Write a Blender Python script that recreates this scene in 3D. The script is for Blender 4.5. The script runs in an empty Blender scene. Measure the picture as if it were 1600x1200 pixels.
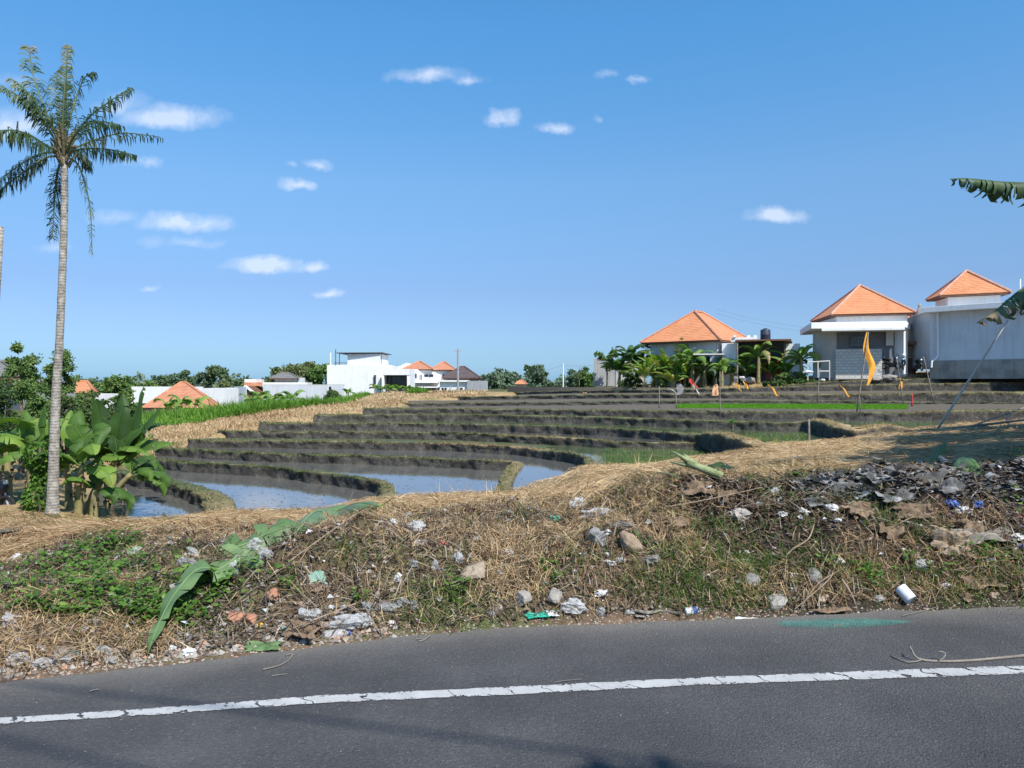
import bpy, math, random
import numpy as np
from mathutils import Vector, Matrix, noise as mnoise
SC = bpy.context.scene
COL = SC.collection
rad = math.radians
# ------------------------------------------------------------------ camera
F = 1200.0; EYE = 1.6                       # focal length in photo pixels (1600 wide), eye height
cam_d = bpy.data.cameras.new("camera"); cam = bpy.data.objects.new("camera", cam_d); COL.objects.link(cam)
cam.location = (0, 0, EYE); cam.rotation_euler = (rad(90), 0, 0)
cam_d.lens = 27.0; cam_d.sensor_width = 36.0; cam_d.clip_start = 0.05; cam_d.clip_end = 9000
SC.camera = cam
# ------------------------------------------------------------------ sun, sky, exposure
SUN_EL, SUN_AZ = rad(50), rad(145)          # azimuth clockwise from +Y (camera looks along +Y)
SUNV = Vector((math.sin(SUN_AZ)*math.cos(SUN_EL), math.cos(SUN_AZ)*math.cos(SUN_EL), math.sin(SUN_EL)))
sl = bpy.data.lights.new("sun", 'SUN'); sl.energy = 4.7; sl.angle = rad(0.53); sl.color = (1.0, 0.95, 0.87)
so = bpy.data.objects.new("sun", sl); COL.objects.link(so)
so.rotation_euler = SUNV.to_track_quat('Z', 'Y').to_euler(); so.location = (10, -10, 30)
SC.view_settings.view_transform = 'Standard'; SC.view_settings.look = 'None'
SC.view_settings.exposure = 0.38; SC.view_settings.gamma = 1.0; SC.view_settings.use_curve_mapping = False
SC.cycles.max_bounces = 6; SC.cycles.transparent_max_bounces = 8; SC.cycles.use_denoising = True
SC.cycles.caustics_reflective = False; SC.cycles.caustics_refractive = False

world = bpy.data.worlds.new("World"); SC.world = world; world.use_nodes = True
nt = world.node_tree; nt.nodes.clear()
def N(nt, typ, **kw):
    n = nt.nodes.new(typ)
    for k, v in kw.items():
        if k.startswith('i_'): n.inputs[k[2:].replace('_', ' ')].default_value = v
        else: setattr(n, k, v)
    return n
def L(nt, a, b): nt.links.new(a, b)
def MATH(nt, op, a, b=None, c=None, clamp=False):
    n = nt.nodes.new('ShaderNodeMath'); n.operation = op; n.use_clamp = clamp
    for i, v in enumerate((a, b, c)):
        if v is None: continue
        if isinstance(v, (int, float)): n.inputs[i].default_value = v
        else: nt.links.new(v, n.inputs[i])
    return n.outputs[0]
sky = N(nt, 'ShaderNodeTexSky', sky_type='NISHITA', sun_disc=False, sun_elevation=SUN_EL, sun_rotation=SUN_AZ,
        altitude=0, air_density=1.15, dust_density=0.6, ozone_density=3.5)
hs = N(nt, 'ShaderNodeHueSaturation'); hs.inputs['Saturation'].default_value = 1.16; hs.inputs['Value'].default_value = 1.13; hs.inputs['Hue'].default_value = 0.505
L(nt, sky.outputs[0], hs.inputs['Color'])
# small fair-weather cumulus at their bearings in the sky: (photo x, y, half width, half height, strength)
CLOUDS = [(265,186,85,22,1.0),(190,165,50,24,.55),(20,195,55,30,.75),(230,250,24,12,.5),(20,125,50,16,.35),
 (668,118,70,13,.7),(730,126,26,10,.5),(790,187,26,18,.85),(868,202,32,11,.6),(945,118,18,10,.35),(1000,126,22,8,.45),(936,186,10,6,.35),
 (460,291,34,12,.8),(500,257,24,9,.5),(458,257,12,7,.4),(285,350,78,18,1.0),(170,340,45,14,.5),(300,380,48,11,.5),(235,378,25,12,.3),(85,388,30,14,.35),
 (415,416,62,16,1.0),(488,416,28,11,.8),(233,451,22,7,.45),(512,457,32,8,.8),(1212,338,46,16,1.0),(200,255,30,9,.3)]
geo = N(nt, 'ShaderNodeTexCoord')
sep = N(nt, 'ShaderNodeSeparateXYZ'); L(nt, geo.outputs['Generated'], sep.inputs[0])
ysafe = MATH(nt, 'MAXIMUM', sep.outputs['Y'], 0.05)
u = MATH(nt, 'DIVIDE', sep.outputs['X'], ysafe); v = MATH(nt, 'DIVIDE', sep.outputs['Z'], ysafe)
comb = N(nt, 'ShaderNodeCombineXYZ'); L(nt, u, comb.inputs[0]); L(nt, v, comb.inputs[1])
nz = N(nt, 'ShaderNodeTexNoise', noise_dimensions='3D'); L(nt, comb.outputs[0], nz.inputs['Vector'])
nz.inputs['Scale'].default_value = 26; nz.inputs['Detail'].default_value = 7; nz.inputs['Roughness'].default_value = 0.62
nz2 = N(nt, 'ShaderNodeTexNoise', noise_dimensions='3D'); L(nt, comb.outputs[0], nz2.inputs['Vector'])
nz2.inputs['Scale'].default_value = 9; nz2.inputs['Detail'].default_value = 3
def ramp(nt, fac, stops):
    r = N(nt, 'ShaderNodeValToRGB'); L(nt, fac, r.inputs[0]); e = r.color_ramp.elements
    while len(e) < len(stops): e.new(0.5)
    for k, (p, c) in enumerate(stops): e[k].position = p; e[k].color = (*c, 1)
    return r.outputs[0]
v_el = MATH(nt, 'MAXIMUM', sep.outputs['Z'], 0.0)
wn = N(nt, 'ShaderNodeTexNoise', noise_dimensions='3D'); L(nt, comb.outputs[0], wn.inputs['Vector']); wn.inputs['Scale'].default_value = 20; wn.inputs['Detail'].default_value = 5; wn.inputs['Roughness'].default_value = .65
ws = N(nt, 'ShaderNodeSeparateColor'); L(nt, wn.outputs['Color'], ws.inputs[0])
u = MATH(nt, 'ADD', u, MATH(nt, 'MULTIPLY', MATH(nt, 'SUBTRACT', ws.outputs[0], .5), .055)); v = MATH(nt, 'ADD', v, MATH(nt, 'MULTIPLY', MATH(nt, 'SUBTRACT', ws.outputs[1], .5), .028))
tot = None; shade = None
for (cx, cy, hw, hh, s) in CLOUDS:
    U = (cx-800)/F; V = (600-cy)/F
    du = MATH(nt, 'MULTIPLY', MATH(nt, 'SUBTRACT', u, U), F/(hw*1.25))
    dv0 = MATH(nt, 'SUBTRACT', v, V)
    # flat base: falls faster below the centre
    dv = MATH(nt, 'MAXIMUM', MATH(nt, 'MULTIPLY', dv0, F/(hh*1.3)), MATH(nt, 'MULTIPLY', dv0, -F/(hh*0.95)))
    r2 = MATH(nt, 'ADD', MATH(nt, 'MULTIPLY', du, du), MATH(nt, 'MULTIPLY', dv, dv))
    m = MATH(nt, 'MULTIPLY', MATH(nt, 'SUBTRACT', 1.0, MATH(nt, 'SQRT', r2), clamp=True), s)
    tot = m if tot is None else MATH(nt, 'MAXIMUM', tot, m)
nn = MATH(nt, 'SUBTRACT', MATH(nt, 'ADD', MATH(nt, 'MULTIPLY', nz.outputs[0], 1.5), MATH(nt, 'MULTIPLY', nz2.outputs[0], .6)), 1.02)
dens = MATH(nt, 'MULTIPLY', tot, MATH(nt, 'ADD', 1.25, MATH(nt, 'MULTIPLY', nn, 2.2)))
dens = MATH(nt, 'MULTIPLY', MATH(nt, 'SUBTRACT', dens, 0.08, clamp=True), 1.15, clamp=True)
dens = MATH(nt, 'MULTIPLY', MATH(nt, 'POWER', dens, 1.15), MATH(nt, 'GREATER_THAN', sep.outputs['Y'], 0.05))
dens = MATH(nt, 'MULTIPLY', dens, 0.56)
tint = ramp(nt, v_el, [(0.0, (.33, .62, 1.25)), (.035, (.37, .56, .98)), (.07, (.42, .54, .84)), (.12, (.50, .57, .77)), (.18, (.62, .72, .83)), (.25, (.75, .88, .92)), (.42, (.66, 1.08, 1.12)), (1.0, (.66, 1.08, 1.12))])
mul = N(nt, 'ShaderNodeMix', data_type='RGBA', blend_type='MULTIPLY'); mul.inputs[0].default_value = 1; L(nt, hs.outputs[0], mul.inputs[6]); L(nt, tint, mul.inputs[7])
mixc = N(nt, 'ShaderNodeMix', data_type='RGBA'); L(nt, dens, mixc.inputs[0]); L(nt, mul.outputs[2], mixc.inputs[6])
mixc.inputs[7].default_value = (6.3, 6.7, 7.6, 1)
bg = N(nt, 'ShaderNodeBackground'); bg.inputs['Strength'].default_value = 0.12
SKYBG = bg
L(nt, mixc.outputs[2], bg.inputs['Color']); wo = N(nt, 'ShaderNodeOutputWorld'); L(nt, bg.outputs[0], wo.inputs[0])

# ------------------------------------------------------------------ helpers
rng = np.random.default_rng(7); random.seed(7)
def W(x, y, d): return Vector(((x-800)/F*d, d, EYE-(y-600)/F*d))
def zpx(y, d): return EYE-(y-600)/F*d
def dpx(y, z): return (EYE-z)*F/(y-600)
def _h(ix, iy, iz, seed):
    n = (ix*374761393 + iy*668265263 + iz*2147483647*3 + seed*974711) & 0xffffffff
    n = ((n ^ (n >> 13))*1274126177) & 0xffffffff
    n = n ^ (n >> 16)
    return (n & 0xffff)/65535.0
def vnoise(P, seed=0):
    P = np.asarray(P, float); i = np.floor(P).astype(np.int64); f = P-i; f = f*f*(3-2*f)
    r = 0
    for a in (0, 1):
        for b in (0, 1):
            for c in (0, 1):
                w = (f[:, 0] if a else 1-f[:, 0])*(f[:, 1] if b else 1-f[:, 1])*(f[:, 2] if c else 1-f[:, 2])
                r = r + w*_h(i[:, 0]+a, i[:, 1]+b, i[:, 2]+c, seed)
    return r*2-1
def fbm(P, sc=1.0, oct=4, seed=0, gain=.5):
    P = np.asarray(P, float)*sc; r = 0; a = 1.0
    for k in range(oct):
        r = r+a*vnoise(P, seed+k); P = P*2.03+17.1; a *= gain
    return r
def mesh_np(name, V, Fc, mat=None, parent=None, attr=None, smooth=False, uv=None):
    """V (n,3); Fc list of arrays of faces (m,k) or one array"""
    me = bpy.data.meshes.new(name)
    V = np.asarray(V, np.float32)
    if not isinstance(Fc, list): Fc = [Fc]
    Fc = [np.asarray(f, np.int32) for f in Fc if len(f)]
    me.vertices.add(len(V)); me.vertices.foreach_set('co', V.ravel())
    nl = sum(f.size for f in Fc); npoly = sum(len(f) for f in Fc)
    me.loops.add(nl); me.polygons.add(npoly)
    me.loops.foreach_set('vertex_index', np.concatenate([f.ravel() for f in Fc]))
    tot_ = np.concatenate([np.full(len(f), f.shape[1], np.int32) for f in Fc])
    st = np.concatenate([[0], np.cumsum(tot_)[:-1]]).astype(np.int32)
    me.polygons.foreach_set('loop_start', st); me.polygons.foreach_set('loop_total', tot_)
    me.polygons.foreach_set('use_smooth', np.full(npoly, smooth, bool))
    me.update(calc_edges=True)
    if attr:
        for k, a in attr.items():
            a = np.asarray(a, np.float32)
            at = me.attributes.new(k, 'FLOAT', 'POINT'); at.data.foreach_set('value', a)
    me.validate()
    o = bpy.data.objects.new(name, me); COL.objects.link(o)
    if mat is not None: me.materials.append(mat)
    if parent is not None: o.parent = parent
    return o
def grid_faces(nu, nv):
    i = np.arange((nu-1)*(nv-1)); a = (i//(nv-1))*nv + i % (nv-1)
    return np.stack([a, a+nv, a+nv+1, a+1], 1)
def tag(o, label=None, cat=None, group=None, kind=None):
    if label: o['label'] = label
    if cat: o['category'] = cat
    if group: o['group'] = group
    if kind: o['kind'] = kind
    return o
def empty(name, loc, label, cat, group=None, rz=0):
    o = bpy.data.objects.new(name, None); COL.objects.link(o); o.location = loc; o.rotation_euler = (0, 0, rz)
    o.empty_display_size = .2
    return tag(o, label, cat, group)
def copy_tree(o, parent=None):
    c = o.copy(); COL.objects.link(c); c.parent = parent
    for ch in list(o.children): copy_tree(ch, c)
    return c
class MB:
    """collects simple solids and makes ONE mesh"""
    def __init__(s): s.V = []; s.F = []; s.uvf = None
    def add(s, V, Fs):
        b = len(s.V); s.V += [tuple(v) for v in V]; s.F += [tuple(i+b for i in f) for f in Fs]; return s
    def box(s, c, h, rz=0, rx=0, ry=0):
        M = Matrix.Translation(c) @ Matrix.Rotation(rz, 4, 'Z') @ Matrix.Rotation(ry, 4, 'Y') @ Matrix.Rotation(rx, 4, 'X')
        V = [M @ Vector((a*h[0], b*h[1], d*h[2])) for a in (-1, 1) for b in (-1, 1) for d in (-1, 1)]
        return s.add(V, [(0,1,3,2),(4,6,7,5),(0,4,5,1),(2,3,7,6),(0,2,6,4),(1,5,7,3)])
    def box2(s, a, b):
        return s.box([(a[i]+b[i])/2 for i in range(3)], [abs(b[i]-a[i])/2 for i in range(3)])
    def tube(s, pts, r, n=8, cap=True):
        pts = [Vector(p) for p in pts]; m = len(pts)
        if not hasattr(r, '__len__'): r = [r]*m
        up = None; V = []; Fs = []
        for i, p in enumerate(pts):
            t = (pts[min(i+1, m-1)]-pts[max(i-1, 0)]).normalized()
            if up is None: up = t.orthogonal().normalized()
            up = (up-t*up.dot(t)); up = up.normalized() if up.length > 1e-6 else t.orthogonal().normalized()
            bi = t.cross(up)
            for k in range(n):
                a = 2*math.pi*k/n; V.append(p+up*math.cos(a)*r[i]+bi*math.sin(a)*r[i])
        for i in range(m-1):
            for k in range(n):
                Fs.append((i*n+k, i*n+(k+1) % n, (i+1)*n+(k+1) % n, (i+1)*n+k))
        if cap: Fs.append(tuple(range(n-1, -1, -1))); Fs.append(tuple(range((m-1)*n, m*n)))
        return s.add(V, Fs)
    def lathe(s, prof, n=16, M=None):
        M = M or Matrix(); V = []; Fs = []
        for (r, z) in prof:
            for k in range(n):
                a = 2*math.pi*k/n; V.append(M @ Vector((r*math.cos(a), r*math.sin(a), z)))
        for i in range(len(prof)-1):
            for k in range(n): Fs.append((i*n+k, i*n+(k+1) % n, (i+1)*n+(k+1) % n, (i+1)*n+k))
        if prof[0][0] > 1e-5: Fs.append(tuple(range(n-1, -1, -1)))
        if prof[-1][0] > 1e-5: Fs.append(tuple(range((len(prof)-1)*n, len(prof)*n)))
        return s.add(V, Fs)
    def torus(s, c, R, r, axis='X', n=24, m=8):
        V = []; Fs = []
        for i in range(n):
            a = 2*math.pi*i/n
            for j in range(m):
                b = 2*math.pi*j/m; q = (R+r*math.cos(b)); p = (r*math.sin(b), q*math.cos(a), q*math.sin(a))
                if axis == 'Y': p = (p[1], p[0], p[2])
                V.append(Vector(c)+Vector(p))
        for i in range(n):
            for j in range(m): Fs.append((i*m+j, i*m+(j+1) % m, ((i+1) % n)*m+(j+1) % m, ((i+1) % n)*m+j))
        return s.add(V, Fs)
    def build(s, name, mat, parent=None, smooth=False, bevel=0, label=None):
        me = bpy.data.meshes.new(name); me.from_pydata(s.V, [], s.F); me.update()
        if smooth: me.polygons.foreach_set('use_smooth', [True]*len(me.polygons))
        o = bpy.data.objects.new(name, me); COL.objects.link(o)
        if mat: me.materials.append(mat)
        if parent is not None: o.parent = parent
        if bevel:
            bv = o.modifiers.new('b', 'BEVEL'); bv.width = bevel; bv.segments = 2; bv.limit_method = 'ANGLE'
        if label: o['label'] = label
        return o
# ------------------------------------------------------------------ materials
def ramp(nt, fac, stops):
    r = N(nt, 'ShaderNodeValToRGB'); L(nt, fac, r.inputs[0]); e = r.color_ramp.elements
    while len(e) < len(stops): e.new(0.5)
    for k, (p, c) in enumerate(stops): e[k].position = p; e[k].color = (*c, 1)
    return r.outputs[0]
def newmat(name):
    m = bpy.data.materials.new(name); m.use_nodes = True; t = m.node_tree
    b = t.nodes['Principled BSDF']; return m, t, b
def noise_tex(t, sc, det=5, rough=.55, coord='Object', dist=0):
    tc = N(t, 'ShaderNodeTexCoord'); n = N(t, 'ShaderNodeTexNoise'); L(t, tc.outputs[coord], n.inputs['Vector'])
    n.inputs['Scale'].default_value = sc; n.inputs['Detail'].default_value = det; n.inputs['Roughness'].default_value = rough
    n.inputs['Distortion'].default_value = dist
    return n.outputs['Fac']
def mat_noise(name, stops, sc=5, rough=.8, bump=0, bsc=None, spec=.3, metal=0, coord='Object', bdist=.02, det=5):
    m, t, b = newmat(name); f = noise_tex(t, sc, det, coord=coord)
    lo, hi = stops[0], stops[-1]
    if len(stops) == 2: st = [(.3, lo), (.7, hi)]
    else: st = [(.25+.5*k/(len(stops)-1), c) for k, c in enumerate(stops)]
    L(t, ramp(t, f, st), b.inputs['Base Color'])
    b.inputs['Roughness'].default_value = rough; b.inputs['Specular IOR Level'].default_value = spec; b.inputs['Metallic'].default_value = metal
    if bump:
        bf = noise_tex(t, bsc or sc*4, 6, coord=coord); bm = N(t, 'ShaderNodeBump'); bm.inputs['Strength'].default_value = bump; bm.inputs['Distance'].default_value = bdist
        L(t, bf, bm.inputs['Height']); L(t, bm.outputs[0], b.inputs['Normal'])
    return m
def mat_attr(name, stops, attr='v', rough=.7, spec=.25, trans=0.0, tcol=None, nsc=None, namp=.2):
    """colour from a random per-piece attribute (natural variation between blades / leaves)"""
    m, t, b = newmat(name); a = N(t, 'ShaderNodeAttribute', attribute_name=attr); fac = a.outputs['Fac']
    if nsc:
        fac = MATH(t, 'ADD', fac, MATH(t, 'MULTIPLY', MATH(t, 'SUBTRACT', noise_tex(t, nsc, 3), .5), namp*2), clamp=True)
    c = ramp(t, fac, stops); L(t, c, b.inputs['Base Color'])
    b.inputs['Roughness'].default_value = rough; b.inputs['Specular IOR Level'].default_value = spec
    if trans:
        tr = N(t, 'ShaderNodeBsdfTranslucent'); mx = N(t, 'ShaderNodeMixShader'); mx.inputs[0].default_value = trans
        mc = N(t, 'ShaderNodeMix', data_type='RGBA', blend_type='MULTIPLY'); mc.inputs[0].default_value = 1
        L(t, c, mc.inputs[6]); mc.inputs[7].default_value = tcol or (1.3, 1.5, .5, 1); L(t, mc.outputs[2], tr.inputs[0])
        L(t, b.outputs[0], mx.inputs[1]); L(t, tr.outputs[0], mx.inputs[2]); L(t, mx.outputs[0], t.nodes['Material Output'].inputs[0])
    return m
# ------------------------------------------------------------------ blades / leaves, vectorised
def blades(P, D, Ln, Wd, bend, v, up=None):
    """P roots, D unit directions, bend = downward droop fraction; returns V,F,attr"""
    n = len(P); P = np.asarray(P); D = np.asarray(D)
    ref = np.tile([0, 0, 1.0], (n, 1)); s = np.cross(D, ref+rng.normal(0, .35, (n, 3))); s /= np.linalg.norm(s, axis=1)[:, None]+1e-9
    Ln = np.broadcast_to(Ln, n)[:, None]; Wd = np.broadcast_to(Wd, n)[:, None]; bend = np.broadcast_to(bend, n)[:, None]
    side = np.cross(D, s)
    m = P+D*Ln*.5+side*(Ln*bend*.25); e = P+D*Ln*.97+side*0+np.array([0, 0, -1])*Ln*np.abs(bend)*.5
    V = np.stack([P-s*Wd*.5, P+s*Wd*.5, m-s*Wd*.42, m+s*Wd*.42, e-s*Wd*.1, e+s*Wd*.1], 1).reshape(-1, 3)
    b = np.arange(n)[:, None]*6
    Fc = np.concatenate([b+[0, 1, 3, 2], b+[2, 3, 5, 4]])
    return V, Fc, np.repeat(v, 6)
def leaves(P, A, B, sz, v, asp=.5, fold=.12):
    """pointed leaf: 4 corner diamond folded on its midrib. A = along, B = across"""
    n = len(P); sz = np.broadcast_to(sz, n)[:, None]
    Nn = np.cross(A, B)
    V = np.stack([P, P+A*sz*.45+B*sz*asp*.5+Nn*sz*fold, P+A*sz, P+A*sz*.45-B*sz*asp*.5+Nn*sz*fold], 1).reshape(-1, 3)
    b = np.arange(n)[:, None]*4
    return V, np.concatenate([b+[0, 1, 2], b+[0, 2, 3]]), np.repeat(v, 4)
def rdir(n, zlo=-1, zhi=1):
    z = rng.uniform(zlo, zhi, n); a = rng.uniform(0, 2*math.pi, n); r = np.sqrt(np.maximum(0, 1-z*z))
    return np.stack([r*np.cos(a), r*np.sin(a), z], 1)
def perp(A):
    B = np.cross(A, rdir(len(A))); return B/(np.linalg.norm(B, axis=1)[:, None]+1e-9)
# ------------------------------------------------------------------ terrain profiles: photo column -> [(distance, height)...]
COLS = {
 -900:[(3.4,0),(4.2,.1),(6,.0),(10,-.5),(14,-1.2),(20,-1.8),(40,-2.2),(80,-3.5),(200,-3),(3000,-6)],
 0:[(4.15,0),(4.7,.13),(5.4,.16),(6.5,.1),(8,-.12),(10,-.4),(12.5,-.85),(14,-1.2),(20,-1.75),(40,-2.0),(80,-3.5),(200,-3),(3000,-6)],
 60:[(4.25,0),(4.8,.14),(5.5,.2),(6.5,.18),(8,-.02),(10,-0.38),(14,-1.27),(20,-1.72),(30,-1.9),(60,-2.6),(100,-4),(200,-3),(3000,-6)],
 140:[(4.35,0),(4.8,.12),(5.5,.24),(6.5,.26),(9,-0.15),(14,-1.19),(19.8,-1.85),(20.5,-2.0),(30,-1.9),(60,-2.2),(100,-4),(200,-3),(3000,-6)],
 165:[(4.37,0),(4.8,.12),(5.5,.24),(6.6,.27),(9,-0.13),(14,-1.17),(20.3,-1.98),(21,-2.4),(22,-2.9),(29,-2.7),(30,-1.85),(60,-1.9),(90,-4),(200,-3),(3000,-6)],
 205:[(4.4,0),(4.85,.12),(5.6,.25),(6.6,.28),(9,-0.13),(14,-1.17),(20.3,-1.98),(21,-2.4),(23,-3),(31.3,-2.8),(32.5,-1.5),(45,-1.3),(60,-1.55),(90,-4),(200,-3),(3000,-6)],
 250:[(4.43,0),(4.9,.14),(5.65,.29),(6.65,.3),(9,-0.11),(14,-1.15),(20.5,-1.98),(21,-2.4),(23,-3),(34,-2.8),(35.2,-1.35),(45,-1.08),(60,-1.2),(66,-1.5),(90,-4),(200,-3),(3000,-6)],
 310:[(4.5,0),(5,.16),(5.7,.33),(6.7,.33),(9,-0.10),(14,-1.12),(20.4,-1.85),(21.3,-2.3),(23,-3),(35.6,-2.8),(36.8,-1.15),(45,-.95),(60,-1.05),(66,-1.4),(90,-4),(200,-3),(3000,-6)],
 350:[(4.53,0),(5,.18),(5.75,.36),(6.75,.35),(9,-0.08),(14,-1.09),(20.4,-1.75),(21.2,-2.1),(23,-3),(38.2,-2.8),(39.3,-.85),(50,-.7),(62,-.85),(68,-1.2),(90,-4),(200,-3),(3000,-6)],
 420:[(4.62,0),(5.1,.2),(5.8,.38),(6.8,.38),(9,-0.08),(14,-1.03),(20.5,-1.75),(21.2,-2.1),(23,-3),(41,-2.8),(42,-.65),(55,-.55),(63,-.65),(69,-1.2),(90,-4),(200,-2),(3000,-6)],
 500:[(4.72,0),(5.25,.25),(5.9,.45),(6.9,.42),(10,-0.18),(14,-0.98),(20.5,-1.75),(21.2,-2.1),(23,-3),(45,-2.8),(46,-.38),(60,-.3),(66,-.3),(75,-1),(95,-1.5),(200,-1),(3000,-6)],
 580:[(4.82,0),(5.35,.28),(6,.5),(7,.47),(10,-0.08),(14,-0.80),(21.5,-1.6),(22.3,-2.0),(24,-3),(50.2,-2.8),(51.2,-.12),(65,.0),(80,.25),(108,.4),(200,0),(3000,-6)],
 625:[(4.87,0),(5.4,.3),(6.1,.52),(7.1,.48),(10,-0.06),(14,-0.80),(21.7,-1.55),(22.5,-1.9),(24,-3),(57,-2.8),(58.2,.12),(80,.42),(110,.5),(200,.2),(3000,-6)],
 720:[(5.0,0),(5.5,.33),(6.3,.55),(7.3,.5),(10,0.02),(15,-0.75),(21.8,-1.53),(22.6,-1.9),(24,-3),(70,-2.5),(71.5,.38),(90,.55),(115,.55),(200,.3),(3000,-6)],
 800:[(5.09,0),(5.6,.34),(6.4,.55),(7.5,.5),(10,0.12),(15,-0.70),(22.2,-1.5),(22.9,-1.9),(24,-3),(76,-2.5),(77.5,.55),(100,.7),(200,.4),(3000,-6)],
 860:[(5.13,0),(5.7,.37),(6.45,.6),(7.4,.57),(10,0.17),(15,-0.55),(23.4,-1.3),(24,-1.7),(26,-3),(87,-2.5),(88.8,.68),(120,.7),(200,.4),(3000,-6)],
 915:[(5.15,0),(5.75,.4),(6.5,.64),(7.4,.63),(9.5,.38),(14,-.1),(25.2,-1.1),(26,-1.5),(28,-3),(72,-2.5),(73.5,.72),(100,1.0),(200,.6),(3000,-6)],
 1000:[(5.2,0),(5.8,.42),(6.5,.7),(7.3,.71),(9,.52),(14,0),(24.8,-1.02),(26,-1.35),(28,-3),(66,-2.5),(67.5,.92),(71,1.25),(80,1.55),(200,1),(3000,-6)],
 1120:[(5.28,0),(5.95,.44),(6.65,.74),(7.4,.72),(9,.52),(13,.22),(20,-.25),(25.4,-.98),(26.4,-1.4),(28,-3),(62,-2.5),(63.5,1.0),(67,1.4),(75,1.7),(200,1.2),(3000,-6)],
 1200:[(5.33,0),(6,.45),(6.7,.74),(7.5,.69),(9,.5),(12,.42),(16,.2),(24,-.38),(28.3,-.62),(29.5,-.85),(31,-3),(60.5,-2.5),(62,1.05),(66,1.65),(75,2.0),(200,1.5),(3000,-6)],
 1300:[(5.4,0),(6.05,.47),(6.75,.76),(7.5,.74),(9,.56),(12,.46),(16,.28),(24,-.2),(28,-.55),(29,-.8),(31,-3),(61,-2.5),(62.3,1.5),(66,2.2),(80,2.5),(200,1.5),(3000,-6)],
 1400:[(5.45,0),(6.1,.5),(6.8,.8),(7.5,.77),(9,.62),(12,.5),(16,.35),(24,.08),(29,-.2),(33,-.42),(35,-.8),(36,-3),(60.5,-2.5),(61.3,1.75),(64,2.35),(80,2.8),(200,1.5),(3000,-6)],
 1500:[(5.5,0),(6.15,.5),(6.9,.8),(7.5,.78),(10,.62),(16,.42),(25,.1),(32,-.1),(38,-.35),(40,-.6),(42,-3),(60,-2.5),(61,2.0),(63,2.6),(80,2.8),(200,1.5),(3000,-6)],
 1600:[(5.57,0),(6.2,.5),(7,.82),(7.6,.82),(10,.7),(16,.5),(25,.2),(32,0),(40,-.3),(42,-.6),(44,-3),(59.8,-2.5),(60.8,2.15),(62.5,2.65),(80,2.8),(200,1.5),(3000,-6)],
 2600:[(6.0,0),(6.6,.5),(7.4,.85),(8.2,.9),(11,.9),(16,.8),(25,.6),(40,.5),(42,.2),(44,-3),(59.8,-2.5),(60.8,2.15),(62.5,2.65),(80,2.8),(200,1.5),(3000,-6)],
}
CK = np.array(sorted(COLS)); 
def gz0(px, d):
    px = np.asarray(px, float); d = np.asarray(d, float)
    tab = []
    for k in CK:
        D, Z = zip(*COLS[int(k)]); D = (0.3, D[0]-.12)+D; Z = (-.15, -.03)+Z
        tab.append(np.interp(d, D, Z))
    tab = np.array(tab); pc = np.clip(px, CK[0], CK[-1]); i = np.clip(np.searchsorted(CK, pc, 'right')-1, 0, len(CK)-2)
    t = (pc-CK[i])/(CK[i+1]-CK[i]); t = t*t*(3-2*t)*.5+t*.5
    j = np.arange(len(px)); return tab[i, j]*(1-t)+tab[i+1, j]*t
def edge_d(px):
    return np.interp(px, CK, [COLS[int(k)][0][0] for k in CK])
def ground_z(px, d):
    px = np.asarray(px, float).ravel(); d = np.asarray(d, float).ravel()
    z = gz0(px, d); X = (px-800)/F*d; P = np.stack([X, d, np.zeros_like(d)], 1)
    ed = edge_d(px)
    z = z-.10*np.interp(px, [250, 360, 900, 1000], [0, 1, 1, 0])*np.interp(d, [5.6, 6.4, 9, 13], [0, 1, 1, 0])
    z = z-.07*np.interp(px, [1060, 1150, 1330, 1450], [0, 1, 1, .4])*np.interp(d, [6, 6.8, 9, 12], [0, 1, 1, 0])
    a = np.clip((d-ed)/.5, 0, 1)*np.interp(d, [0, 8, 14, 30, 100], [1, .8, .5, .7, 2])
    z = z+a*(.085*fbm(P, 1.6, 3, 3)+.045*fbm(P, 6, 3, 9)*np.clip(9-d, .25, 1))
    z = z+.02*fbm(P, 22, 2, 19)*a*np.clip(9-d, 0, 1)
    return z
def gzx(X, Y):
    X = np.asarray(X, float).ravel(); Y = np.asarray(Y, float).ravel(); return ground_z(800+X/Y*F, Y)
def G(X, Y): return float(gzx([X], [Y])[0])
def hit(x, y, dmin=3.0, dmax=40, up=0):
    """first point of the ground along the line of sight through photo pixel x, y"""
    d = np.arange(dmin, dmax, .02); z = ground_z(np.full(len(d), float(x)), d); zr = EYE-(y-600)/F*d
    k = np.where(zr <= np.maximum(z, -.0 if False else z))[0]
    dd = d[k[0]] if len(k) else dmax
    if dd > 9 and 330 < x < 1060 and y > 765:      # line of sight skims the crest: rest the thing on the crest itself
        s_ = (d > 5) & (d < 8); dd = d[s_][np.argmin((zr-z)[s_])]; return Vector(((x-800)/F*dd, dd, float(ground_z([float(x)], [dd])[0])+up))
    return Vector(((x-800)/F*dd, dd, EYE-(y-600)/F*dd+up))

# ground sheet
dl = np.unique(np.concatenate([np.linspace(.3, 3.9, 6), np.arange(4, 10, .035), np.arange(10, 20, .12), np.arange(20, 48, .1)[::2], np.arange(48, 92, .45), np.geomspace(92, 3000, 24)]))
pl = np.unique(np.concatenate([np.arange(-900, -120, 60), np.arange(-120, 1720, 5), np.arange(1720, 2600, 40)])).astype(float)
PX, DD = np.meshgrid(pl, dl, indexing='ij'); Z = ground_z(PX, DD)
V = np.stack([((PX-800)/F*DD).ravel(), DD.ravel(), Z], 1)
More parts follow.
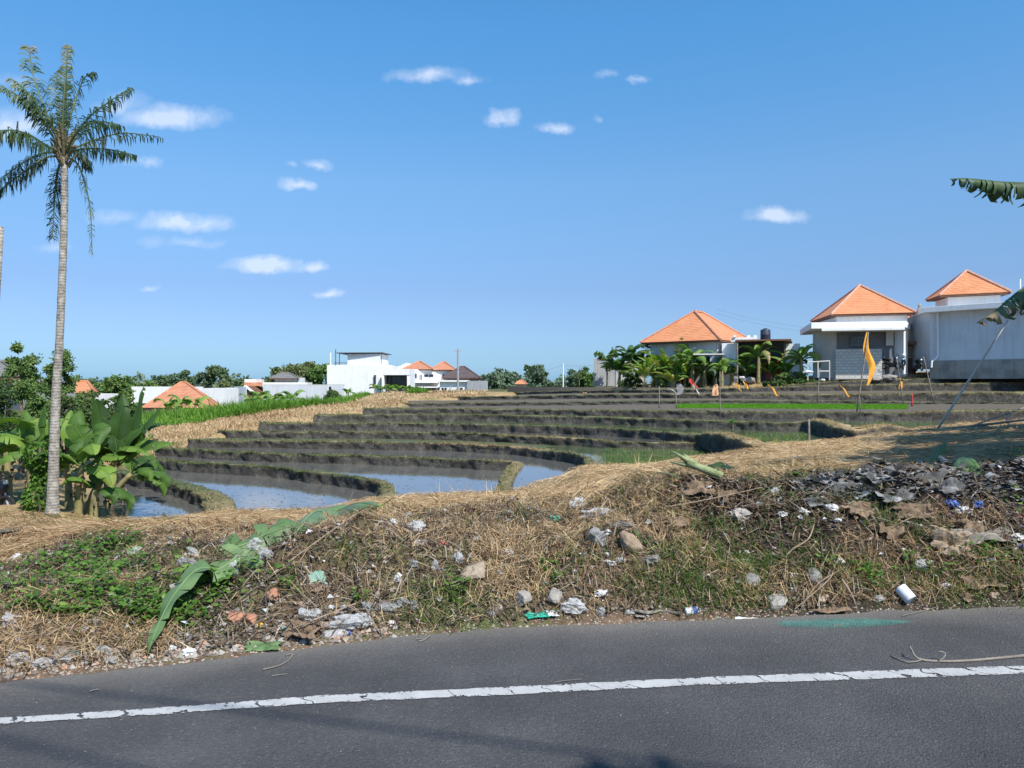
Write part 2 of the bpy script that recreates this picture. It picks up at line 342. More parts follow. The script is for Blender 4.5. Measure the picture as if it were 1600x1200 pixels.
# zones: straw (1), green, dark, far green
pf, df = PX.ravel(), DD.ravel(); Pn = V*[1, 1, 0]
crest = np.interp(pf, [0, 400, 800, 1000, 1600], [6.4, 6.6, 7.0, 7.0, 7.6])
straw = np.clip((df-crest)/.5+fbm(Pn, 1.2, 3, 5)*.9, 0, 1)*np.clip((110-df)/20, 0, 1)
green = np.clip(fbm(Pn, .8, 3, 31)*.9-.1+np.where(df > 90, 1, 0)+np.where((pf < 360) & (df < 6.4), .35, 0)+np.clip((-60-pf)/120, 0, .8)*(df > 9), 0, 1)
dark = np.clip((pf-1000)/250, 0, 1)*np.clip((np.interp(pf, [1200, 1420], [7.4, 8.0])-df)/.4, 0, 1)
def ground_mat():
    m, t, b = newmat('ground_soil')
    sa = N(t, 'ShaderNodeAttribute', attribute_name='straw').outputs['Fac']; ga = N(t, 'ShaderNodeAttribute', attribute_name='green').outputs['Fac']; da = N(t, 'ShaderNodeAttribute', attribute_name='dark').outputs['Fac']
    n1 = noise_tex(t, 9, 8, .7); n2 = noise_tex(t, 60, 6, .7); n3 = noise_tex(t, 1.3, 4)
    fac = MATH(t, 'ADD', MATH(t, 'MULTIPLY', n1, .6), MATH(t, 'MULTIPLY', n2, .4))
    soil = ramp(t, fac, [(.3, (.055, .035, .022)), (.5, (.15, .10, .065)), (.68, (.27, .19, .13))])
    st = ramp(t, fac, [(.3, (.16, .105, .055)), (.5, (.34, .235, .125)), (.68, (.50, .37, .21))])
    gr = ramp(t, fac, [(.3, (.03, .05, .015)), (.68, (.11, .15, .05))])
    dk = ramp(t, fac, [(.3, (.018, .015, .012)), (.55, (.06, .047, .035)), (.72, (.14, .12, .10))])
    def mix(f, a, c):
        x = N(t, 'ShaderNodeMix', data_type='RGBA'); L(t, f, x.inputs[0]); L(t, a, x.inputs[6]); L(t, c, x.inputs[7]); return x.outputs[2]
    c = mix(sa, soil, st); c = mix(MATH(t, 'MULTIPLY', ga, MATH(t, 'GREATER_THAN', n1, .45)), c, gr); c = mix(da, c, dk)
    L(t, c, b.inputs['Base Color']); b.inputs['Roughness'].default_value = .95; b.inputs['Specular IOR Level'].default_value = .1
    bm = N(t, 'ShaderNodeBump'); bm.inputs['Strength'].default_value = .9; bm.inputs['Distance'].default_value = .03
    L(t, fac, bm.inputs['Height']); L(t, bm.outputs[0], b.inputs['Normal']); return m
M_GROUND = ground_mat()
g = mesh_np('ground', V, grid_faces(len(pl), len(dl)), M_GROUND, attr=dict(straw=straw, green=green, dark=dark), smooth=True)
tag(g, 'sloping roadside ground of soil and dry straw', kind='structure')
mb = MB(); mb.add([(-400, -300, -.18), (400, -300, -.18), (400, .32, -.16), (-400, .32, -.16)], [(0, 1, 2, 3)])
mb.build('ground_behind', M_GROUND)['kind'] = 'structure'

# road: traced edge (photo x, y at road level), straight-ish line markings
def road_mat():
    m, t, b = newmat('asphalt')
    n1 = noise_tex(t, 95, 5, .8); n2 = noise_tex(t, 1.1, 4, .6); n3 = noise_tex(t, 45, 5, .6)
    vt = N(t, 'ShaderNodeTexVoronoi'); tc = N(t, 'ShaderNodeTexCoord'); L(t, tc.outputs['Object'], vt.inputs['Vector']); vt.inputs['Scale'].default_value = 85
    f = MATH(t, 'ADD', MATH(t, 'MULTIPLY', n1, .42), MATH(t, 'MULTIPLY', n2, .38)); f = MATH(t, 'ADD', f, MATH(t, 'MULTIPLY', n3, .2))
    c = ramp(t, f, [(.34, (.038, .037, .038)), (.5, (.074, .071, .072)), (.66, (.135, .130, .127))])
    # pale stone chips
    chip = MATH(t, 'GREATER_THAN', MATH(t, 'MULTIPLY', MATH(t, 'LESS_THAN', vt.outputs['Distance'], .22), n3), .56)
    da = N(t, 'ShaderNodeAttribute', attribute_name='dust').outputs['Fac']
    x = N(t, 'ShaderNodeMix', data_type='RGBA'); L(t, MATH(t, 'MULTIPLY', chip, .75), x.inputs[0]); L(t, c, x.inputs[6]); x.inputs[7].default_value = (.26, .25, .24, 1)
    y = N(t, 'ShaderNodeMix', data_type='RGBA'); L(t, MATH(t, 'MULTIPLY', MATH(t, 'MULTIPLY', da, MATH(t, 'ADD', n3, .35)), .8, clamp=True), y.inputs[0]); L(t, x.outputs[2], y.inputs[6]); y.inputs[7].default_value = (.235, .21, .18, 1)
    L(t, y.outputs[2], b.inputs['Base Color']); b.inputs['Roughness'].default_value = .82; b.inputs['Specular IOR Level'].default_value = .35
    bm = N(t, 'ShaderNodeBump'); bm.inputs['Strength'].default_value = .95; bm.inputs['Distance'].default_value = .009
    h = MATH(t, 'ADD', n1, MATH(t, 'MULTIPLY', vt.outputs['Distance'], -.8)); L(t, h, bm.inputs['Height']); L(t, bm.outputs[0], b.inputs['Normal']); return m
xs = np.concatenate([np.linspace(-60, -6, 30), np.arange(-6, 8, .03), np.linspace(8, 60, 30)])
EX = [(x-800)/F*e for x, e in [(-900, 3.4), (0, 4.156), (200, 4.36), (400, 4.60), (600, 4.87), (800, 5.09), (1000, 5.2), (1200, 5.33), (1400, 5.48), (1600, 5.57), (2600, 6.0)]]
EY = [3.4, 4.156, 4.36, 4.6, 4.87, 5.09, 5.2, 5.33, 5.48, 5.57, 6.0]
ye = np.interp(xs, EX, EY, left=None); ye = np.where(xs < EX[0], EY[0]+(xs-EX[0])*.22, ye); ye = np.where(xs > EX[-1], EY[-1]+(xs-EX[-1])*.08, ye)
ye = ye+.035*fbm(np.stack([xs, xs*0, xs*0], 1), 3, 4, 2)
rows = [1.0, .97, .93, .88, .8, .6, .3, .0]
V = []; dust = []
for j, r in enumerate(rows):
    yy = ye-[0, .06, .14, .26, .45, .9, 1.8, 3.2][j]
    V.append(np.stack([xs, yy, np.full_like(xs, [-.012, .002, .004, .004, .004, .004, .004, .004][j])], 1)); dust.append(np.full(len(xs), [1, .95, .7, .35, .08, 0, 0, 0][j]))
V.append(np.stack([xs, -3.2+xs*.1, np.full_like(xs, .004)], 1)); dust.append(np.full(len(xs), 0))
V = np.stack(V, 1).reshape(-1, 3); dust = np.stack(dust, 1).ravel()
r = mesh_np('road', V, grid_faces(len(xs), 9), road_mat(), attr=dict(dust=dust)); tag(r, 'dark asphalt road along the litter-strewn bank', kind='structure')
# white edge line, worn and cracked
def paint_mat(name, c1, c2, thr, sc, rough=.75):
    m, t, b = newmat(name); n1 = noise_tex(t, sc, 6, .75); n2 = noise_tex(t, 7, 4, .6)
    vt = N(t, 'ShaderNodeTexVoronoi', feature='DISTANCE_TO_EDGE'); tc = N(t, 'ShaderNodeTexCoord'); mp = N(t, 'ShaderNodeMapping'); mp.inputs['Scale'].default_value = (6, 10, 1); mp.inputs['Rotation'].default_value = (0, 0, -.5)
    nz_ = N(t, 'ShaderNodeTexNoise'); nz_.inputs['Scale'].default_value = 9; L(t, tc.outputs['Object'], nz_.inputs['Vector'])
    va = N(t, 'ShaderNodeVectorMath', operation='ADD'); vs = N(t, 'ShaderNodeVectorMath', operation='SCALE'); vs.inputs['Scale'].default_value = .12
    L(t, nz_.outputs['Color'], vs.inputs[0]); L(t, tc.outputs['Object'], va.inputs[0]); L(t, vs.outputs[0], va.inputs[1]); L(t, va.outputs[0], mp.inputs[0]); L(t, mp.outputs[0], vt.inputs['Vector'])
    c = ramp(t, n2, [(.3, c1), (.7, c2)]); L(t, c, b.inputs['Base Color']); b.inputs['Roughness'].default_value = rough
    tr = N(t, 'ShaderNodeBsdfTransparent'); mx = N(t, 'ShaderNodeMixShader')
    wvt = N(t, 'ShaderNodeTexWave', wave_type='BANDS', bands_direction='X'); mp.inputs['Scale'].default_value = (1, 1, 1); mp.inputs['Rotation'].default_value = (0, 0, -.6); L(t, mp.outputs[0], wvt.inputs['Vector']); wvt.inputs['Scale'].default_value = 1.5; wvt.inputs['Distortion'].default_value = 5; wvt.inputs['Detail'].default_value = 4; wvt.inputs['Detail Scale'].default_value = 2.5
    crack = MATH(t, 'GREATER_THAN', wvt.outputs['Fac'], MATH(t, 'MULTIPLY', MATH(t, 'SUBTRACT', n2, .42), .07)) if True else MATH(t, 'GREATER_THAN', vt.outputs['Distance'], MATH(t, 'MULTIPLY', MATH(t, 'SUBTRACT', n2, .30), .36)); wear = MATH(t, 'GREATER_THAN', n1, thr)
    if thr > .45: crack = MATH(t, 'ADD', 1, 0)
    wa = N(t, 'ShaderNodeAttribute', attribute_name='w').outputs['Fac']
    wear = MATH(t, 'GREATER_THAN', MATH(t, 'ADD', n1, MATH(t, 'MULTIPLY', wa, .35)), thr+.24)
    a = MATH(t, 'MULTIPLY', crack, wear); L(t, a, mx.inputs[0]); L(t, tr.outputs[0], mx.inputs[1]); L(t, b.outputs[0], mx.inputs[2]); L(t, mx.outputs[0], t.nodes['Material Output'].inputs[0])
    return m
top = [(-900, 3.35), (0, None)]
LT = [(0, 1121), (250, 1105), (500, 1086), (800, 1072), (1100, 1057.5), (1350, 1048), (1600, 1039)]
LB = [(0, 1132), (250, 1117), (500, 1099), (800, 1086), (1100, 1070.5), (1350, 1062), (1600, 1053)]
def xy(x, y, z=.008): d = (EYE-z)*F/(y-600); return ((x-800)/F*d, d)
t1 = [xy(*p) for p in LT]; b1 = [xy(*p) for p in LB]
lx = np.arange(-14, 16, .02)
def ext(pts, lx):
    X, Y = zip(*pts); y = np.interp(lx, X, Y); y = np.where(lx < X[0], Y[0]+(lx-X[0])*.17, y); return np.where(lx > X[-1], Y[-1]+(lx-X[-1])*.085, y)
yt = ext(t1, lx); yb = ext(b1, lx); wob = .004*fbm(np.stack([lx, lx*0, lx*0], 1), 14, 3, 8)
yt = yt+wob-.006; yb = yb-wob+.006
V = np.stack([np.stack([lx, yb, lx*0+.0085], 1), np.stack([lx, yb*.75+yt*.25, lx*0+.0085], 1), np.stack([lx, yb*.25+yt*.75, lx*0+.0085], 1), np.stack([lx, yt, lx*0+.0085], 1)], 1).reshape(-1, 3)
r = mesh_np('road_marking', V, grid_faces(len(lx), 4), paint_mat('line_paint', (.36, .355, .345), (.47, .46, .445), .3, 40), attr=dict(w=np.tile([.15, .5, .5, .15], len(lx))))
tag(r, 'worn white edge line painted along the asphalt', kind='structure')
# turquoise paint smear by the verge
gx = np.linspace(1190, 1455, 120); gv = []; gw = []
for i, x in enumerate(gx):
    s = (x-1190)/265; yc = 974-3*s; hh = 13*math.sin(math.pi*min(1, s*1.02))**.7*(1 if s < .6 else 1-.7*(s-.6)/.4)+.8
    for j in range(9):
        q = -1+j/4; X, Y = xy(x, yc+q*hh*(1.15 if q > 0 else .85)); gv.append((X, Y, .009)); gw.append((1-abs(q)**2.2)*min(1, 8*s, 6*(1-s))*.64)
r = mesh_np('paint_smear', gv, grid_faces(120, 9), paint_mat('teal_paint', (.05, .20, .16), (.12, .33, .27), .48, 120), attr=dict(w=gw))
tag(r, 'turquoise paint smear on the asphalt beside the verge', kind='structure')

# ------------------------------------------------------------------ rice terraces
LV = lambda k: -2.15+.25*k
BUND = {1: dict(p=[(150,750),(165,752),(200,757),(250,770),(290,783),(315,795),(324,808),(322,822),(315,845),(305,870)], w=.75, h=.38),
 2: dict(p=[(185,723),(195,724),(250,732),(300,738),(400,744),(500,756),(560,765),(592,773),(599,785),(594,798),(586,812),(578,835),(570,860)], w=.5, h=.38),
 3: dict(p=[(235,711),(300,715),(400,721),(500,724),(600,727),(700,731),(760,735),(800,737),(796,745),(789,756),(782,768),(775,782),(768,802),(760,830)], w=.5, h=.36),
 4: dict(p=[(295,699),(400,700),(600,703),(700,705),(800,711),(860,718),(903,727),(915,736),(908,745),(897,754),(889,766),(880,785),(872,805)], w=.5, h=.36),
 5: dict(p=[(340,684),(400,685),(600,686),(700,688),(800,692),(900,697),(960,701),(1040,702),(1100,703),(1130,708),(1142,716),(1140,726),(1136,736)], w=.5, h=.36),
 6: dict(p=[(405,672),(500,672),(700,673),(900,679),(1000,685),(1060,690),(1100,694),(1125,704),(1148,715),(1168,720),(1182,722)], w=.6, h=.4),
 7: dict(p=[(490,659),(700,658),(900,662),(1060,668),(1200,673),(1262,675),(1290,683),(1320,691),(1348,692),(1378,684),(1400,680),(1440,680)], w=.7, h=.42),
 8: dict(p=[(568,647),(700,647),(900,650),(1060,653),(1300,656),(1480,658),(1600,658),(1900,662)], w=.8, h=.42)}
WB = {}     # bund base lines in world: arrays of (X, Y, zbase, height)
def smooth_poly(pts, step=.15):
    P = [Vector(p) for p in pts]; out = []
    for i in range(len(P)-1):
        p0, p1, p2, p3 = P[max(i-1, 0)], P[i], P[i+1], P[min(i+2, len(P)-1)]
        n = max(2, int((p2-p1).length/step))
        for k in range(n):
            t = k/n
            c = .5*((2*p1)+(p2-p0)*t+(2*p0-5*p1+4*p2-p3)*t*t+(3*p1-p0-3*p2+p3)*t**3); out.append(c)
    out.append(P[-1]); return np.array([tuple(v) for v in out])
for k, b in BUND.items():
    z = LV(k-1); pts = []
    for (x, y) in b['p']:
        d = dpx(y, z); pts.append(((x-800)/F*d, d, z))
    P = smooth_poly(pts, .12); h = np.full(len(P), b['h'])
    px = 800+P[:, 0]/P[:, 1]*F
    if k == 5: h = np.interp(px, [900, 960, 1110, 1140], [.36, .29, .29, .34])
    if k == 6: h = np.interp(px, [1090, 1120, 1160, 1185], [.4, .62, .7, .5])
    if k == 7: h = np.interp(px, [1240, 1275, 1390, 1430], [.42, .62, .5, .2])
    if k == 8: h = np.interp(px, [700, 1100, 1420, 1480, 1600], [.36, .44, .45, .58, .6])
    WB[k] = np.column_stack([P, h])
UP = {9: [(610,636,59.5,.26),(700,635,60,.28),(900,633,58,.24),(1100,631,55,.22),(1350,631.5,55,.2),(1430,631.5,55,.12),(1900,630,55,.08)],
 10: [(700,625.5,72,.33),(820,624,68,.3),(900,623,65,.33),(1100,622,59,.34),(1300,625,57,.42),(1600,626,55,.62),(1900,626,54,.65)],
 11: [(790,617.5,88,.3),(900,614.5,75,.25),(1100,613,63,.25),(1300,610,60,.42),(1600,610,57.5,.6),(1900,610,56.5,.6)],
 12: [(1225,606,62,.2),(1300,602,61.5,.3),(1400,600,61,.35),(1600,595.5,60,.36),(1900,594,59,.4)]}
for k, pts in UP.items():
    A = smooth_poly([((x-800)/F*d, d, zpx(y, d)) for (x, y, d, h) in pts], .2)
    px = 800+A[:, 0]/A[:, 1]*F; WB[k] = np.column_stack([A, np.interp(px, [p[0] for p in pts], [p[3] for p in pts])])
BW = {k: (BUND[k]['w'] if k in BUND else .6) for k in WB}
def front_d(k, px):
    """distance of bund k along photo column px (its farthest crossing, dropping in front at its right end)"""
    w = WB[k]; p = 800+w[:, 0]/w[:, 1]*F; m = np.maximum.accumulate(p) <= p+1e-6
    return np.interp(px, p[m], w[m, 1])
def paddy_mat(name, water, tint, mudA, mudB, sc=.8, rough_mud=.45, patch=0.5):
    """wet paddy floor: noise patches of mud standing out of a film of water"""
    m, t, b = newmat(name); n1 = noise_tex(t, sc, 6, .65, dist=.4); n2 = noise_tex(t, 14, 6, .7)
    tc = N(t, 'ShaderNodeTexCoord'); mp = N(t, 'ShaderNodeMapping'); mp.inputs['Scale'].default_value = (1.4, 5.0, 1); ns = N(t, 'ShaderNodeTexNoise'); ns.inputs['Scale'].default_value = 1.8; ns.inputs['Detail'].default_value = 5
    L(t, tc.outputs['Object'], mp.inputs[0]); L(t, mp.outputs[0], ns.inputs['Vector'])
    a = N(t, 'ShaderNodeAttribute', attribute_name='mud').outputs['Fac']
    f = MATH(t, 'ADD', MATH(t, 'ADD', MATH(t, 'MULTIPLY', n1, .6), MATH(t, 'MULTIPLY', ns.outputs['Fac'], .6)), a)
    k = MATH(t, 'MULTIPLY', MATH(t, 'SUBTRACT', f, 1.0-patch+.1), 14, clamp=True)
    b.inputs['Base Color'].default_value = (*tint, 1); b.inputs['Roughness'].default_value = .06; b.inputs['IOR'].default_value = 1.33
    b.inputs['Specular IOR Level'].default_value = water
    b2 = N(t, 'ShaderNodeBsdfPrincipled'); L(t, ramp(t, n2, [(.3, mudA), (.7, mudB)]), b2.inputs['Base Color']); b2.inputs['Roughness'].default_value = rough_mud; b2.inputs['Specular IOR Level'].default_value = .22
    bm = N(t, 'ShaderNodeBump'); bm.inputs['Strength'].default_value = .8; bm.inputs['Distance'].default_value = .05; L(t, n2, bm.inputs['Height']); L(t, bm.outputs[0], b2.inputs['Normal'])
    wv = noise_tex(t, 3, 3); bw = N(t, 'ShaderNodeBump'); bw.inputs['Strength'].default_value = .05; bw.inputs['Distance'].default_value = .02; L(t, wv, bw.inputs['Height']); L(t, bw.outputs[0], b.inputs['Normal'])
    mx = N(t, 'ShaderNodeMixShader'); L(t, k, mx.inputs[0]); L(t, b.outputs[0], mx.inputs[1]); L(t, b2.outputs[0], mx.inputs[2]); L(t, mx.outputs[0], t.nodes['Material Output'].inputs[0])
    return m
M_WATER = paddy_mat('paddy_water', 1.0, (.13, .125, .11), (.05, .044, .037), (.105, .092, .076), patch=.14, rough_mud=.6)
M_WETMUD = paddy_mat('paddy_wet_mud', .8, (.11, .105, .095), (.06, .053, .045), (.135, .12, .10), patch=.5, rough_mud=.5)
M_GREENW = paddy_mat('paddy_green_water', .7, (.10, .13, .06), (.06, .07, .03), (.13, .15, .07), patch=.33, rough_mud=.4)
M_MUD = paddy_mat('paddy_drying_mud', .2, (.10, .09, .075), (.075, .062, .048), (.17, .145, .11), patch=1.1, rough_mud=.9)
def px_of(k, s): w = WB[k]; p = 800+w[:, 0]/w[:, 1]*F; return p.min() if s == 'lo' else p.max()
floor_mat = {0: M_WATER, 1: M_WATER, 2: M_WATER, 3: M_WATER, 4: M_GREENW, 5: M_WETMUD, 6: M_GREENW, 7: M_WETMUD, 8: M_MUD, 9: M_MUD, 10: M_MUD, 11: M_MUD}
floor_lab = ['lowest flooded paddy beside the banana clump', 'long blue flooded paddy behind the cut banana leaves', 'flooded paddy with its grassy bund curling round on the right', 'small triangular pool at the edge of the straw',
 'green tinged pool behind the straw', 'wet brown paddy floor above the green pool', 'weedy green paddy floor below the straw topped bund', 'wet grey paddy floor under the rice seedbed', 'narrow terrace floor holding the bright seedbed',
 'dry terrace floor behind the seedbed', 'upper dry terrace floor', 'top terrace floor under the houses']
for k in range(0, 12):
    lo = 120 if k == 0 else px_of(k, 'lo')+3; hi = {0: 420, 1: 700, 2: 900, 3: 1020, 4: 1250, 5: 1300, 6: 1500, 7: 1950}.get(k, 1950)
    xs_ = np.arange(lo, hi, 5.0)
    fd = np.full(len(xs_), 19.0) if k == 0 else front_d(k, xs_)
    nxt = k+1
    bd = front_d(nxt, xs_)
    if k == 11: bd = np.where(xs_ < 1225, 64+0*xs_, bd)
    back = np.maximum(bd, fd+.3)+.4
    if k >= 1:
        # right of the bund's end the floor reaches forward under the straw bank
        w = WB[k]; p = 800+w[:, 0]/w[:, 1]*F; j = p.argmax()
        fd = np.where(xs_ >= p[j]-1, w[:, 1].min() if k < 8 else fd, fd)
        if k < 8: fd = np.where(xs_ >= p[j]-1, max(19., w[j, 1]-8), fd)
    if k <= 8: zf = np.full(len(xs_), LV(k)); zb = zf
    else:
        w = WB[k]; p = 800+w[:, 0]/w[:, 1]*F; zf = np.interp(xs_, p, w[:, 2]+w[:, 3]-.06); w2 = WB[nxt]; p2 = 800+w2[:, 0]/w2[:, 1]*F; zb = np.interp(xs_, p2, w2[:, 2])
    if k == 8:
        w2 = WB[9]; p2 = 800+w2[:, 0]/w2[:, 1]*F; zb = np.interp(xs_, p2, w2[:, 2]); w8 = WB[8]; p8 = 800+w8[:, 0]/w8[:, 1]*F; zf = np.interp(xs_, p8, w8[:, 2]+w8[:, 3]-.12)
    nn_ = 14; T = np.linspace(0, 1, nn_)[None, :]
    Yg = (fd+(.25 if 1 <= k else 0))[:, None]*(1-T)+back[:, None]*T; Zg = zf[:, None]*(1-T)+zb[:, None]*T; Xg = ((xs_-800)/F)[:, None]*Yg
    mud = np.zeros_like(Yg)-.12
    if k == 0: mud = .2+.0*Yg-.3*np.clip((24-Yg)/3, 0, 1)
    if k == 1: mud = -.3+.5*np.clip((330-xs_[:, None])/120, 0, 1)
    if k == 2: mud = -.3+.55*np.clip((560-xs_[:, None])/120, 0, 1)+0*Yg
    if k == 3: mud = -.15+.5*np.clip((790-xs_[:, None])/60, 0, 1)+0*Yg
    if k == 4: mud = -.25+.6*np.clip((900-xs_[:, None])/60, 0, 1)+0*Yg
    mud = mud+0*Yg
    o = mesh_np('paddy_water' if k < 8 else 'paddy_floor', np.stack([Xg.ravel(), Yg.ravel(), Zg.ravel()], 1), grid_faces(len(xs_), nn_), floor_mat[k], attr=dict(mud=mud.ravel()), smooth=True)
    tag(o, floor_lab[k], kind='structure')

def bund_mat():
    m, t, b = newmat('bund_mud'); n1 = noise_tex(t, 5, 7, .7); n2 = noise_tex(t, 1.1, 4); a = N(t, 'ShaderNodeAttribute', attribute_name='top').outputs['Fac']; s = N(t, 'ShaderNodeAttribute', attribute_name='straw').outputs['Fac']
    f = MATH(t, 'ADD', MATH(t, 'MULTIPLY', n1, .7), MATH(t, 'MULTIPLY', n2, .3))
    face = ramp(t, f, [(.3, (.024, .022, .020)), (.5, (.066, .060, .053)), (.7, (.145, .132, .115))])
    gr = ramp(t, f, [(.32, (.045, .052, .025)), (.5, (.10, .115, .05)), (.68, (.19, .17, .10))])
    st = ramp(t, f, [(.3, (.2, .135, .07)), (.68, (.5, .37, .21))])
    x = N(t, 'ShaderNodeMix', data_type='RGBA'); L(t, s, x.inputs[0]); L(t, gr, x.inputs[6]); L(t, st, x.inputs[7])
    y = N(t, 'ShaderNodeMix', data_type='RGBA'); L(t, MATH(t, 'ADD', a, MATH(t, 'MULTIPLY', MATH(t, 'SUBTRACT', n1, .5), .5), clamp=True), y.inputs[0]); L(t, face, y.inputs[6]); L(t, x.outputs[2], y.inputs[7])
    L(t, y.outputs[2], b.inputs['Base Color']); b.inputs['Roughness'].default_value = .85; b.inputs['Specular IOR Level'].default_value = .2
    bm = N(t, 'ShaderNodeBump'); bm.inputs['Strength'].default_value = 1; bm.inputs['Distance'].default_value = .08; L(t, n1, bm.inputs['Height']); L(t, bm.outputs[0], b.inputs['Normal']); return m
M_BUND = bund_mat()
TUFT = []      # grass roots collected from bund tops: (P, strawness)
def straw_on_bund(k, px):
    s = np.zeros_like(px)
    if k == 1: s = np.interp(px, [290, 325], [.05, .5])
    if k == 2: s = np.interp(px, [200, 230, 560, 600], [.1, .1, .1, .35])
    if k == 3: s = np.interp(px, [500, 760, 800], [.1, .2, .6])
    if k == 4: s = np.interp(px, [600, 700, 830, 870, 900], [.3, .8, .9, .2, .2])
    if k == 5: s = np.interp(px, [700, 900, 960], [.2, .7, .3])
    if k == 6: s = np.interp(px, [400, 1080, 1115, 1180], [.15, .1, 1, 1])
    if k == 7: s = np.interp(px, [1240, 1270, 1400], [.15, 1, 1])
    if k == 8: s = np.interp(px, [600, 1400, 1440, 1600], [.2, .15, .5, .25])
    if k == 9: s = np.full_like(px, .08)+np.interp(px, [600, 1000], [.3, 0])
    if k >= 10: s = np.full_like(px, .3)
    return s
for k, w in WB.items():
    n = len(w); P = w[:, :3].copy(); h = w[:, 3]; tdir = np.gradient(P[:, :2], axis=0); tdir /= np.linalg.norm(tdir, axis=1)[:, None]+1e-9
    nor = np.stack([-tdir[:, 1], tdir[:, 0]], 1)        # to the far side (bunds run left to right)
    wd = BW[k]*(1 if k in (1, 6, 7) else .72)
    prof = [(-.10, -.35), (-.04, 0), (0.0, .3), (.03, .62), (.01, .88), (.05, 1.0), (.3, 1.03), (.6, 1.02), (.92, .97), (1.05, .6), (1.2, .0)]
    V = []; top = []; stv = []
    px = 800+P[:, 0]/P[:, 1]*F; sb = straw_on_bund(k, px)
    s_arc = np.concatenate([[0], np.cumsum(np.linalg.norm(np.diff(P[:, :2], axis=0), axis=1))])
    for j, (a, zz) in enumerate(prof):
        q = np.stack([s_arc, np.full(n, zz*.5+k*7.7), np.full(n, a)], 1)
        jit = .09*fbm(q, 2.6, 4, 40+k, .6)*(1 if 1 <= j <= 5 else .6)
        off = a*wd+jit+(.0 if j > 5 else .10*fbm(np.stack([s_arc, 0*s_arc+k, 0*s_arc], 1), .8, 2, 60+k))
        zz_ = P[:, 2]+h*.97*zz+(.04*fbm(q, 1.6, 3, 80+k)*(1 if zz > .5 else .2))*np.minimum(1, h/.3)
        V.append(np.stack([P[:, 0]+nor[:, 0]*off, P[:, 1]+nor[:, 1]*off, zz_], 1))
        top.append(np.full(n, 0. if zz < .78 or j <= 3 else (.35 if j == 4 else 1.))); stv.append(sb)
    V = np.stack(V, 1); m_ = len(prof)
    o = mesh_np('terrace_bund', V.reshape(-1, 3), grid_faces(n, m_)[:, ::-1], M_BUND, attr=dict(top=np.stack(top, 1).ravel(), straw=np.stack(stv, 1).ravel()), smooth=True)
    tag(o, ['', 'lowest earth bund, curling round the first pool', 'earth bund curling between the long pool and the next', 'earth bund ending beside the small triangular pool', 'straw topped bund ending at the small pool', 'low bund behind the green pool',
     'long bund ending in a straw covered clod', 'bund with the thick straw topped bend', 'high bund holding up the rice seedbed', 'low grassy bund behind the seedbed', 'upper dark terrace bank', 'second highest terrace bank', 'highest terrace bank below the grey house'][k], kind='structure')
    # tufts
    dens = np.interp(P[:, 1].mean(), [20, 60], [330, 150]); Ls = s_arc[-1]; cnt = int(Ls*dens)
    i = rng.integers(0, n-1, cnt); f = rng.random(cnt)[:, None]; jj = rng.choice([4, 5, 5, 6, 6, 7, 8], cnt)
    Q = V[i, jj]*(1-f)+V[i+1, jj]*f; g_ = rng.random((cnt, 1)); Q = Q*(1-g_)+V[i, np.minimum(jj+1, m_-2)]*g_ if True else Q
    keep = vnoise(Q*[2.2, 2.2, 0]+k, 5) > -.45
    TUFT.append((Q[keep], sb[i][keep], nor[i][keep]))
Q = np.concatenate([t[0] for t in TUFT]); S = np.concatenate([t[1] for t in TUFT]); NR = np.concatenate([t[2] for t in TUFT]); n = len(Q)
gzq = gzx(Q[:, 0], Q[:, 1]); ok = gzq < Q[:, 2]; Q, S, NR = Q[ok], S[ok], NR[ok]; n = len(Q)
D = rdir(n, .2, 1.0); D[:, :2] -= NR*.45; D /= np.linalg.norm(D, axis=1)[:, None]
isst = rng.random(n) < S
v = np.where(isst, rng.uniform(.6, 1, n), rng.uniform(0, .5, n)); far = np.interp(Q[:, 1], [20, 60], [1, 1.8])
Vb, Fb, ab = blades(Q, D, rng.uniform(.03, .11, n)*np.where(isst, 1.5, 1)*far**.4, .011*far, .4, v)
M_TUFT = mat_attr('bund_grass', [(0, (.04, .07, .022)), (.3, (.08, .135, .045)), (.5, (.14, .18, .075)), (.6, (.22, .17, .09)), (1, (.46, .35, .21))], trans=.25)
tag(mesh_np('bund_grass', Vb, Fb, M_TUFT, attr=dict(v=ab)), 'short grass and straw fringing the terrace bunds', 'grass', kind='stuff')
# ------------------------------------------------------------------ plants
M_BLEAF = mat_attr('banana_leaf', [(0, (.03, .065, .018)), (.45, (.07, .145, .026)), (.75, (.18, .29, .05)), (.88, (.32, .29, .08)), (1, (.40, .28, .14))], rough=.55, spec=.25, trans=.28, nsc=6, namp=.12)
M_BBRIGHT = mat_attr('banana_leaf_bright', [(0, (.045, .09, .035)), (.45, (.12, .22, .045)), (.75, (.22, .34, .07)), (.9, (.38, .36, .12)), (1, (.40, .28, .14))], rough=.55, spec=.3, trans=.32, nsc=6, namp=.08)
M_BDARK = mat_attr('banana_leaf_dull', [(0, (.035, .065, .03)), (.5, (.06, .11, .05)), (.8, (.13, .16, .08)), (1, (.3, .21, .12))], rough=.55, spec=.4, trans=.15, nsc=8, namp=.08)
M_BCUT = mat_attr('banana_leaf_wilted', [(0, (.045, .09, .03)), (.5, (.10, .17, .06)), (.8, (.20, .28, .12)), (1, (.32, .38, .22))], rough=.5, spec=.4, trans=.08, nsc=7, namp=.2)
M_BSTEM = mat_noise('banana_stem', [(.09, .11, .03), (.28, .24, .11), (.17, .10, .05)], sc=3, rough=.6, bump=.4, bsc=14)
M_DRYLEAF = mat_noise('dry_leaf', [(.12, .075, .04), (.36, .25, .14)], sc=9, rough=.8, bump=.5)
M_GREYTRUNK = None
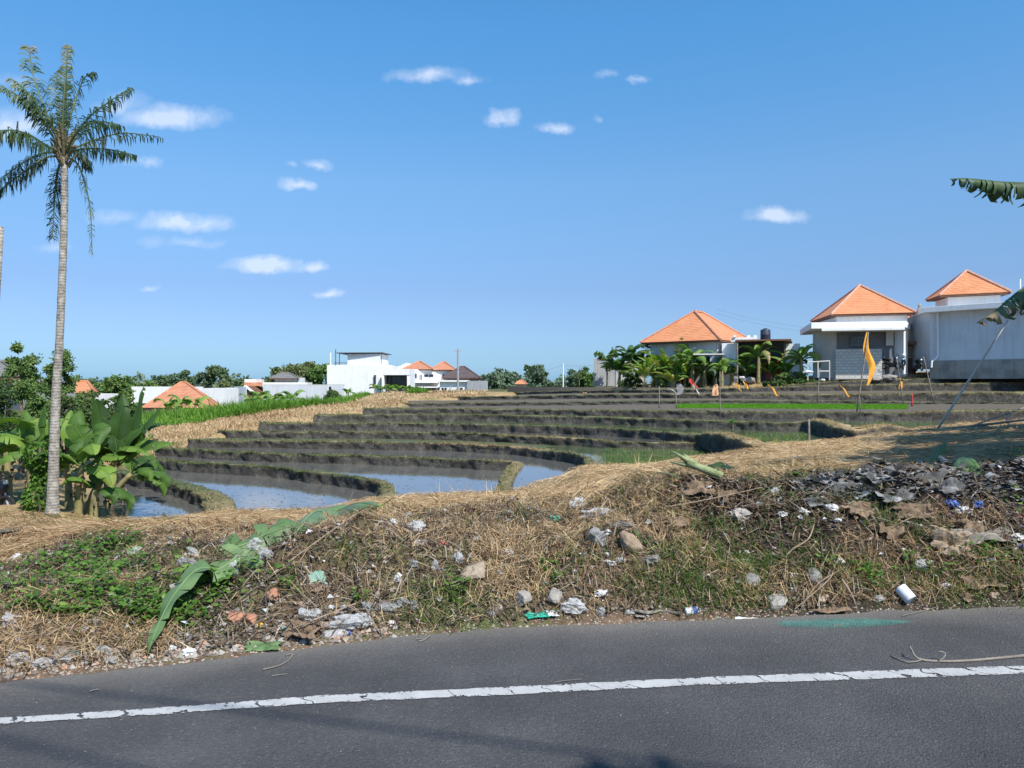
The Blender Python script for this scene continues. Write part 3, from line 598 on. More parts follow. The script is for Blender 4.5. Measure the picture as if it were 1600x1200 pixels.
def trunk_mat():
    m, t, b = newmat('palm_bark'); tc = N(t, 'ShaderNodeTexCoord'); wv = N(t, 'ShaderNodeTexWave', wave_type='BANDS', bands_direction='Z'); L(t, tc.outputs['Object'], wv.inputs['Vector'])
    wv.inputs['Scale'].default_value = 4.2; wv.inputs['Distortion'].default_value = 2.5; wv.inputs['Detail'].default_value = 3; wv.inputs['Detail Scale'].default_value = 2
    n = noise_tex(t, 7, 6, .7); f = MATH(t, 'ADD', MATH(t, 'MULTIPLY', wv.outputs['Fac'], .12), MATH(t, 'MULTIPLY', n, .88))
    L(t, ramp(t, f, [(.28, (.09, .075, .06)), (.46, (.24, .215, .18)), (.58, (.38, .35, .31)), (.74, (.50, .47, .42))]), b.inputs['Base Color']); b.inputs['Roughness'].default_value = .9
    bm = N(t, 'ShaderNodeBump'); bm.inputs['Strength'].default_value = .8; bm.inputs['Distance'].default_value = .03; L(t, f, bm.inputs['Height']); L(t, bm.outputs[0], b.inputs['Normal']); return m
M_TRUNK = trunk_mat()
M_FROND = mat_attr('palm_frond', [(0, (.02, .04, .018)), (.4, (.045, .085, .03)), (.7, (.12, .17, .06)), (.85, (.24, .20, .12)), (1, (.36, .30, .23))], rough=.5, spec=.4, trans=.2)
M_BARK = mat_noise('bark', [(.07, .055, .04), (.22, .18, .14)], sc=6, rough=.9, bump=.6)

def bez(pts, n):
    return smooth_poly(pts, 1e9) if False else np.array([tuple(cr(pts, i/(n-1))) for i in range(n)])
def cr(P, t):
    P = [Vector(p) for p in P]; m = len(P)-1; s = min(int(t*m), m-1); u_ = t*m-s
    p0, p1, p2, p3 = P[max(s-1, 0)], P[s], P[s+1], P[min(s+2, m)]
    return .5*((2*p1)+(p2-p0)*u_+(2*p0-5*p1+4*p2-p3)*u_*u_+(3*p1-p0-3*p2+p3)*u_**3)
def banana_leaf(name, pts, width, mat, parent=None, tears=8, fold=.5, v0=.4, seed=0, up=(0, 0, 1), nseg=44, petiole=.12, ragged=0., tipv=.0, na=5, wave=.05, fn=.18, tp=2.2):
    """one blade: arched midrib pts, two halves folded down, torn into strips"""
    r = np.random.default_rng(seed); C = bez(pts, nseg); T = np.gradient(C, axis=0); Ltot = np.linalg.norm(T, axis=1).sum(); T /= np.linalg.norm(T, axis=1)[:, None]
    up = np.array(up, float); S = np.cross(T, up); S /= np.linalg.norm(S, axis=1)[:, None]+1e-9; Nn = np.cross(S, T)
    s = np.linspace(0, 1, nseg); q = np.clip((s-petiole)/(1-petiole), 0, 1)
    Wd = width*.5*np.clip(q*7, 0, 1)**.6*np.clip((1-q)*tp, 0, 1)**.75*(1+.06*np.sin(9*q+seed))
    V = []; Fc = []; A = []; base = 0
    for side in (-1, 1):
        cuts = np.sort(r.uniform(petiole+.04, .97, tears)) if tears else np.array([])
        ci = sorted(set([0, nseg-1]+[int(c*(nseg-1)) for c in cuts]))
        for a, b in zip(ci[:-1], ci[1:]):
            if b <= a: continue
            idx = np.arange(a, b+1); dr = fold+r.normal(0, fn+.5*ragged); sh = r.uniform(-.03, .03)*width; short = 1-ragged*r.uniform(0, .6); vv = v0+r.normal(0, .06)+(ragged*.3 if r.random() < .35 else 0)
            loc = (idx-a)/(b-a)
            gap = (np.abs(loc-.5)*2)**3*min(.45, .12+ragged)      # strips narrow toward their free end
            for j in range(na):
                w = j/(na-1); ang = dr*(w**1.0)*1.0
                rr = Wd[idx]*w*short
                off = S[idx]*side*(rr*np.cos(ang))[:, None]-Nn[idx]*(rr*np.sin(ang)*1.0)[:, None]
                pull = (idx[0]+idx[-1])/2-idx; pv = T[idx]*((pull*Ltot/nseg)*gap*w*.8+sh*w)[:, None]
                wv = Nn[idx]*(wave*width*w*np.sin(idx*.45+seed+side))[:, None]*.5
                V.append(C[idx]+off+pv+wv); A.append(np.clip(vv+tipv*s[idx]**3+r.normal(0, .01, len(idx))-.10*(w < .1), 0, 1))
            m = len(idx); i = np.arange((na-1)*(m-1)); jj = i//(m-1); kk = i % (m-1); f0 = base+jj*m+kk
            Fc.append(np.stack([f0, f0+1, f0+m+1, f0+m], 1)); base += na*m
    # midrib as a slim raised strip
    rw = np.interp(s, [0, .15, 1], [.022, .016, .004])*max(width/.55, .5); k0 = base
    for sg, h_ in ((-1, 0), (0, 1), (1, 0), (0, -1)):
        V.append(C+S*(sg*rw)[:, None]+Nn*(h_*rw)[:, None]); A.append(np.full(nseg, min(.75, v0+.22)))
    for j in range(4):
        i = np.arange(nseg-1); a = k0+j*nseg+i; b = k0+((j+1) % 4)*nseg+i; Fc.append(np.stack([a, a+1, b+1, b], 1))
    return mesh_np(name, np.concatenate(V), Fc, mat, parent, attr=dict(v=np.concatenate(A)), smooth=True)
def banana_plant(loc, h, nl, ll, label, group, seed, lean=(0, 0), mat=None, spread=1.0, v0=.4, lw=.5, tears=7, dry=2, stemr=.09, nseg=26, azs=None):
    r = np.random.default_rng(seed); e = empty('banana_plant', loc, label, 'banana plant', group); mat = mat or M_BLEAF
    top = Vector((lean[0], lean[1], h)); P = [Vector((0, 0, -.15)), Vector((lean[0]*.2, lean[1]*.2, h*.35)), Vector((lean[0]*.6, lean[1]*.6, h*.75)), top]
    MB().tube([cr(P, i/8) for i in range(9)], [stemr*(1.35-.6*i/8) for i in range(9)], 10).build('stem', M_BSTEM, e, smooth=True)
    for i in range(nl):
        az = (i*2.4+r.uniform(-.4, .4)) if azs is None else azs[i % len(azs)]+r.uniform(-.2, .2)
        t = i/max(1, nl-1); el = 1.35-.95*spread*(1-t)-r.uniform(0, .25); L_ = ll*r.uniform(.8, 1.1)*(1-.15*(t > .8))
        d = Vector((math.cos(az), math.sin(az), 0)); b = top+Vector((0, 0, -.18*h*(1-t)*.6)); p1 = b+(d*math.cos(el)+Vector((0, 0, 1))*math.sin(el))*L_*.4
        e2 = el-.55*spread-r.uniform(0, .3); p2 = p1+(d*math.cos(e2)+Vector((0, 0, 1))*math.sin(e2))*L_*.33; e3 = e2-.7*spread-r.uniform(0, .3); p3 = p2+(d*math.cos(e3)+Vector((0, 0, 1))*math.sin(e3))*L_*.3
        banana_leaf('leaf', [b, p1, p2, p3], lw*r.uniform(.85, 1.15), mat, e, tears=r.integers(max(0, tears-4), tears+3), fold=r.uniform(.15, .6), v0=v0+r.uniform(-.22, .2), seed=seed*31+i, nseg=nseg, tipv=.1, up=(d.y*.3, -d.x*.3, 1))
    for i in range(dry):
        az = r.uniform(0, 6.3); d = Vector((math.cos(az), math.sin(az), 0)); b = top*r.uniform(.6, .9)
        banana_leaf('dry_leaf', [b, b+d*.12+Vector((0, 0, .03)), b+d*.22+Vector((0, 0, -h*.25)), b+d*.2+Vector((0, 0, -h*.5))], lw*.35, M_BDARK, e, tears=4, fold=.9, v0=.93, seed=seed*57+i, nseg=14, ragged=.3)
    return e
def frond(pts, parent, n=46, ll=.55, hang=.6, v0=.35, seed=0, sparse=0, tip_brown=0., start=.22, label=None):
    """coconut frond: rachis with rows of narrow hanging leaflets"""
    r = np.random.default_rng(seed); C = bez(pts, 24); T = np.gradient(C, axis=0); T /= np.linalg.norm(T, axis=1)[:, None]
    mb = MB(); mb.tube([Vector(c) for c in C], [.028*(1-.85*i/23)+.004 for i in range(24)], 5)
    V = [np.array([tuple(v) for v in mb.V])]; Fq = [np.array([f for f in mb.F if len(f) == 4])]; A = [np.full(len(mb.V), .72)]
    st = np.repeat(np.linspace(start, .995, n), 2); side = np.tile([-1, 1], n)
    keep = r.random(len(st)) > sparse; st, side = st[keep], side[keep]; m = len(st)
    ix = st*23; i0 = np.minimum(ix.astype(int), 22); f = (ix-i0)[:, None]; P = C[i0]*(1-f)+C[i0+1]*f; Tt = T[i0]
    S = np.cross(Tt, [0, 0, 1]); nS = np.linalg.norm(S, axis=1)[:, None]; S = np.where(nS > .15, S/(nS+1e-9), np.array([.7, .7, 0]))
    ln = ll*np.interp(st, [start, start+.15, .6, 1], [.6, 1, 1, .45])*r.uniform(.75, 1.1, m)
    clump = np.sin(st*37+seed)*.35; D = S*side[:, None]*(1-hang*.45)+Tt*(.55+clump[:, None])+r.normal(0, .22, (m, 3)); D[:, 2] -= hang*.35; D /= np.linalg.norm(D, axis=1)[:, None]
    g_ = np.array([0, 0, -1.0]); m1 = P+D*ln[:, None]*.45; D2 = D*(1-hang)+g_*hang+r.normal(0, .1, (m, 3)); D2 /= np.linalg.norm(D2, axis=1)[:, None]; m2 = m1+D2*ln[:, None]*.35; e_ = m2+(D2*.4+g_*.6*hang+D2*.2)*ln[:, None]*.25
    w = .015; wv = Tt*w
    Vb = np.stack([P-wv*.5, P+wv*.5, m1-wv, m1+wv, m2-wv*.8, m2+wv*.8, e_], 1).reshape(-1, 3); b = np.arange(m)[:, None]*7+len(V[0])
    V.append(Vb); Fq.append(np.concatenate([b+[0, 1, 3, 2], b+[2, 3, 5, 4]])); Ft = b+[4, 5, 6]
    vv = np.clip(v0+r.normal(0, .1, m)+tip_brown*st**2, 0, 1); A.append(np.repeat(vv, 7))
    o = mesh_np('frond', np.concatenate(V), Fq+[Ft], M_FROND, parent, attr=dict(v=np.concatenate(A)))
    if label: o['label'] = label
    return o
# ---- coconut palm, traced
PD = 19.4; pb = W(82, 799, PD); pb.z = G(pb.x, pb.y)-.02
palm = empty('coconut_palm', pb, 'tall thin coconut palm with a ragged crown beside the banana clump', 'palm tree')
def lp(x, y, dd=0): return W(x, y, PD+dd)-pb
tp = [lp(82, 803), lp(83, 760), lp(85, 690), lp(88, 610), lp(92.5, 540), lp(96.5, 450), lp(99.5, 370), lp(101, 300), lp(100, 240)]
tr = MB(); pts = [cr(tp, i/90) for i in range(91)]
rr = [np.interp(i/90, [0, .05, .2, .5, 1], [.185, .148, .122, .092, .078])*(1+.035*(i % 3 == 0)+.02*math.sin(i*1.3)) for i in range(91)]
tr.tube(pts, rr, 16).build('trunk', M_TRUNK, palm, smooth=True)
sh = MB(); c0 = lp(100, 246)
for i in range(26):
    a = i*2.4; r_ = .1+.03*math.sin(i*3); q = c0+Vector((math.cos(a)*r_, math.sin(a)*r_, -.25+i*.03)); sh.tube([q, q+Vector((math.cos(a)*.1, math.sin(a)*.1, .18)), q+Vector((math.cos(a)*.22, math.sin(a)*.22, .34))], [.045, .035, .02], 6)
sh.build('leaf_sheath', mat_noise('sheath', [(.10, .08, .05), (.30, .24, .15)], sc=12, rough=.9), palm)
FR = [  # photo path, depth offsets, leaflet length, hang, colour, sparse, brown tip
 ([(98,238),(80,195),(62,150),(50,110),(45,72)],[0,.1,.2,.3,.3],.42,.45,.3,.15,.75),
 ([(100,238),(98,190),(100,150),(103,110),(106,70)],[0,-.2,-.3,-.3,-.3],.40,.75,.5,.1,.45),
 ([(100,238),(108,190),(120,150),(132,122),(146,112)],[0,.3,.5,.5,.5],.40,.7,.35,.3,.2),
 ([(98,240),(78,205),(55,170),(28,150),(2,134)],[0,-.4,-.7,-.8,-.8],.42,.6,.45,.2,.4),
 ([(98,240),(84,200),(66,175),(44,145),(22,125)],[0,-.3,-.5,-.7,-.7],.5,.55,.6,.05,.35),
 ([(96,240),(74,228),(45,210),(15,203),(-25,208)],[0,-.5,-.9,-1.2,-1.4],.5,.95,.62,0,-.2),
 ([(96,242),(76,238),(52,245),(25,262),(-5,285)],[0,.3,.6,.8,.9],.5,.85,.15,.1,0),
 ([(96,244),(72,246),(46,262),(20,282),(-4,300)],[0,-.2,-.4,-.4,-.4],.46,.8,.2,.15,0),
 ([(100,240),(122,205),(145,178),(172,158),(204,137)],[0,-.3,-.5,-.5,-.4],.40,.85,.5,.12,.1),
 ([(102,240),(118,210),(138,194),(160,190),(187,195)],[0,-.6,-1,-1.2,-1.3],.46,.8,.64,0,-.1),
 ([(102,240),(125,228),(155,216),(195,208),(250,214)],[0,.3,.6,.8,.8],.42,.85,.28,.3,.0),
 ([(102,242),(122,234),(150,232),(180,235),(210,242)],[0,-.4,-.7,-.9,-1],.38,1.0,.6,0,-.1),
 ([(100,244),(120,255),(132,285),(141,330),(144,398)],[0,-.3,-.4,-.4,-.4],.34,.9,.4,.35,.45),
 ([(98,246),(90,268),(86,300),(84,335),(82,372)],[0,.4,.6,.6,.6],.5,.85,.15,.05,0),
 ([(100,244),(92,262),(88,290),(92,315),(98,340)],[0,.5,.9,1,1],.4,.85,.12,.1,0),
 ([(102,240),(116,238),(128,243),(137,252),(141,262)],[0,.2,.3,.4,.4],.38,.8,.2,.1,0),
 ([(98,238),(92,200),(90,170),(86,140),(90,112)],[0,.4,.6,.8,.9],.46,.7,.45,.2,.4),
 ([(100,238),(106,200),(108,170),(116,145),(124,130)],[0,.5,.8,.9,.9],.46,.7,.4,.2,.4),
 ([(99,238),(96,205),(104,175),(112,150),(110,120)],[0,-.5,-.8,-.9,-.9],.44,.8,.55,.1,.3),
 ([(98,240),(84,215),(78,190),(70,165),(66,140)],[0,.5,.8,.9,.9],.44,.7,.3,.2,.3),
 ([(98,240),(86,226),(70,215),(55,212),(40,222)],[0,.6,1.2,1.6,1.9],.44,.8,.25,.1,.1),
 ([(102,240),(116,222),(128,208),(142,205),(152,214)],[0,.6,1.2,1.6,1.9],.44,.8,.25,.1,.1)]
for i, (p, dd, ll, hg, v0, sp, tb) in enumerate(FR[:17]):
    frond([lp(x, y, q) for (x, y), q in zip(p, dd)], palm, n=84, ll=ll*1.15, hang=hg, v0=v0-.16, seed=100+i, sparse=sp+.24, tip_brown=tb, start=.2)
frond([lp(101, 235), lp(102, 190), lp(103, 140), lp(104, 100), lp(106, 72)], palm, n=40, ll=.2, hang=.1, v0=.7, seed=91, tip_brown=.3)['label'] = 'upright unopened spear leaf at the top'
# second palm trunk cut by the left frame edge
p2 = W(-34, 700, 16); p2.z = G(p2.x, p2.y)-.1
e = empty('palm_trunk', p2, 'bare grey palm trunk cut off high up at the left edge', 'dead palm')
q = [W(-22, 640, 16), W(-10, 520, 16), W(-3, 430, 16), W(1.5, 354, 16)]
MB().tube([Vector((0, 0, 0))]+[a-p2 for a in q], [.12, .095, .075, .06, .055], 12).build('trunk', M_TRUNK, e, smooth=True)

# ---- banana clump beside the palm
BG = 'banana plants growing round the palm foot'
def bp(x, y, d): p = W(x, y, d); p.z = G(p.x, p.y); return p
banana_plant(bp(134, 800, 20.6), 1.55, 8, 1.7, 'tall banana plant leaning right with big upright dull leaves', BG, 11, lean=(.9, -.1), mat=M_BLEAF, v0=.22, lw=.62, spread=.55, tears=3, azs=[.2, 1.2, 1.9, 2.6, .8, 1.5, 2.2, .5])
banana_plant(bp(122, 802, 20.2), 1.35, 7, 1.6, 'banana plant just right of the palm with bright arching leaves', BG, 12, lean=(.15, -.1), v0=.5, lw=.55, spread=.95, tears=6, azs=[-.3, .3, 2.9, -2.6, 1.5, -.9, 1.9])
banana_plant(bp(108, 800, 21.6), 1.1, 6, 1.4, 'shorter banana plant with brown sheathed stem behind the palm foot', BG, 13, lean=(-.1, .1), v0=.35, lw=.5, spread=.9)
banana_plant(bp(146, 803, 20.1), .75, 5, 1.2, 'small banana plant at the edge of the flooded paddy', BG, 14, lean=(.05, 0), v0=.4, lw=.4, spread=1.1, tears=4, azs=[.1, -.5, 2.4, -2.4, 1.4])
banana_plant(bp(48, 800, 21.5), 1.7, 7, 1.75, 'banana plant left of the palm with long glossy leaves', BG, 15, lean=(.1, 0), v0=.55, lw=.6, spread=1.1, tears=3, azs=[3.3, 2.7, -2.8, 1.3, 1.9, .9, 3.7])
banana_plant(bp(14, 795, 22.5), 1.5, 7, 1.6, 'banana plant behind the parked scooter at the left edge', BG, 16, lean=(-.1, 0), v0=.45, lw=.55, spread=1.0, azs=[.1, 3.2, 2.2, 1.2, -.2, -2.8, .6])
banana_plant(bp(160, 770, 24), 1.5, 7, 1.5, 'banana plant farthest right with half withered drooping leaves', BG, 17, lean=(.9, 0), v0=.4, lw=.45, spread=1.15, tears=10, azs=[-.2, .2, -.6, .7, 1.5, 2.2, -.1])
banana_leaf('leaf', [Vector(bp(150, 770, 22))+Vector((.3, 0, 1.35)), W(205, 668, 22), W(240, 680, 22), W(264, 694, 22)], .42, M_BDARK, None, tears=16, fold=.7, v0=.9, seed=5, ragged=.3)
o = bpy.data.objects[-1] if False else COL.objects[-1]; o.name = 'withered_banana_leaf'; tag(o, 'grey withered banana leaf sticking out right of the banana clump', 'banana leaf')
def traced(px, d, plant, width, v0, seed, up, mat=M_BLEAF, tears=3, fold=.35, fn=.12):
    e = plant; o = e.location; banana_leaf('leaf', [W(x, y, d+q)-o for (x, y, q) in px], width, mat, e, tears=tears, fold=fold, v0=v0, seed=seed, up=up, nseg=40, petiole=.16, wave=.08, fn=fn)
_bp = [o for o in COL.objects if o.name.startswith('banana_plant')]; B1_, B2_, B5_ = _bp[0], _bp[1], _bp[4]
for (pts, w_, v_, sd, up_, tr_) in [
 ([(176,722,0),(196,690,-.1),(212,645,-.1),(224,604,.1)], .62, .20, 1, (-.9,-.9,.1), 3), ([(172,720,0),(180,690,-.2),(188,650,-.2),(192,614,0)], .60, .16, 2, (-.1,-1,.2), 2),
 ([(168,722,0),(164,695,.2),(158,655,.3),(150,622,.2)], .56, .12, 3, (.4,-.9,.2), 2), ([(178,722,0),(205,695,-.3),(228,662,-.4),(250,636,-.2)], .52, .22, 4, (-.6,-.6,.6), 5),
 ([(176,724,0),(196,706,-.3),(220,690,-.5),(243,676,-.5)], .34, .62, 5, (-.3,-.4,1), 6), ([(172,722,0),(160,700,-.6),(148,690,-.9),(136,704,-1)], .5, .5, 6, (0,-.5,1), 3),
 ([(174,722,0),(190,700,-.5),(212,700,-.8),(236,712,-.9)], .36, .6, 7, (0,-.3,1), 9)]: traced(pts, 21, B1_, w_, v_, 300+sd, up_, tears=tr_)
for (pts, w_, v_, sd, up_, tr_) in [([(140,715,0),(132,690,-.2),(118,665,-.3),(128,640,-.1)], .58, .5, 1, (.3,-1,.2), 2), ([(142,716,0),(160,712,-.3),(180,714,-.4),(198,712,-.4)], .3, .62, 2, (0,-.4,1), 3),
 ([(140,715,0),(122,700,0),(108,672,0),(112,640,.2)], .44, .66, 3, (.8,-.7,.1), 3), ([(138,720,0),(150,690,-.5),(158,672,-.6),(150,700,-.9)], .5, .42, 4, (.2,-.8,.6), 2)]: traced(pts, 20.6, B2_, w_, v_, 320+sd, up_, tears=tr_)
for (pts, w_, v_, sd, up_, tr_) in [([(48,705,0),(30,688,-.3),(8,682,-.5),(-20,690,-.6)], .5, .68, 1, (0,-.5,1), 3), ([(48,708,0),(30,706,-.5),(10,714,-.7),(-10,728,-.8)], .42, .64, 2, (0,-.6,.8), 4), ([(50,705,0),(46,680,0),(40,660,.1),(36,640,.3)], .5, .45, 3, (.2,-1,.2), 2), ([(52,706,0),(58,680,.2),(62,655,.3),(70,632,.4)], .5, .3, 4, (-.6,-.8,.2), 2)]: traced(pts, 21.4, B5_, w_, v_, 340+sd, up_, tears=tr_)
# creeping vine column
n = 1500; th = rng.uniform(0, 6.28, n); zz = rng.random(n); r_ = .16+.12*np.sin(zz*9)+rng.random(n)*.12; c = bp(62, 803, 19.8)
P = np.stack([c.x+r_*np.cos(th), c.y+r_*np.sin(th), c.z+zz*1.75], 1); A = np.stack([np.cos(th), np.sin(th), -.9+0*th], 1)+rng.normal(0, .3, (n, 3)); A /= np.linalg.norm(A, axis=1)[:, None]
Vl, Fl, al = leaves(P, A, perp(A), rng.uniform(.07, .15, n), rng.random(n), asp=.8)
M_WEED = mat_attr('weed_leaf', [(0, (.035, .08, .012)), (.5, (.08, .17, .025)), (1, (.17, .28, .05))], trans=.3, rough=.5)
ev = empty('climbing_vine', c, 'bright green vine covering a stump left of the palm', 'vine')
mesh_np('foliage', Vl-np.array(c), Fl, M_WEED, ev, attr=dict(v=al)); MB().tube([(0, 0, -.1), (.03, 0, .9), (0, 0, 1.7)], [.07, .06, .03], 8).build('stump', M_BARK, ev)

# ---- leafy trees
def leafmat(nm, a, b_, c, trans=.2): return mat_attr(nm, [(0, a), (.5, b_), (1, c)], trans=trans, rough=.6)
M_TDARK = leafmat('tree_leaf_dark', (.035, .065, .022), (.08, .13, .04), (.15, .21, .06))
M_TMID = leafmat('tree_leaf_mid', (.05, .10, .028), (.115, .19, .05), (.22, .30, .09))
M_TFAR = leafmat('tree_leaf_far_haze', (.065, .105, .055), (.11, .165, .08), (.17, .235, .12))  # dark leaf paled: distance haze is mixed into the colour
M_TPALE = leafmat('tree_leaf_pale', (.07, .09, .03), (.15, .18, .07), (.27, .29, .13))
M_TBLUE = leafmat('tree_leaf_hazy', (.09, .125, .09), (.14, .195, .125), (.20, .27, .17))  # bluish paling of the far air is put into this leaf colour
def tree(name, base, topz, crown, label, cat='tree', group=None, mat=M_TMID, nl=5000, ls=.14, ncl=40, seed=1, trunk=.1, hollow=.35, asp=.6, droop=0., limbs=6, flat=1.0):
    """base: Vector; crown: list of (cx, cy, cz, rx, ry, rz) lobes relative to base"""
    r = np.random.default_rng(seed); e = empty(name, base, label, cat, group)
    vols = np.array([c[3]*c[4]*c[5] for c in crown])**.67; pr = vols/vols.sum(); P = []; Vv = []; centers = []
    for k in range(ncl):
        c = crown[r.choice(len(crown), p=pr)]; d = r.normal(0, 1, 3); d /= np.linalg.norm(d); q = r.uniform(hollow, 1)**.6
        ctr = np.array(c[:3])+d*q*np.array(c[3:]); centers.append(ctr); m = nl//ncl; cr_ = np.mean(c[3:])*r.uniform(.2, .42)
        dd = r.normal(0, 1, (m, 3)); dd /= np.linalg.norm(dd, axis=1)[:, None]; dd *= (r.random((m, 1))**.45)*cr_; dd[:, 2] *= .65*flat
        P.append(ctr+dd); Vv.append(np.clip(r.uniform(.25, .75)+r.normal(0, .16, m), 0, 1))
    P = np.concatenate(P); Vv = np.concatenate(Vv); n = len(P)
    A = r.normal(0, 1, (n, 3)); A[:, 2] -= droop; A /= np.linalg.norm(A, axis=1)[:, None]
    B = np.cross(A, r.normal(0, 1, (n, 3))+[0, 0, .8]); B /= np.linalg.norm(B, axis=1)[:, None]+1e-9
    V, Fc, a = leaves(P, A, B, ls*r.uniform(.6, 1.3, n), Vv, asp=asp); mesh_np('crown', V, Fc, mat, e, attr=dict(v=a))
    mb = MB(); c0 = np.array(crown[0][:3]); tip = Vector((c0[0], c0[1], c0[2]))
    P0 = [Vector((0, 0, -.2)), Vector((tip.x*.2+.05, tip.y*.2, tip.z*.4)), Vector((tip.x*.7, tip.y*.7, tip.z*.75)), tip]
    mb.tube([cr(P0, i/8) for i in range(9)], [trunk*(1.2-.8*i/8) for i in range(9)], 8)
    for k in range(limbs):
        c = centers[int(r.integers(len(centers)))]; s = cr(P0, r.uniform(.5, .95)); mid = s*.5+Vector(c)*.5+Vector((0, 0, -.1)); mb.tube([s, mid, Vector(c)], [trunk*.4, trunk*.25, trunk*.08], 6)
    mb.build('trunk', M_BARK, e, smooth=True); return e
def tree_at(name, x, ybase, d, ytop, halfw, label, zb=None, lobes=3, **kw):
    """tree whose crown spans x +- halfw (photo px) and reaches ytop at distance d"""
    z0 = G((x-800)/F*d, d) if zb is None else zb
    b = Vector(((x-800)/F*d, d, z0)); zt = zpx(ytop, d)-z0; hw = halfw/F*d; r = random.Random(int(x*7+d)); cb = kw.pop('cb', .35)
    ch = zt*(1-cb); cr_ = [(0, 0, zt*cb+ch*.5, hw*.8, hw*.8, ch*.5)]
    for k in range(lobes): a = r.uniform(0, 6.28); cr_.append((math.cos(a)*hw*.5, math.sin(a)*hw*.5, zt*cb+ch*r.uniform(.25, .8), hw*.5, hw*.5, ch*.28))
    return tree(name, b, zt, cr_, label, seed=int(abs(x+d*3)+7), **kw)
LG = 'trees and bushes behind the banana clump'
tree_at('leafy_tree', 33, 0, 30, 541, 27, 'round topped leafy tree standing above the bushes at far left', group=LG, mat=M_TMID, nl=5200, ls=.15, ncl=42, asp=.45, droop=.5, cb=.55)
tree_at('leafy_tree', 92, 0, 31, 531, 24, 'taller airy tree rising behind the palm trunk', group=LG, mat=M_TMID, nl=5200, ls=.15, ncl=40, asp=.45, droop=.5, cb=.5)
tree_at('leafy_tree', 45, 0, 28, 590, 46, 'broad pale green tree below the round topped one', group=LG, mat=M_TMID, nl=7000, ls=.15, ncl=60, asp=.45, droop=.4, cb=.15)
tree_at('bush', 5, 0, 27, 588, 34, 'dense bush at the left frame edge behind the scooter', group=LG, mat=M_TDARK, nl=5000, ls=.13, ncl=50, cb=.05, cat='bush')
tree_at('bush', 104, 0, 29, 617, 40, 'dark bush directly behind the palm trunk', group=LG, mat=M_TDARK, nl=7000, ls=.13, ncl=60, cb=.05, cat='bush')
tree_at('bush', 156, 0, 34, 611, 36, 'dark rounded bush between the palm and the green grass', group=LG, mat=M_TDARK, nl=6000, ls=.14, ncl=55, cb=.05, cat='bush')
tree_at('bush', 200, 0, 42, 604, 26, 'light green bush left of the orange roof', group=LG, mat=M_TMID, nl=3500, ls=.17, ncl=35, cb=.1, cat='bush')
tree_at('bush', -40, 0, 24, 600, 50, 'bush mostly outside the left frame edge', group=LG, mat=M_TMID, nl=4000, ls=.15, ncl=40, cb=.05, cat='bush')
tree_at('bush', 126, 0, 60, 611, 30, 'green bush below the low orange roof behind the palm', group=LG, mat=M_TMID, nl=3500, ls=.22, ncl=40, cb=.02, cat='bush')
for i, (x, d, yt, hw, lb) in enumerate([(-130, 30, 585, 60, 'first bush in the row beyond the left frame edge'), (-260, 34, 575, 70, 'second bush in the row beyond the left frame edge'), (-420, 38, 580, 80, 'third bush in the row beyond the left frame edge'), (-640, 42, 575, 90, 'fourth bush in the row beyond the left frame edge')]):
    tree_at('bush', x, 0, d, yt, hw, lb, group=LG, mat=M_TMID, nl=4500, ls=.22, ncl=50, cb=.03, cat='bush')
# ---- far tree line
FG = 'distant trees along the horizon'
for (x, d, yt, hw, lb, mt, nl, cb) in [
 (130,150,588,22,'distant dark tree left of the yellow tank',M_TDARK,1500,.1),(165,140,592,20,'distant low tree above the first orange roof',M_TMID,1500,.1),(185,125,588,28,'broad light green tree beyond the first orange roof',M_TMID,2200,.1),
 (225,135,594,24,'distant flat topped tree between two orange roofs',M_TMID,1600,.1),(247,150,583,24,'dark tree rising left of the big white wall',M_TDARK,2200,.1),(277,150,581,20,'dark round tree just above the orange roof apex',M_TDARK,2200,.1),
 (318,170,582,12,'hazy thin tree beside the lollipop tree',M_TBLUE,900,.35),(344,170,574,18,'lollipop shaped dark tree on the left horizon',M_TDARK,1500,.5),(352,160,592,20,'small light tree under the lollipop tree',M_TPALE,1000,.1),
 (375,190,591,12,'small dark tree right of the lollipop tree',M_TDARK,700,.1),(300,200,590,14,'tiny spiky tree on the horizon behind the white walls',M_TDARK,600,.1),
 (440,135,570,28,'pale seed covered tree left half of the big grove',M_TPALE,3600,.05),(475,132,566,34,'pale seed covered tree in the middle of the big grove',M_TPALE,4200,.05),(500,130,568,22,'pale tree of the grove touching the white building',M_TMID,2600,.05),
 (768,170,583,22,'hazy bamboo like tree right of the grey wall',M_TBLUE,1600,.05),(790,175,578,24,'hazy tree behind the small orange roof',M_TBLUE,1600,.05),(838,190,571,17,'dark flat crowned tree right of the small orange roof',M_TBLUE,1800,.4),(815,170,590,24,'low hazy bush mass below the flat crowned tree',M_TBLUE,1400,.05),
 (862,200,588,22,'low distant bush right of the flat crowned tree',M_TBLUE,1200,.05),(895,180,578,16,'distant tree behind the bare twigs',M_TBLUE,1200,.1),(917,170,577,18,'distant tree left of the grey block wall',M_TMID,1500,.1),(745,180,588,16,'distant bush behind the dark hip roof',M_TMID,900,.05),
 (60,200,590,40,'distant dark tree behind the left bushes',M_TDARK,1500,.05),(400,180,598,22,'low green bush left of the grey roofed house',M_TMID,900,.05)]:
    tree_at('distant_tree', x, 0, d, yt, hw*1.1, lb, group=FG, mat=M_TFAR if mt is M_TDARK else mt, nl=int(nl*1.5), ls=.0040*d, ncl=max(18, nl//40), cb=cb, asp=.7, limbs=3, zb=-3 if x < 420 else -1, trunk=.2)
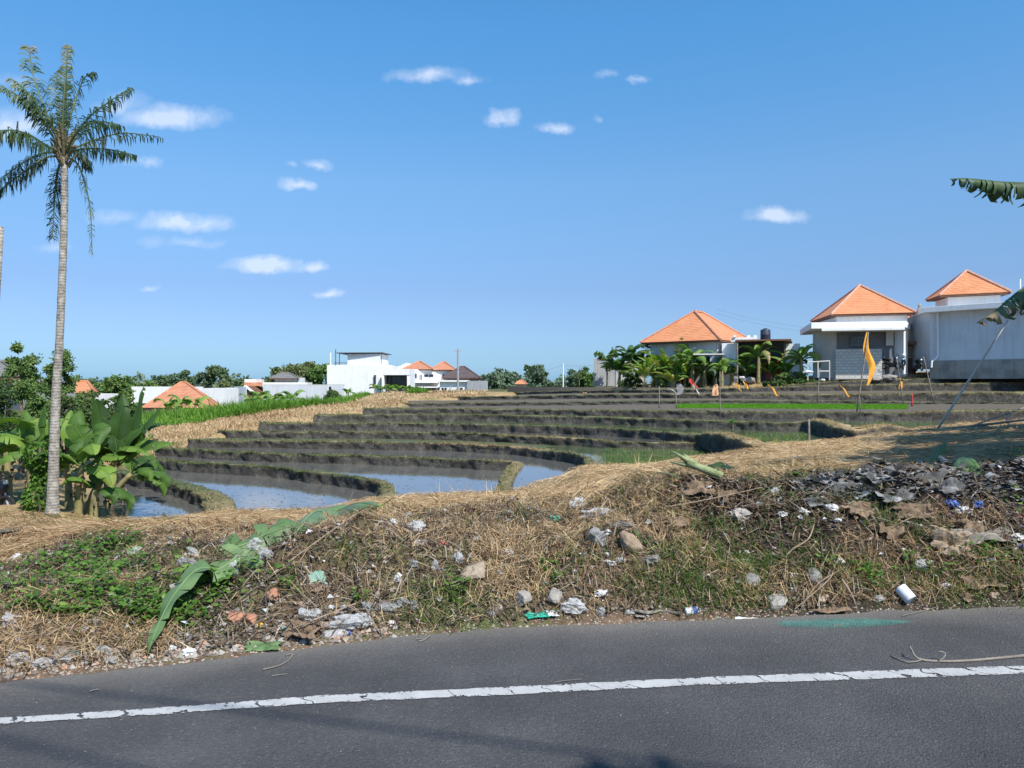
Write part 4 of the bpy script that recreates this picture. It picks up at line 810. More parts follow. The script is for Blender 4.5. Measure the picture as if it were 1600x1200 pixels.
# hazy far wood closing the gaps along the horizon
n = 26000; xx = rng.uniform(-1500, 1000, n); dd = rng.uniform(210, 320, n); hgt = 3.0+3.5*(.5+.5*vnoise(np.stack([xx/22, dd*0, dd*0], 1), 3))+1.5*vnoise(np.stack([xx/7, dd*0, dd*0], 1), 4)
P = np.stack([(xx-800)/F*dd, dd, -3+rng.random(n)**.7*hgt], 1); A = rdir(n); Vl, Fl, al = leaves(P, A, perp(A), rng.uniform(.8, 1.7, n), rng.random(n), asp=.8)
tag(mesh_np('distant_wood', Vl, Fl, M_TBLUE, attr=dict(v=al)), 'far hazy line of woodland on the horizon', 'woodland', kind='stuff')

# ---- banana row by the houses
RG = 'banana plants in front of the houses'
R1 = [(980,72,.0,3.4,9,2.2,M_TMID,'x')]
def brow(x, d, h, nl, ll, label, v0, seed, sp=.8, lw=.6, dry=2, dull=False):
    nl += 3; ll *= 1.2; v0 = v0+.04 if v0 > .3 else v0
    p = Vector(((x-800)/F*d, d, G((x-800)/F*d, d))); return banana_plant(p, h, nl, ll, label, RG, seed, v0=v0, lw=lw, spread=sp, tears=4, dry=dry, nseg=14, mat=M_BDARK if dull else M_BBRIGHT, stemr=.13)
brow(1022, 70, .9, 12, 2.6, 'short fanned banana plant right of the tall dark one', .66, 21, sp=.5, lw=.45)
brow(1040, 69.5, 1.2, 13, 2.8, 'bright green banana plant under the left end of the big roof', .68, 22, sp=.5, lw=.45)
brow(1058, 69, 1.1, 13, 2.7, 'second bright banana plant under the big roof', .66, 23, sp=.5, lw=.45)
brow(1008, 69, .9, 12, 2.4, 'yellow green banana sapling beside the dark bananas', .68, 24, sp=.5, lw=.45)
brow(1050, 68, .4, 10, 1.9, 'low leafy banana sapling at the front of the bright group', .66, 32, sp=.6, lw=.42)
brow(1070, 68.2, .9, 11, 2.4, 'bright banana sapling at the right end of the bright group', .62, 33, sp=.55, lw=.42)
brow(1096, 68.5, .9, 10, 2.2, 'small green banana behind the scrawny brown one', .5, 34, sp=.6)
brow(1116, 67.8, .9, 10, 2.2, 'small green banana left of the plant with one upright leaf', .52, 35, sp=.6)
brow(1164, 67.5, .8, 10, 2.2, 'small green banana behind the low drooping one', .5, 36, sp=.6)
brow(1206, 66.5, .5, 9, 1.8, 'small green banana right of the large healthy one', .5, 37, sp=.6)
brow(1226, 66, .7, 9, 2.0, 'small green banana between the shed and the blocks', .45, 38, sp=.6)
brow(1082, 67.5, 2.5, 7, 2.2, 'tall half withered banana plant before the grey house front', .45, 25, sp=1.1, dry=4)
brow(1101, 67, 1.5, 5, 1.5, 'scrawny brown banana plant left of the house porch', .55, 26, sp=1.2, dry=5, dull=True)
brow(1128, 66.5, 1.5, 6, 1.7, 'banana plant with one upright leaf before the white porch', .55, 27, sp=.9, dry=4)
brow(1143, 67, 1.1, 5, 1.4, 'low drooping banana plant by the white porch', .5, 28, sp=1.3, dry=3, dull=True)
brow(1185, 66, 2.3, 9, 2.5, 'large healthy banana plant standing before the dark shed', .68, 29, sp=1.05, lw=.6)
brow(1252, 65, 2.0, 8, 2.0, 'bright banana plant left of the concrete block wall', .7, 30, sp=1.0)
brow(1240, 67, 1.3, 6, 1.8, 'darker banana plant behind the bright one by the blocks', .3, 31, sp=.9)
for i, (x, h, d) in enumerate([(968,1.6,74),(985,2.9,73),(999,2.0,73.5)]):
    brow(x, d, h, 9, 2.3, ['dark banana plant at the left end of the row', 'tallest dark banana plant beside the grey block wall', 'dark banana plant between the tallest one and the bright ones'][i], .12, 40+i, sp=.65, lw=.7, dry=1)
tree_at('leafy_tree', 1018, 0, 74, 530, 17, 'feathery tree at the left corner of the big orange roof', mat=M_TPALE, nl=1500, ls=.16, ncl=24, cb=.45, asp=.4)
tree_at('leafy_tree', 1066, 0, 70.5, 528, 14, 'thin yellowish tree before the big orange roof', mat=M_TPALE, nl=1300, ls=.16, ncl=22, cb=.4, asp=.4)
tree_at('leafy_tree', 948, 0, 78, 545, 22, 'small bushy tree behind the grey block wall', mat=M_TMID, nl=1400, ls=.25, ncl=20, cb=.5)
tree_at('bush', 980, 0, 72, 575, 22, 'dark bush at the foot of the tallest dark banana', mat=M_TDARK, nl=2500, ls=.22, ncl=28, cb=.02, cat='bush')
tree_at('bush', 1236, 0, 65, 580, 26, 'grey green bush left of the concrete blocks', mat=M_TMID, nl=2500, ls=.18, ncl=26, cb=.02, cat='bush')
tree_at('bush', 1212, 0, 63.5, 596, 22, 'low green bush below the dark shed', mat=M_TDARK, nl=2000, ls=.16, ncl=24, cb=.02, cat='bush')
tree_at('bush', 1265, 0, 63, 592, 22, 'low weedy bush with a white scrap on it', mat=M_TMID, nl=2000, ls=.16, ncl=24, cb=.02, cat='bush')
for i, (x, yt, hw, lb) in enumerate([(1034, 572, 20, 'low green undergrowth at the left of the bright banana group'), (1074, 574, 18, 'low green undergrowth right of the bright banana group'), (1110, 577, 18, 'low undergrowth before the grey house front'), (1148, 578, 18, 'low undergrowth before the white porch'), (1176, 578, 16, 'low undergrowth left of the large healthy banana')]):
    tree_at('bush', x, 0, 69, yt, hw, lb, mat=M_TMID, nl=2200, ls=.2, ncl=30, cb=.02, cat='bush', asp=.35)
# ---- small bananas far left by the long grey wall and the white building
FB = 'small distant bananas below the white walls'
def fb(x, d, yt, label, seed, v0=.6):
    z0 = G((x-800)/F*d, d); h = max(.5, zpx(yt, d)-z0)
    e = banana_plant(Vector(((x-800)/F*d, d, z0)), h*.5, 6, max(1.1, h*.75), label, FB, seed, v0=v0, mat=M_BBRIGHT, lw=.6, spread=.9, tears=3, dry=0, nseg=10); return e
for i, (x, d, yt, lb) in enumerate([(392,66,606,'left banana below the long grey wall'),(408,67,603,'second banana below the long grey wall'),(428,68,604,'third banana below the long grey wall'),(445,68,607,'fourth banana below the long grey wall'),(458,69,603,'last banana below the right part of the grey wall'),
 (544,98,603,'dark banana before the white building corner'),(586,99,598,'bright banana under the small window'),(598,99,600,'bright banana left of the recessed window'),(610,99,601,'bright banana under the recessed window'),(624,99,600,'bright banana right of the recessed window'),(636,99,602,'last bright banana before the white villa'),
 (262,66,614,'banana hiding the left eave of the orange roof'),(284,66,610,'banana in front of the orange roof'),(305,66,613,'banana at the right slope of the orange roof')]): fb(x, d, yt, lb, 60+i)
tree_at('bush', 520, 0, 96, 612, 16, 'dark bush under the small white framed window', mat=M_TDARK, nl=1500, ls=.3, ncl=20, cb=.02, cat='bush')
tree_at('bush', 648, 0, 95, 604, 12, 'bright green bush before the white villa', mat=M_TMID, nl=1200, ls=.25, ncl=16, cb=.02, cat='bush')
# ------------------------------------------------------------------ buildings
def tile_mat(name, c1, c2, rows=3.2):
    m, t, b = newmat(name); tc = N(t, 'ShaderNodeTexCoord'); sp = N(t, 'ShaderNodeSeparateXYZ'); L(t, tc.outputs['Object'], sp.inputs[0])
    n = noise_tex(t, 1.2, 5, .6); n2 = noise_tex(t, 9, 4, .6)
    row = MATH(t, 'FRACT', MATH(t, 'MULTIPLY', sp.outputs['Z'], rows*1.9))
    f = MATH(t, 'ADD', MATH(t, 'MULTIPLY', n, .55), MATH(t, 'MULTIPLY', n2, .45))
    c = ramp(t, f, [(.3, c1), (.7, c2)])
    uu = MATH(t, 'ADD', MATH(t, 'MULTIPLY', sp.outputs['X'], .8), MATH(t, 'MULTIPLY', sp.outputs['Y'], .6)); col = MATH(t, 'FRACT', MATH(t, 'MULTIPLY', uu, 3.6))
    hgt = MATH(t, 'ADD', MATH(t, 'MULTIPLY', MATH(t, 'SUBTRACT', 1, row), .7), MATH(t, 'MULTIPLY', MATH(t, 'ABSOLUTE', MATH(t, 'SUBTRACT', col, .5)), -.7))
    # lap joints: a darker band along the foot of each tile row
    dk = MATH(t, 'MULTIPLY', MATH(t, 'LESS_THAN', row, .14), .5); x = N(t, 'ShaderNodeMix', data_type='RGBA'); L(t, dk, x.inputs[0]); L(t, c, x.inputs[6]); x.inputs[7].default_value = (c1[0]*.35, c1[1]*.35, c1[2]*.35, 1)
    L(t, x.outputs[2], b.inputs['Base Color']); b.inputs['Roughness'].default_value = .75
    bm = N(t, 'ShaderNodeBump'); bm.inputs['Strength'].default_value = .9; bm.inputs['Distance'].default_value = .08; L(t, hgt, bm.inputs['Height']); L(t, bm.outputs[0], b.inputs['Normal']); return m
M_TILE = tile_mat('orange_roof_tile', (.50, .175, .07), (.72, .31, .145)); M_TILE2 = tile_mat('mottled_roof_tile', (.40, .14, .07), (.70, .32, .17)); M_TILED = tile_mat('brown_roof_tile', (.07, .05, .045), (.16, .11, .10))
M_TILEG = tile_mat('grey_roof_tile', (.14, .13, .12), (.26, .24, .22)); M_RIDGE = mat_noise('ridge_tile', [(.40, .17, .10), (.60, .30, .20)], sc=4, rough=.8)
def plaster(name, c, dirt=.12):
    """painted render with blotches, rain streaks and grime"""
    m, t, bs = newmat(name); n = noise_tex(t, .9, 5); n2 = noise_tex(t, 5, 6, .7); tc = N(t, 'ShaderNodeTexCoord'); mp = N(t, 'ShaderNodeMapping'); mp.inputs['Scale'].default_value = (1.6, 1.6, .12); L(t, tc.outputs['Object'], mp.inputs[0])
    st = N(t, 'ShaderNodeTexNoise'); st.inputs['Scale'].default_value = 2.2; st.inputs['Detail'].default_value = 5; st.inputs['Roughness'].default_value = .65; L(t, mp.outputs[0], st.inputs['Vector'])
    base = ramp(t, n, [(.3, tuple(k*(1-dirt) for k in c)), (.5, c), (.7, tuple(min(.9, k*1.05) for k in c))])
    f = MATH(t, 'MULTIPLY', MATH(t, 'SUBTRACT', MATH(t, 'ADD', MATH(t, 'MULTIPLY', st.outputs['Fac'], .75), MATH(t, 'MULTIPLY', n2, .25)), .50, clamp=True), 1.4+dirt*6, clamp=True)
    x = N(t, 'ShaderNodeMix', data_type='RGBA'); L(t, f, x.inputs[0]); L(t, base, x.inputs[6]); x.inputs[7].default_value = (c[0]*.5, c[1]*.48, c[2]*.44, 1)
    L(t, x.outputs[2], bs.inputs['Base Color']); bs.inputs['Roughness'].default_value = .88; bs.inputs['Specular IOR Level'].default_value = .25
    bm = N(t, 'ShaderNodeBump'); bm.inputs['Strength'].default_value = .25; bm.inputs['Distance'].default_value = .02; L(t, noise_tex(t, 30, 4), bm.inputs['Height']); L(t, bm.outputs[0], bs.inputs['Normal']); return m
M_WHITE = plaster('white_plaster', (.80, .795, .78), .05); M_GREYW = plaster('grey_painted_plaster', (.60, .625, .65), .08); M_GREYP = plaster('grey_render', (.34, .35, .36)); M_BASE = plaster('raw_concrete_base', (.33, .31, .28), .45)
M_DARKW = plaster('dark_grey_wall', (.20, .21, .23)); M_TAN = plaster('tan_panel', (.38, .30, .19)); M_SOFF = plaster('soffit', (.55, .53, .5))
M_GLASS = bpy.data.materials.new('window_glass'); M_GLASS.use_nodes = True; _b = M_GLASS.node_tree.nodes['Principled BSDF']; _b.inputs['Base Color'].default_value = (.03, .035, .05, 1); _b.inputs['Roughness'].default_value = .08
M_METAL = mat_noise('galvanised', [(.35, .36, .37), (.5, .5, .52)], sc=4, rough=.45, metal=.5); M_DMETAL = mat_noise('dark_metal', [(.05, .05, .055), (.10, .10, .11)], sc=6, rough=.5); M_FASCIA = mat_noise('fascia_brown', [(.12, .06, .04), (.2, .1, .06)], sc=4)
M_WOODG = mat_noise('weathered_wood', [(.14, .12, .10), (.32, .28, .23)], sc=5, rough=.85, bump=.4); M_RED = mat_noise('dark_red_sheet', [(.12, .025, .02), (.2, .05, .04)], sc=2)
def block_mat():
    m, t, b = newmat('concrete_blocks'); tc = N(t, 'ShaderNodeTexCoord'); mp = N(t, 'ShaderNodeMapping'); mp.inputs['Rotation'].default_value = (rad(90), 0, 0); L(t, tc.outputs['Object'], mp.inputs[0])
    br = N(t, 'ShaderNodeTexBrick'); L(t, mp.outputs[0], br.inputs['Vector']); br.inputs['Scale'].default_value = 1; br.inputs['Brick Width'].default_value = .42; br.inputs['Row Height'].default_value = .24; br.inputs['Mortar Size'].default_value = .022
    br.inputs['Color1'].default_value = (.52, .50, .47, 1); br.inputs['Color2'].default_value = (.60, .58, .54, 1); br.inputs['Mortar'].default_value = (.36, .34, .31, 1)
    L(t, br.outputs['Color'], b.inputs['Base Color']); b.inputs['Roughness'].default_value = .9; bm = N(t, 'ShaderNodeBump'); bm.inputs['Strength'].default_value = .5; bm.inputs['Distance'].default_value = .03; L(t, br.outputs['Fac'], bm.inputs['Height']); bm.invert = True; L(t, bm.outputs[0], b.inputs['Normal']); return m
M_BLOCK = block_mat()
def V2(p): return Vector((p[0], p[1]))
def wall(p, q, z0, z1, th=.2, side=1):
    """mesh for one straight wall from plan point p to q; thickness to the left (side=1) of p->q"""
    p, q = V2(p), V2(q); n = Vector((-(q-p).y, (q-p).x)).normalized()*th*side; mb = MB()
    c = [p, q, q+n, p+n]; V = [(a.x, a.y, z) for z in (z0, z1) for a in c]
    return mb.add(V, [(0, 1, 2, 3), (4, 7, 6, 5), (0, 4, 5, 1), (1, 5, 6, 2), (2, 6, 7, 3), (3, 7, 4, 0)])
def prism(corners, z0, z1, mb=None):
    mb = mb or MB(); n = len(corners); V = [(c[0], c[1], z0) for c in corners]+[(c[0], c[1], z1) for c in corners]
    return mb.add(V, [tuple(range(n-1, -1, -1)), tuple(range(n, 2*n))]+[(i, (i+1) % n, n+(i+1) % n, n+i) for i in range(n)])
def rel(mb, o): mb.V = [(v[0]-o.x, v[1]-o.y, v[2]-o.z) for v in mb.V]; return mb
def roof_corners(A, B, D): A, B, D = V2(A), V2(B), V2(D); return [A, B, B+(D-A), D]
def hip(root, A, B, D, ze, za, mat, ridge=0., axis=0, fascia=M_FASCIA, name='roof', rmat=None, th=.12):
    """hip roof over plan parallelogram A,B,C,D (eave corners) with apex/ridge at za"""
    C4 = roof_corners(A, B, D); cen = sum(C4, Vector((0, 0)))/4; u_ = (C4[1]-C4[0]) if axis == 0 else (C4[3]-C4[0]); R0 = cen-u_*ridge/2; R1 = cen+u_*ridge/2
    o = root.location; mb = MB(); V = [(c.x, c.y, ze) for c in C4]+[(R0.x, R0.y, za), (R1.x, R1.y, za)]
    fs = [(0, 1, 5, 4), (1, 2, 5), (2, 3, 4, 5), (3, 0, 4)] if axis == 0 else [(0, 1, 4), (1, 2, 5, 4), (2, 3, 5), (3, 0, 4, 5)]
    mb.add(V, fs+[(3, 2, 1, 0)]); rf = rel(mb, o).build(name, mat, root)
    rb = MB()
    for i, e in enumerate([4, 5, 5, 4] if axis == 0 else [4, 4, 5, 5]): rb.tube([Vector(V[i])+Vector((0, 0, .02)), Vector(V[e])+Vector((0, 0, .04))], .11, 6)
    if ridge: rb.tube([Vector(V[4])+Vector((0, 0, .05)), Vector(V[5])+Vector((0, 0, .05))], .12, 6)
    rel(rb, o).build('ridge_tile', rmat or M_RIDGE, rf)
    inn = [cen+(c-cen)*.985 for c in C4]; rel(prism(inn, ze-th-.03, ze-.012), o).build('fascia', fascia, rf); return rf
def inset(C4, m):
    cen = sum(C4, Vector((0, 0)))/4; return [c+(cen-c).normalized()*m*1.4 for c in C4]
def window(root, p, q, z0, z1, out=.03, nm='window', mull=1, fm=None):
    """framed window standing proud of the wall plane from plan p to q"""
    o = root.location; p, q = V2(p), V2(q); t = (q-p).normalized(); n = Vector((t.y, -t.x)); fr = MB(); w = .07
    def bar(a, b, za, zb): 
        c = [a, b, b+n*out*2, a+n*out*2]; prism(c, za, zb, fr)
    bar(p, q, z0, z0+w); bar(p, q, z1-w, z1); bar(p, p+t*w, z0+w, z1-w); bar(q-t*w, q, z0+w, z1-w)
    for k in range(mull): c = p+(q-p)*(k+1)/(mull+1); bar(c-t*w/2, c+t*w/2, z0+w, z1-w)
    f = rel(fr, o).build(nm, fm or M_WHITE, root); g_ = MB(); a, b = p+t*w, q-t*w; prism([a, b, b+n*out, a+n*out], z0+w, z1-w, g_); rel(g_, o).build('pane', M_GLASS, f); return f
def xyd(x, d): return Vector(((x-800)/F*d, d))
def far_x(x0, x1, d0, d1): return xyd(x0, d0), xyd(x1, d1)
# --- house 1: big orange hip roof
A = Vector((18.47, 68)); Lc = Vector((12.17, 73)); Rc = A+Vector((5.28, 6.66)); ze, za = 5.54, 8.5
h1 = empty('house', (A.x, A.y, 1.2), 'grey and white house under the biggest orange hip roof', 'house')
C4 = roof_corners(A, Rc, Lc); cen = sum(C4, Vector((0, 0)))/4
hip(h1, A, Rc, Lc, ze, za, M_TILE, ridge=.22, axis=0)
wc = inset(C4, .75); rel(prism(wc, .6, ze-.16), h1.location).build('wall', plaster('pale_grey_plaster', (.56, .57, .59)), h1)
rel(wall(wc[0]+Vector((.02, -.03)), wc[1]+Vector((.02, -.03)), .6, ze-.2, .06, -1), h1.location).build('porch_wall', M_WHITE, h1)
tL = (wc[3]-wc[0]).normalized(); window(h1, wc[0]+tL*3.6+Vector((-.02, -.02)), wc[0]+tL*2.0+Vector((-.02, -.02)), 2.6, 4.1)
window(h1, wc[0]+tL*1.2+Vector((-.02, -.02)), wc[0]+tL*.5+Vector((-.02, -.02)), 1.9, 4.2, mull=0, nm='door', fm=M_WHITE)
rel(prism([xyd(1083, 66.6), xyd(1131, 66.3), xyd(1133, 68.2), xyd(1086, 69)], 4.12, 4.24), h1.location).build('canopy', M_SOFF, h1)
# --- house 1 annexe: white parapet, dark shed, water tank
an = empty('shed', (22, 67.5, 1.5), 'dark flat roofed shed with white parapet beside the big roof', 'shed')
rel(prism([xyd(1128, 67.6), xyd(1152, 67.2), xyd(1153, 70), xyd(1130, 70)], 1.2, zpx(536, 67.4)), an.location).build('wall', M_WHITE, an, label='bright white porch wall')
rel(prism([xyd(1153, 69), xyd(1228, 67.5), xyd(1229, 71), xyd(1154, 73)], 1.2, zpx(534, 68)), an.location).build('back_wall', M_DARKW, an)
rel(prism([xyd(1149, 65.8), xyd(1236, 64.5), xyd(1238, 70), xyd(1150, 73)], zpx(533.5, 66), zpx(531, 66)), an.location).build('roof', M_FASCIA, an)
rel(prism([xyd(1142, 66.7), xyd(1182, 66.1), xyd(1183, 66.5), xyd(1143, 67.1)], zpx(534, 66.4), zpx(527, 66.4)), an.location).build('parapet', M_WHITE, an)
for x in (1146, 1168, 1178): rel(prism([xyd(x, 66.5), xyd(x+4, 66.45), xyd(x+4, 66.8), xyd(x, 66.85)], zpx(527, 66.6), zpx(524, 66.6)), an.location).build('parapet_post', M_WHITE, an)
rel(prism([xyd(1197, 66.6), xyd(1223, 66.2), xyd(1223, 66.3), xyd(1197, 66.7)], 1.3, zpx(557, 66.4)), an.location).build('fence_panel', M_RED, an, label='dark red sheet panel')
rel(prism([xyd(1228, 66), xyd(1250, 65.6), xyd(1250, 67), xyd(1228, 67)], 1.6, zpx(537, 66)), an.location).build('side_wall', M_WHITE, an)
for x in (1152, 1226): rel(MB().tube([(xyd(x, 65.9).x, 65.9, 1.5), (xyd(x, 65.9).x, 65.9, zpx(534, 65.9))], .07, 8), an.location).build('post', M_WOODG, an)
tk = W(1196, 531, 67.6); wt = MB().lathe([(.40, 0), (.43, .06), (.43, .4), (.45, .44), (.43, .48), (.43, .8), (.38, .9), (.16, .97), (.14, 1.02), (0, 1.03)], 20)
o = wt.build('water_tank', mat_noise('tank_plastic', [(.03, .04, .06), (.05, .06, .09)], sc=3, rough=.4), smooth=True); o.location = tk; tag(o, 'dark blue water tank standing on the shed roof', 'water tank')
# --- house 2: middle orange roof
A = xyd(1299, 64); Bc = xyd(1432, 62.2); Dc = xyd(1267, 71.1); ze = 7.41; za = 10.15
h2 = empty('house', (A.x, A.y, 2.3), 'white house with orange hip roof and long white canopy slab', 'house'); o2 = h2.location
C4 = roof_corners(A, Bc, Dc); hip(h2, A, Bc, Dc, ze, za, M_TILE, rmat=mat_noise('pink_ridge', [(.5, .26, .18), (.62, .36, .27)], sc=4))
wc = inset(C4, .55); rel(prism(wc, 2.0, ze-.17), o2).build('wall', M_WHITE, h2)
zc = zpx(504, 62.3); cl = [xyd(1267.5, 62.3), xyd(1416, 60.8), xyd(1424, 64.5), xyd(1250, 70.5)]
rel(prism(cl, zc-.50, zc), o2).build('canopy', M_WHITE, h2, bevel=.02)
cl2 = [xyd(1284, 61.6), xyd(1414, 60.2), xyd(1414, 62), xyd(1284, 63.4)]; rel(prism(cl2, zc-.72, zc-.505), o2).build('canopy_slab', M_WHITE, h2)
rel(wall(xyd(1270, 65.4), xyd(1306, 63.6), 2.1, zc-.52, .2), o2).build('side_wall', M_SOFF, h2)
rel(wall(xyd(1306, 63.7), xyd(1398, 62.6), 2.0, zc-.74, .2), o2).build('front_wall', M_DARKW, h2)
rel(wall(xyd(1306, 63.2), xyd(1378, 62.4), 2.0, zpx(545, 62.8), .2), o2).build('block_wall', M_BLOCK, h2); rel(wall(xyd(1276, 67), xyd(1305.8, 63.25), 1.9, zpx(546, 63), .2), o2).build('block_return', M_BLOCK, h2)
rel(wall(xyd(1385, 62.3), xyd(1396, 62.2), zpx(540, 62.3), zc-.74, .2), o2).build('pillar', M_SOFF, h2); rel(wall(xyd(1412, 61.5), xyd(1415, 61.5), 2.4, zc-.74, .2), o2).build('post', M_WHITE, h2)
window(h2, xyd(1330, 63.2), xyd(1352, 62.95), zpx(541, 63), zpx(526, 63), nm='window', fm=M_DARKW)
# gatehouse with tan panels between houses 2 and 3
gt = empty('gatehouse', (xyd(1405, 64.5).x, 64.5, 2.5), 'low thatched gatehouse with tan panels behind the scooters', 'gatehouse'); og = gt.location
rel(wall(xyd(1380, 64.6), xyd(1431, 63.9), 2.3, zpx(537, 64), .2), og).build('wall', M_FASCIA, gt)
for a, b in ((1383, 1401), (1404, 1427)): rel(wall(xyd(a, 64.2), xyd(b, 63.9), zpx(560, 64), zpx(543 if a < 1400 else 540, 64), .1), og).build('panel', M_TAN, gt)
rel(prism([xyd(1378, 63.4), xyd(1432, 62.9), xyd(1432, 66), xyd(1380, 66)], zpx(538.5, 63.4), zpx(534, 63.4)), og).build('eave', M_FASCIA, gt)
hip(gt, xyd(1411, 65.5), xyd(1436, 65), xyd(1409, 70), zpx(512, 65.5), zpx(489, 67), mat_noise('thatch', [(.05, .045, .04), (.13, .11, .10)], sc=8, rough=.95, bump=.6), name='thatch_roof')
rel(MB().tube([(xyd(1414, 65.6).x, 65.6, 2.5), (xyd(1414, 65.6).x, 65.6, zpx(512, 65.5))], .12, 8), og).build('post', M_WHITE, gt); rel(MB().tube([(xyd(1429, 65.6).x, 65.6, 2.5), (xyd(1429, 65.6).x, 65.6, zpx(512, 65.5))], .12, 8), og).build('post', M_WHITE, gt)
fin = MB().lathe([(.16, 0), (.12, .2), (.22, .3), (.1, .5), (.16, .62), (.05, .8), (0, .95)], 10); fo = fin.build('roof_finial', M_BASE, gt); fo.location = Vector((xyd(1437, 62.5).x, 62.5, zpx(490, 62.5)))-og
# --- house 3: right hand house and its grey wall
A = xyd(1468.4, 62); Bc = xyd(1581, 59.8); Dc = xyd(1446.6, 65.8); ze = 8.78; za = 10.85
h3 = empty('house', (A.x, A.y, 2.4), 'tall house at right with small orange hip roof over grey walls', 'house'); o3 = h3.location
C4 = roof_corners(A, Bc, Dc); hip(h3, A, Bc, Dc, ze, za, M_TILE, rmat=bpy.data.materials['pink_ridge']); wc = inset(C4, .6); rel(prism(wc, 6.5, ze-.17), o3).build('upper_wall', M_WHITE, h3)
W0 = xyd(1453, 61); W1 = xyd(1900, 48.6); Wl = xyd(1430, 63.2)
zt = zpx(489.5, 61); rel(prism([W0, W1, W1+Vector((2, 9)), Wl+Vector((1, 5)), Wl], 2.9, zt), o3).build('wall', M_GREYW, h3)
dn = (W1-W0).normalized(); nn_ = Vector((dn.y, -dn.x))*.05; a_, b_ = W0+nn_, W1+nn_
rel(prism([a_, b_, W1, W0], 2.0, 3.45), o3).build('plinth', M_BASE, h3)
fz = zt+.01; f0 = W0-dn*.25+nn_*17; f1 = W1+nn_*17; rel(prism([f0, f1, f1+Vector((1, 3)), f0+Vector((1.2, 4))], fz, fz+.42), o3).build('roof_slab', M_WHITE, h3, bevel=.02)
pp = W0+dn*.62+nn_*2.5; rel(MB().tube([(pp.x, pp.y, zt), (pp.x, pp.y, 3.8), (pp.x-.1, pp.y, 3.65), (pp.x-.45, pp.y+.05, 3.35), (pp.x-.48, pp.y+.05, 2.9)], .075, 10), o3).build('downpipe', M_WHITE, h3)
rel(MB().tube([(xyd(1594, 60).x, 60, 8), (xyd(1594, 60).x, 60, zpx(436, 60))], .06, 6), o3).build('vent_pipe', M_WHITE, h3)
# --- grey block wall fragment left of the bananas
bw = empty('block_wall', W(945, 600, 80), 'free standing grey block wall with slanted edge left of the bananas', 'wall'); bw.location.z = 1.0
mb = MB(); d = 80; P = [(928, 560), (958, 559), (962, 575), (962, 603), (926, 603)]; V = [W(x, y, d)-bw.location for x, y in P]+[W(x, y, d+.3)-bw.location for x, y in P]; n = 5
mb.add(V, [tuple(range(n)), tuple(range(2*n-1, n-1, -1))]+[(i, n+i, n+(i+1) % n, (i+1) % n) for i in range(n)]); mb.build('wall_panel', M_GREYP, bw)
rel(wall(xyd(962, 79.9), xyd(1010, 82), .8, zpx(563, 80), .25), bw.location).build('wall_panel', M_GREYP, bw)
# dry bund heap before it
# --- white modern building far left
D0 = 110
wb = empty('white_building', Vector((xyd(511, D0).x, D0, -.5)), 'big plain white box building with a rooftop terrace', 'building'); ow = wb.location
def blk(root, x0, x1, yt, yb, d0, d1, depth, nm, mat, dx=0): rel(prism([xyd(x0, d0), xyd(x1, d1), xyd(x1, d1)+Vector((dx, depth)), xyd(x0, d0)+Vector((dx, depth))], zpx(yb, d0), zpx(yt, d0)), root.location).build(nm, mat, root)
blk(wb, 511, 594, 570, 622, 110, 109, 9, 'wall', M_WHITE); blk(wb, 543, 594, 553, 570.1, 110.05, 109.1, 7, 'upper_wall', M_WHITE); blk(wb, 594, 607, 570, 622, 109.6, 109.6, 8, 'stair_wall', M_WHITE)
blk(wb, 597, 640, 576.5, 586, 107, 106.5, 6, 'roof_slab', M_WHITE); blk(wb, 596.5, 600, 586, 622, 107, 107, 6, 'pillar', M_WHITE); blk(wb, 636, 640, 586, 622, 106.6, 106.6, 6, 'pillar', M_WHITE); blk(wb, 600, 636, 586, 622, 109.5, 109.3, 3, 'recess_wall', M_GREYP)
window(wb, xyd(601, 109.2), xyd(611, 109.2), zpx(603, 109), zpx(587.5, 109), mull=1, fm=M_DMETAL); window(wb, xyd(612, 109.1), xyd(635, 109.1), zpx(604, 109), zpx(588, 109), mull=2, fm=M_DMETAL); window(wb, xyd(584, 108.95), xyd(587.5, 108.95), zpx(600, 109), zpx(586, 109), mull=0, fm=M_DMETAL)
blk(wb, 525, 598, 550.8, 551.8, 109.6, 108.8, 8, 'roof_canopy', M_DMETAL)
for x in (524.5, 530.5, 560, 595.5): rel(MB().tube([(xyd(x, 109.8).x, 109.8, zpx(570, 110)), (xyd(x, 109.8).x, 109.8, zpx(551 if x != 524.5 else 546, 110))], .06, 6), ow).build('post', M_DMETAL, wb)
rel(MB().tube([(xyd(516.5, 110.5).x, 110.5, zpx(570, 110)), (xyd(516.5, 110.5).x, 110.5, zpx(551, 110))], .09, 6), ow).build('mast', M_WHITE, wb)
blk(wb, 522, 543, 566.5, 567.2, 110.2, 110.2, .1, 'railing', M_DMETAL); blk(wb, 602, 605, 564, 570.1, 110, 110, 1, 'chimney', M_WHITE)
for x in range(523, 543, 3): rel(MB().tube([(xyd(x, 110.25).x, 110.25, zpx(570, 110)), (xyd(x, 110.25).x, 110.25, zpx(567, 110))], .025, 4), ow).build('baluster', M_DMETAL, wb)
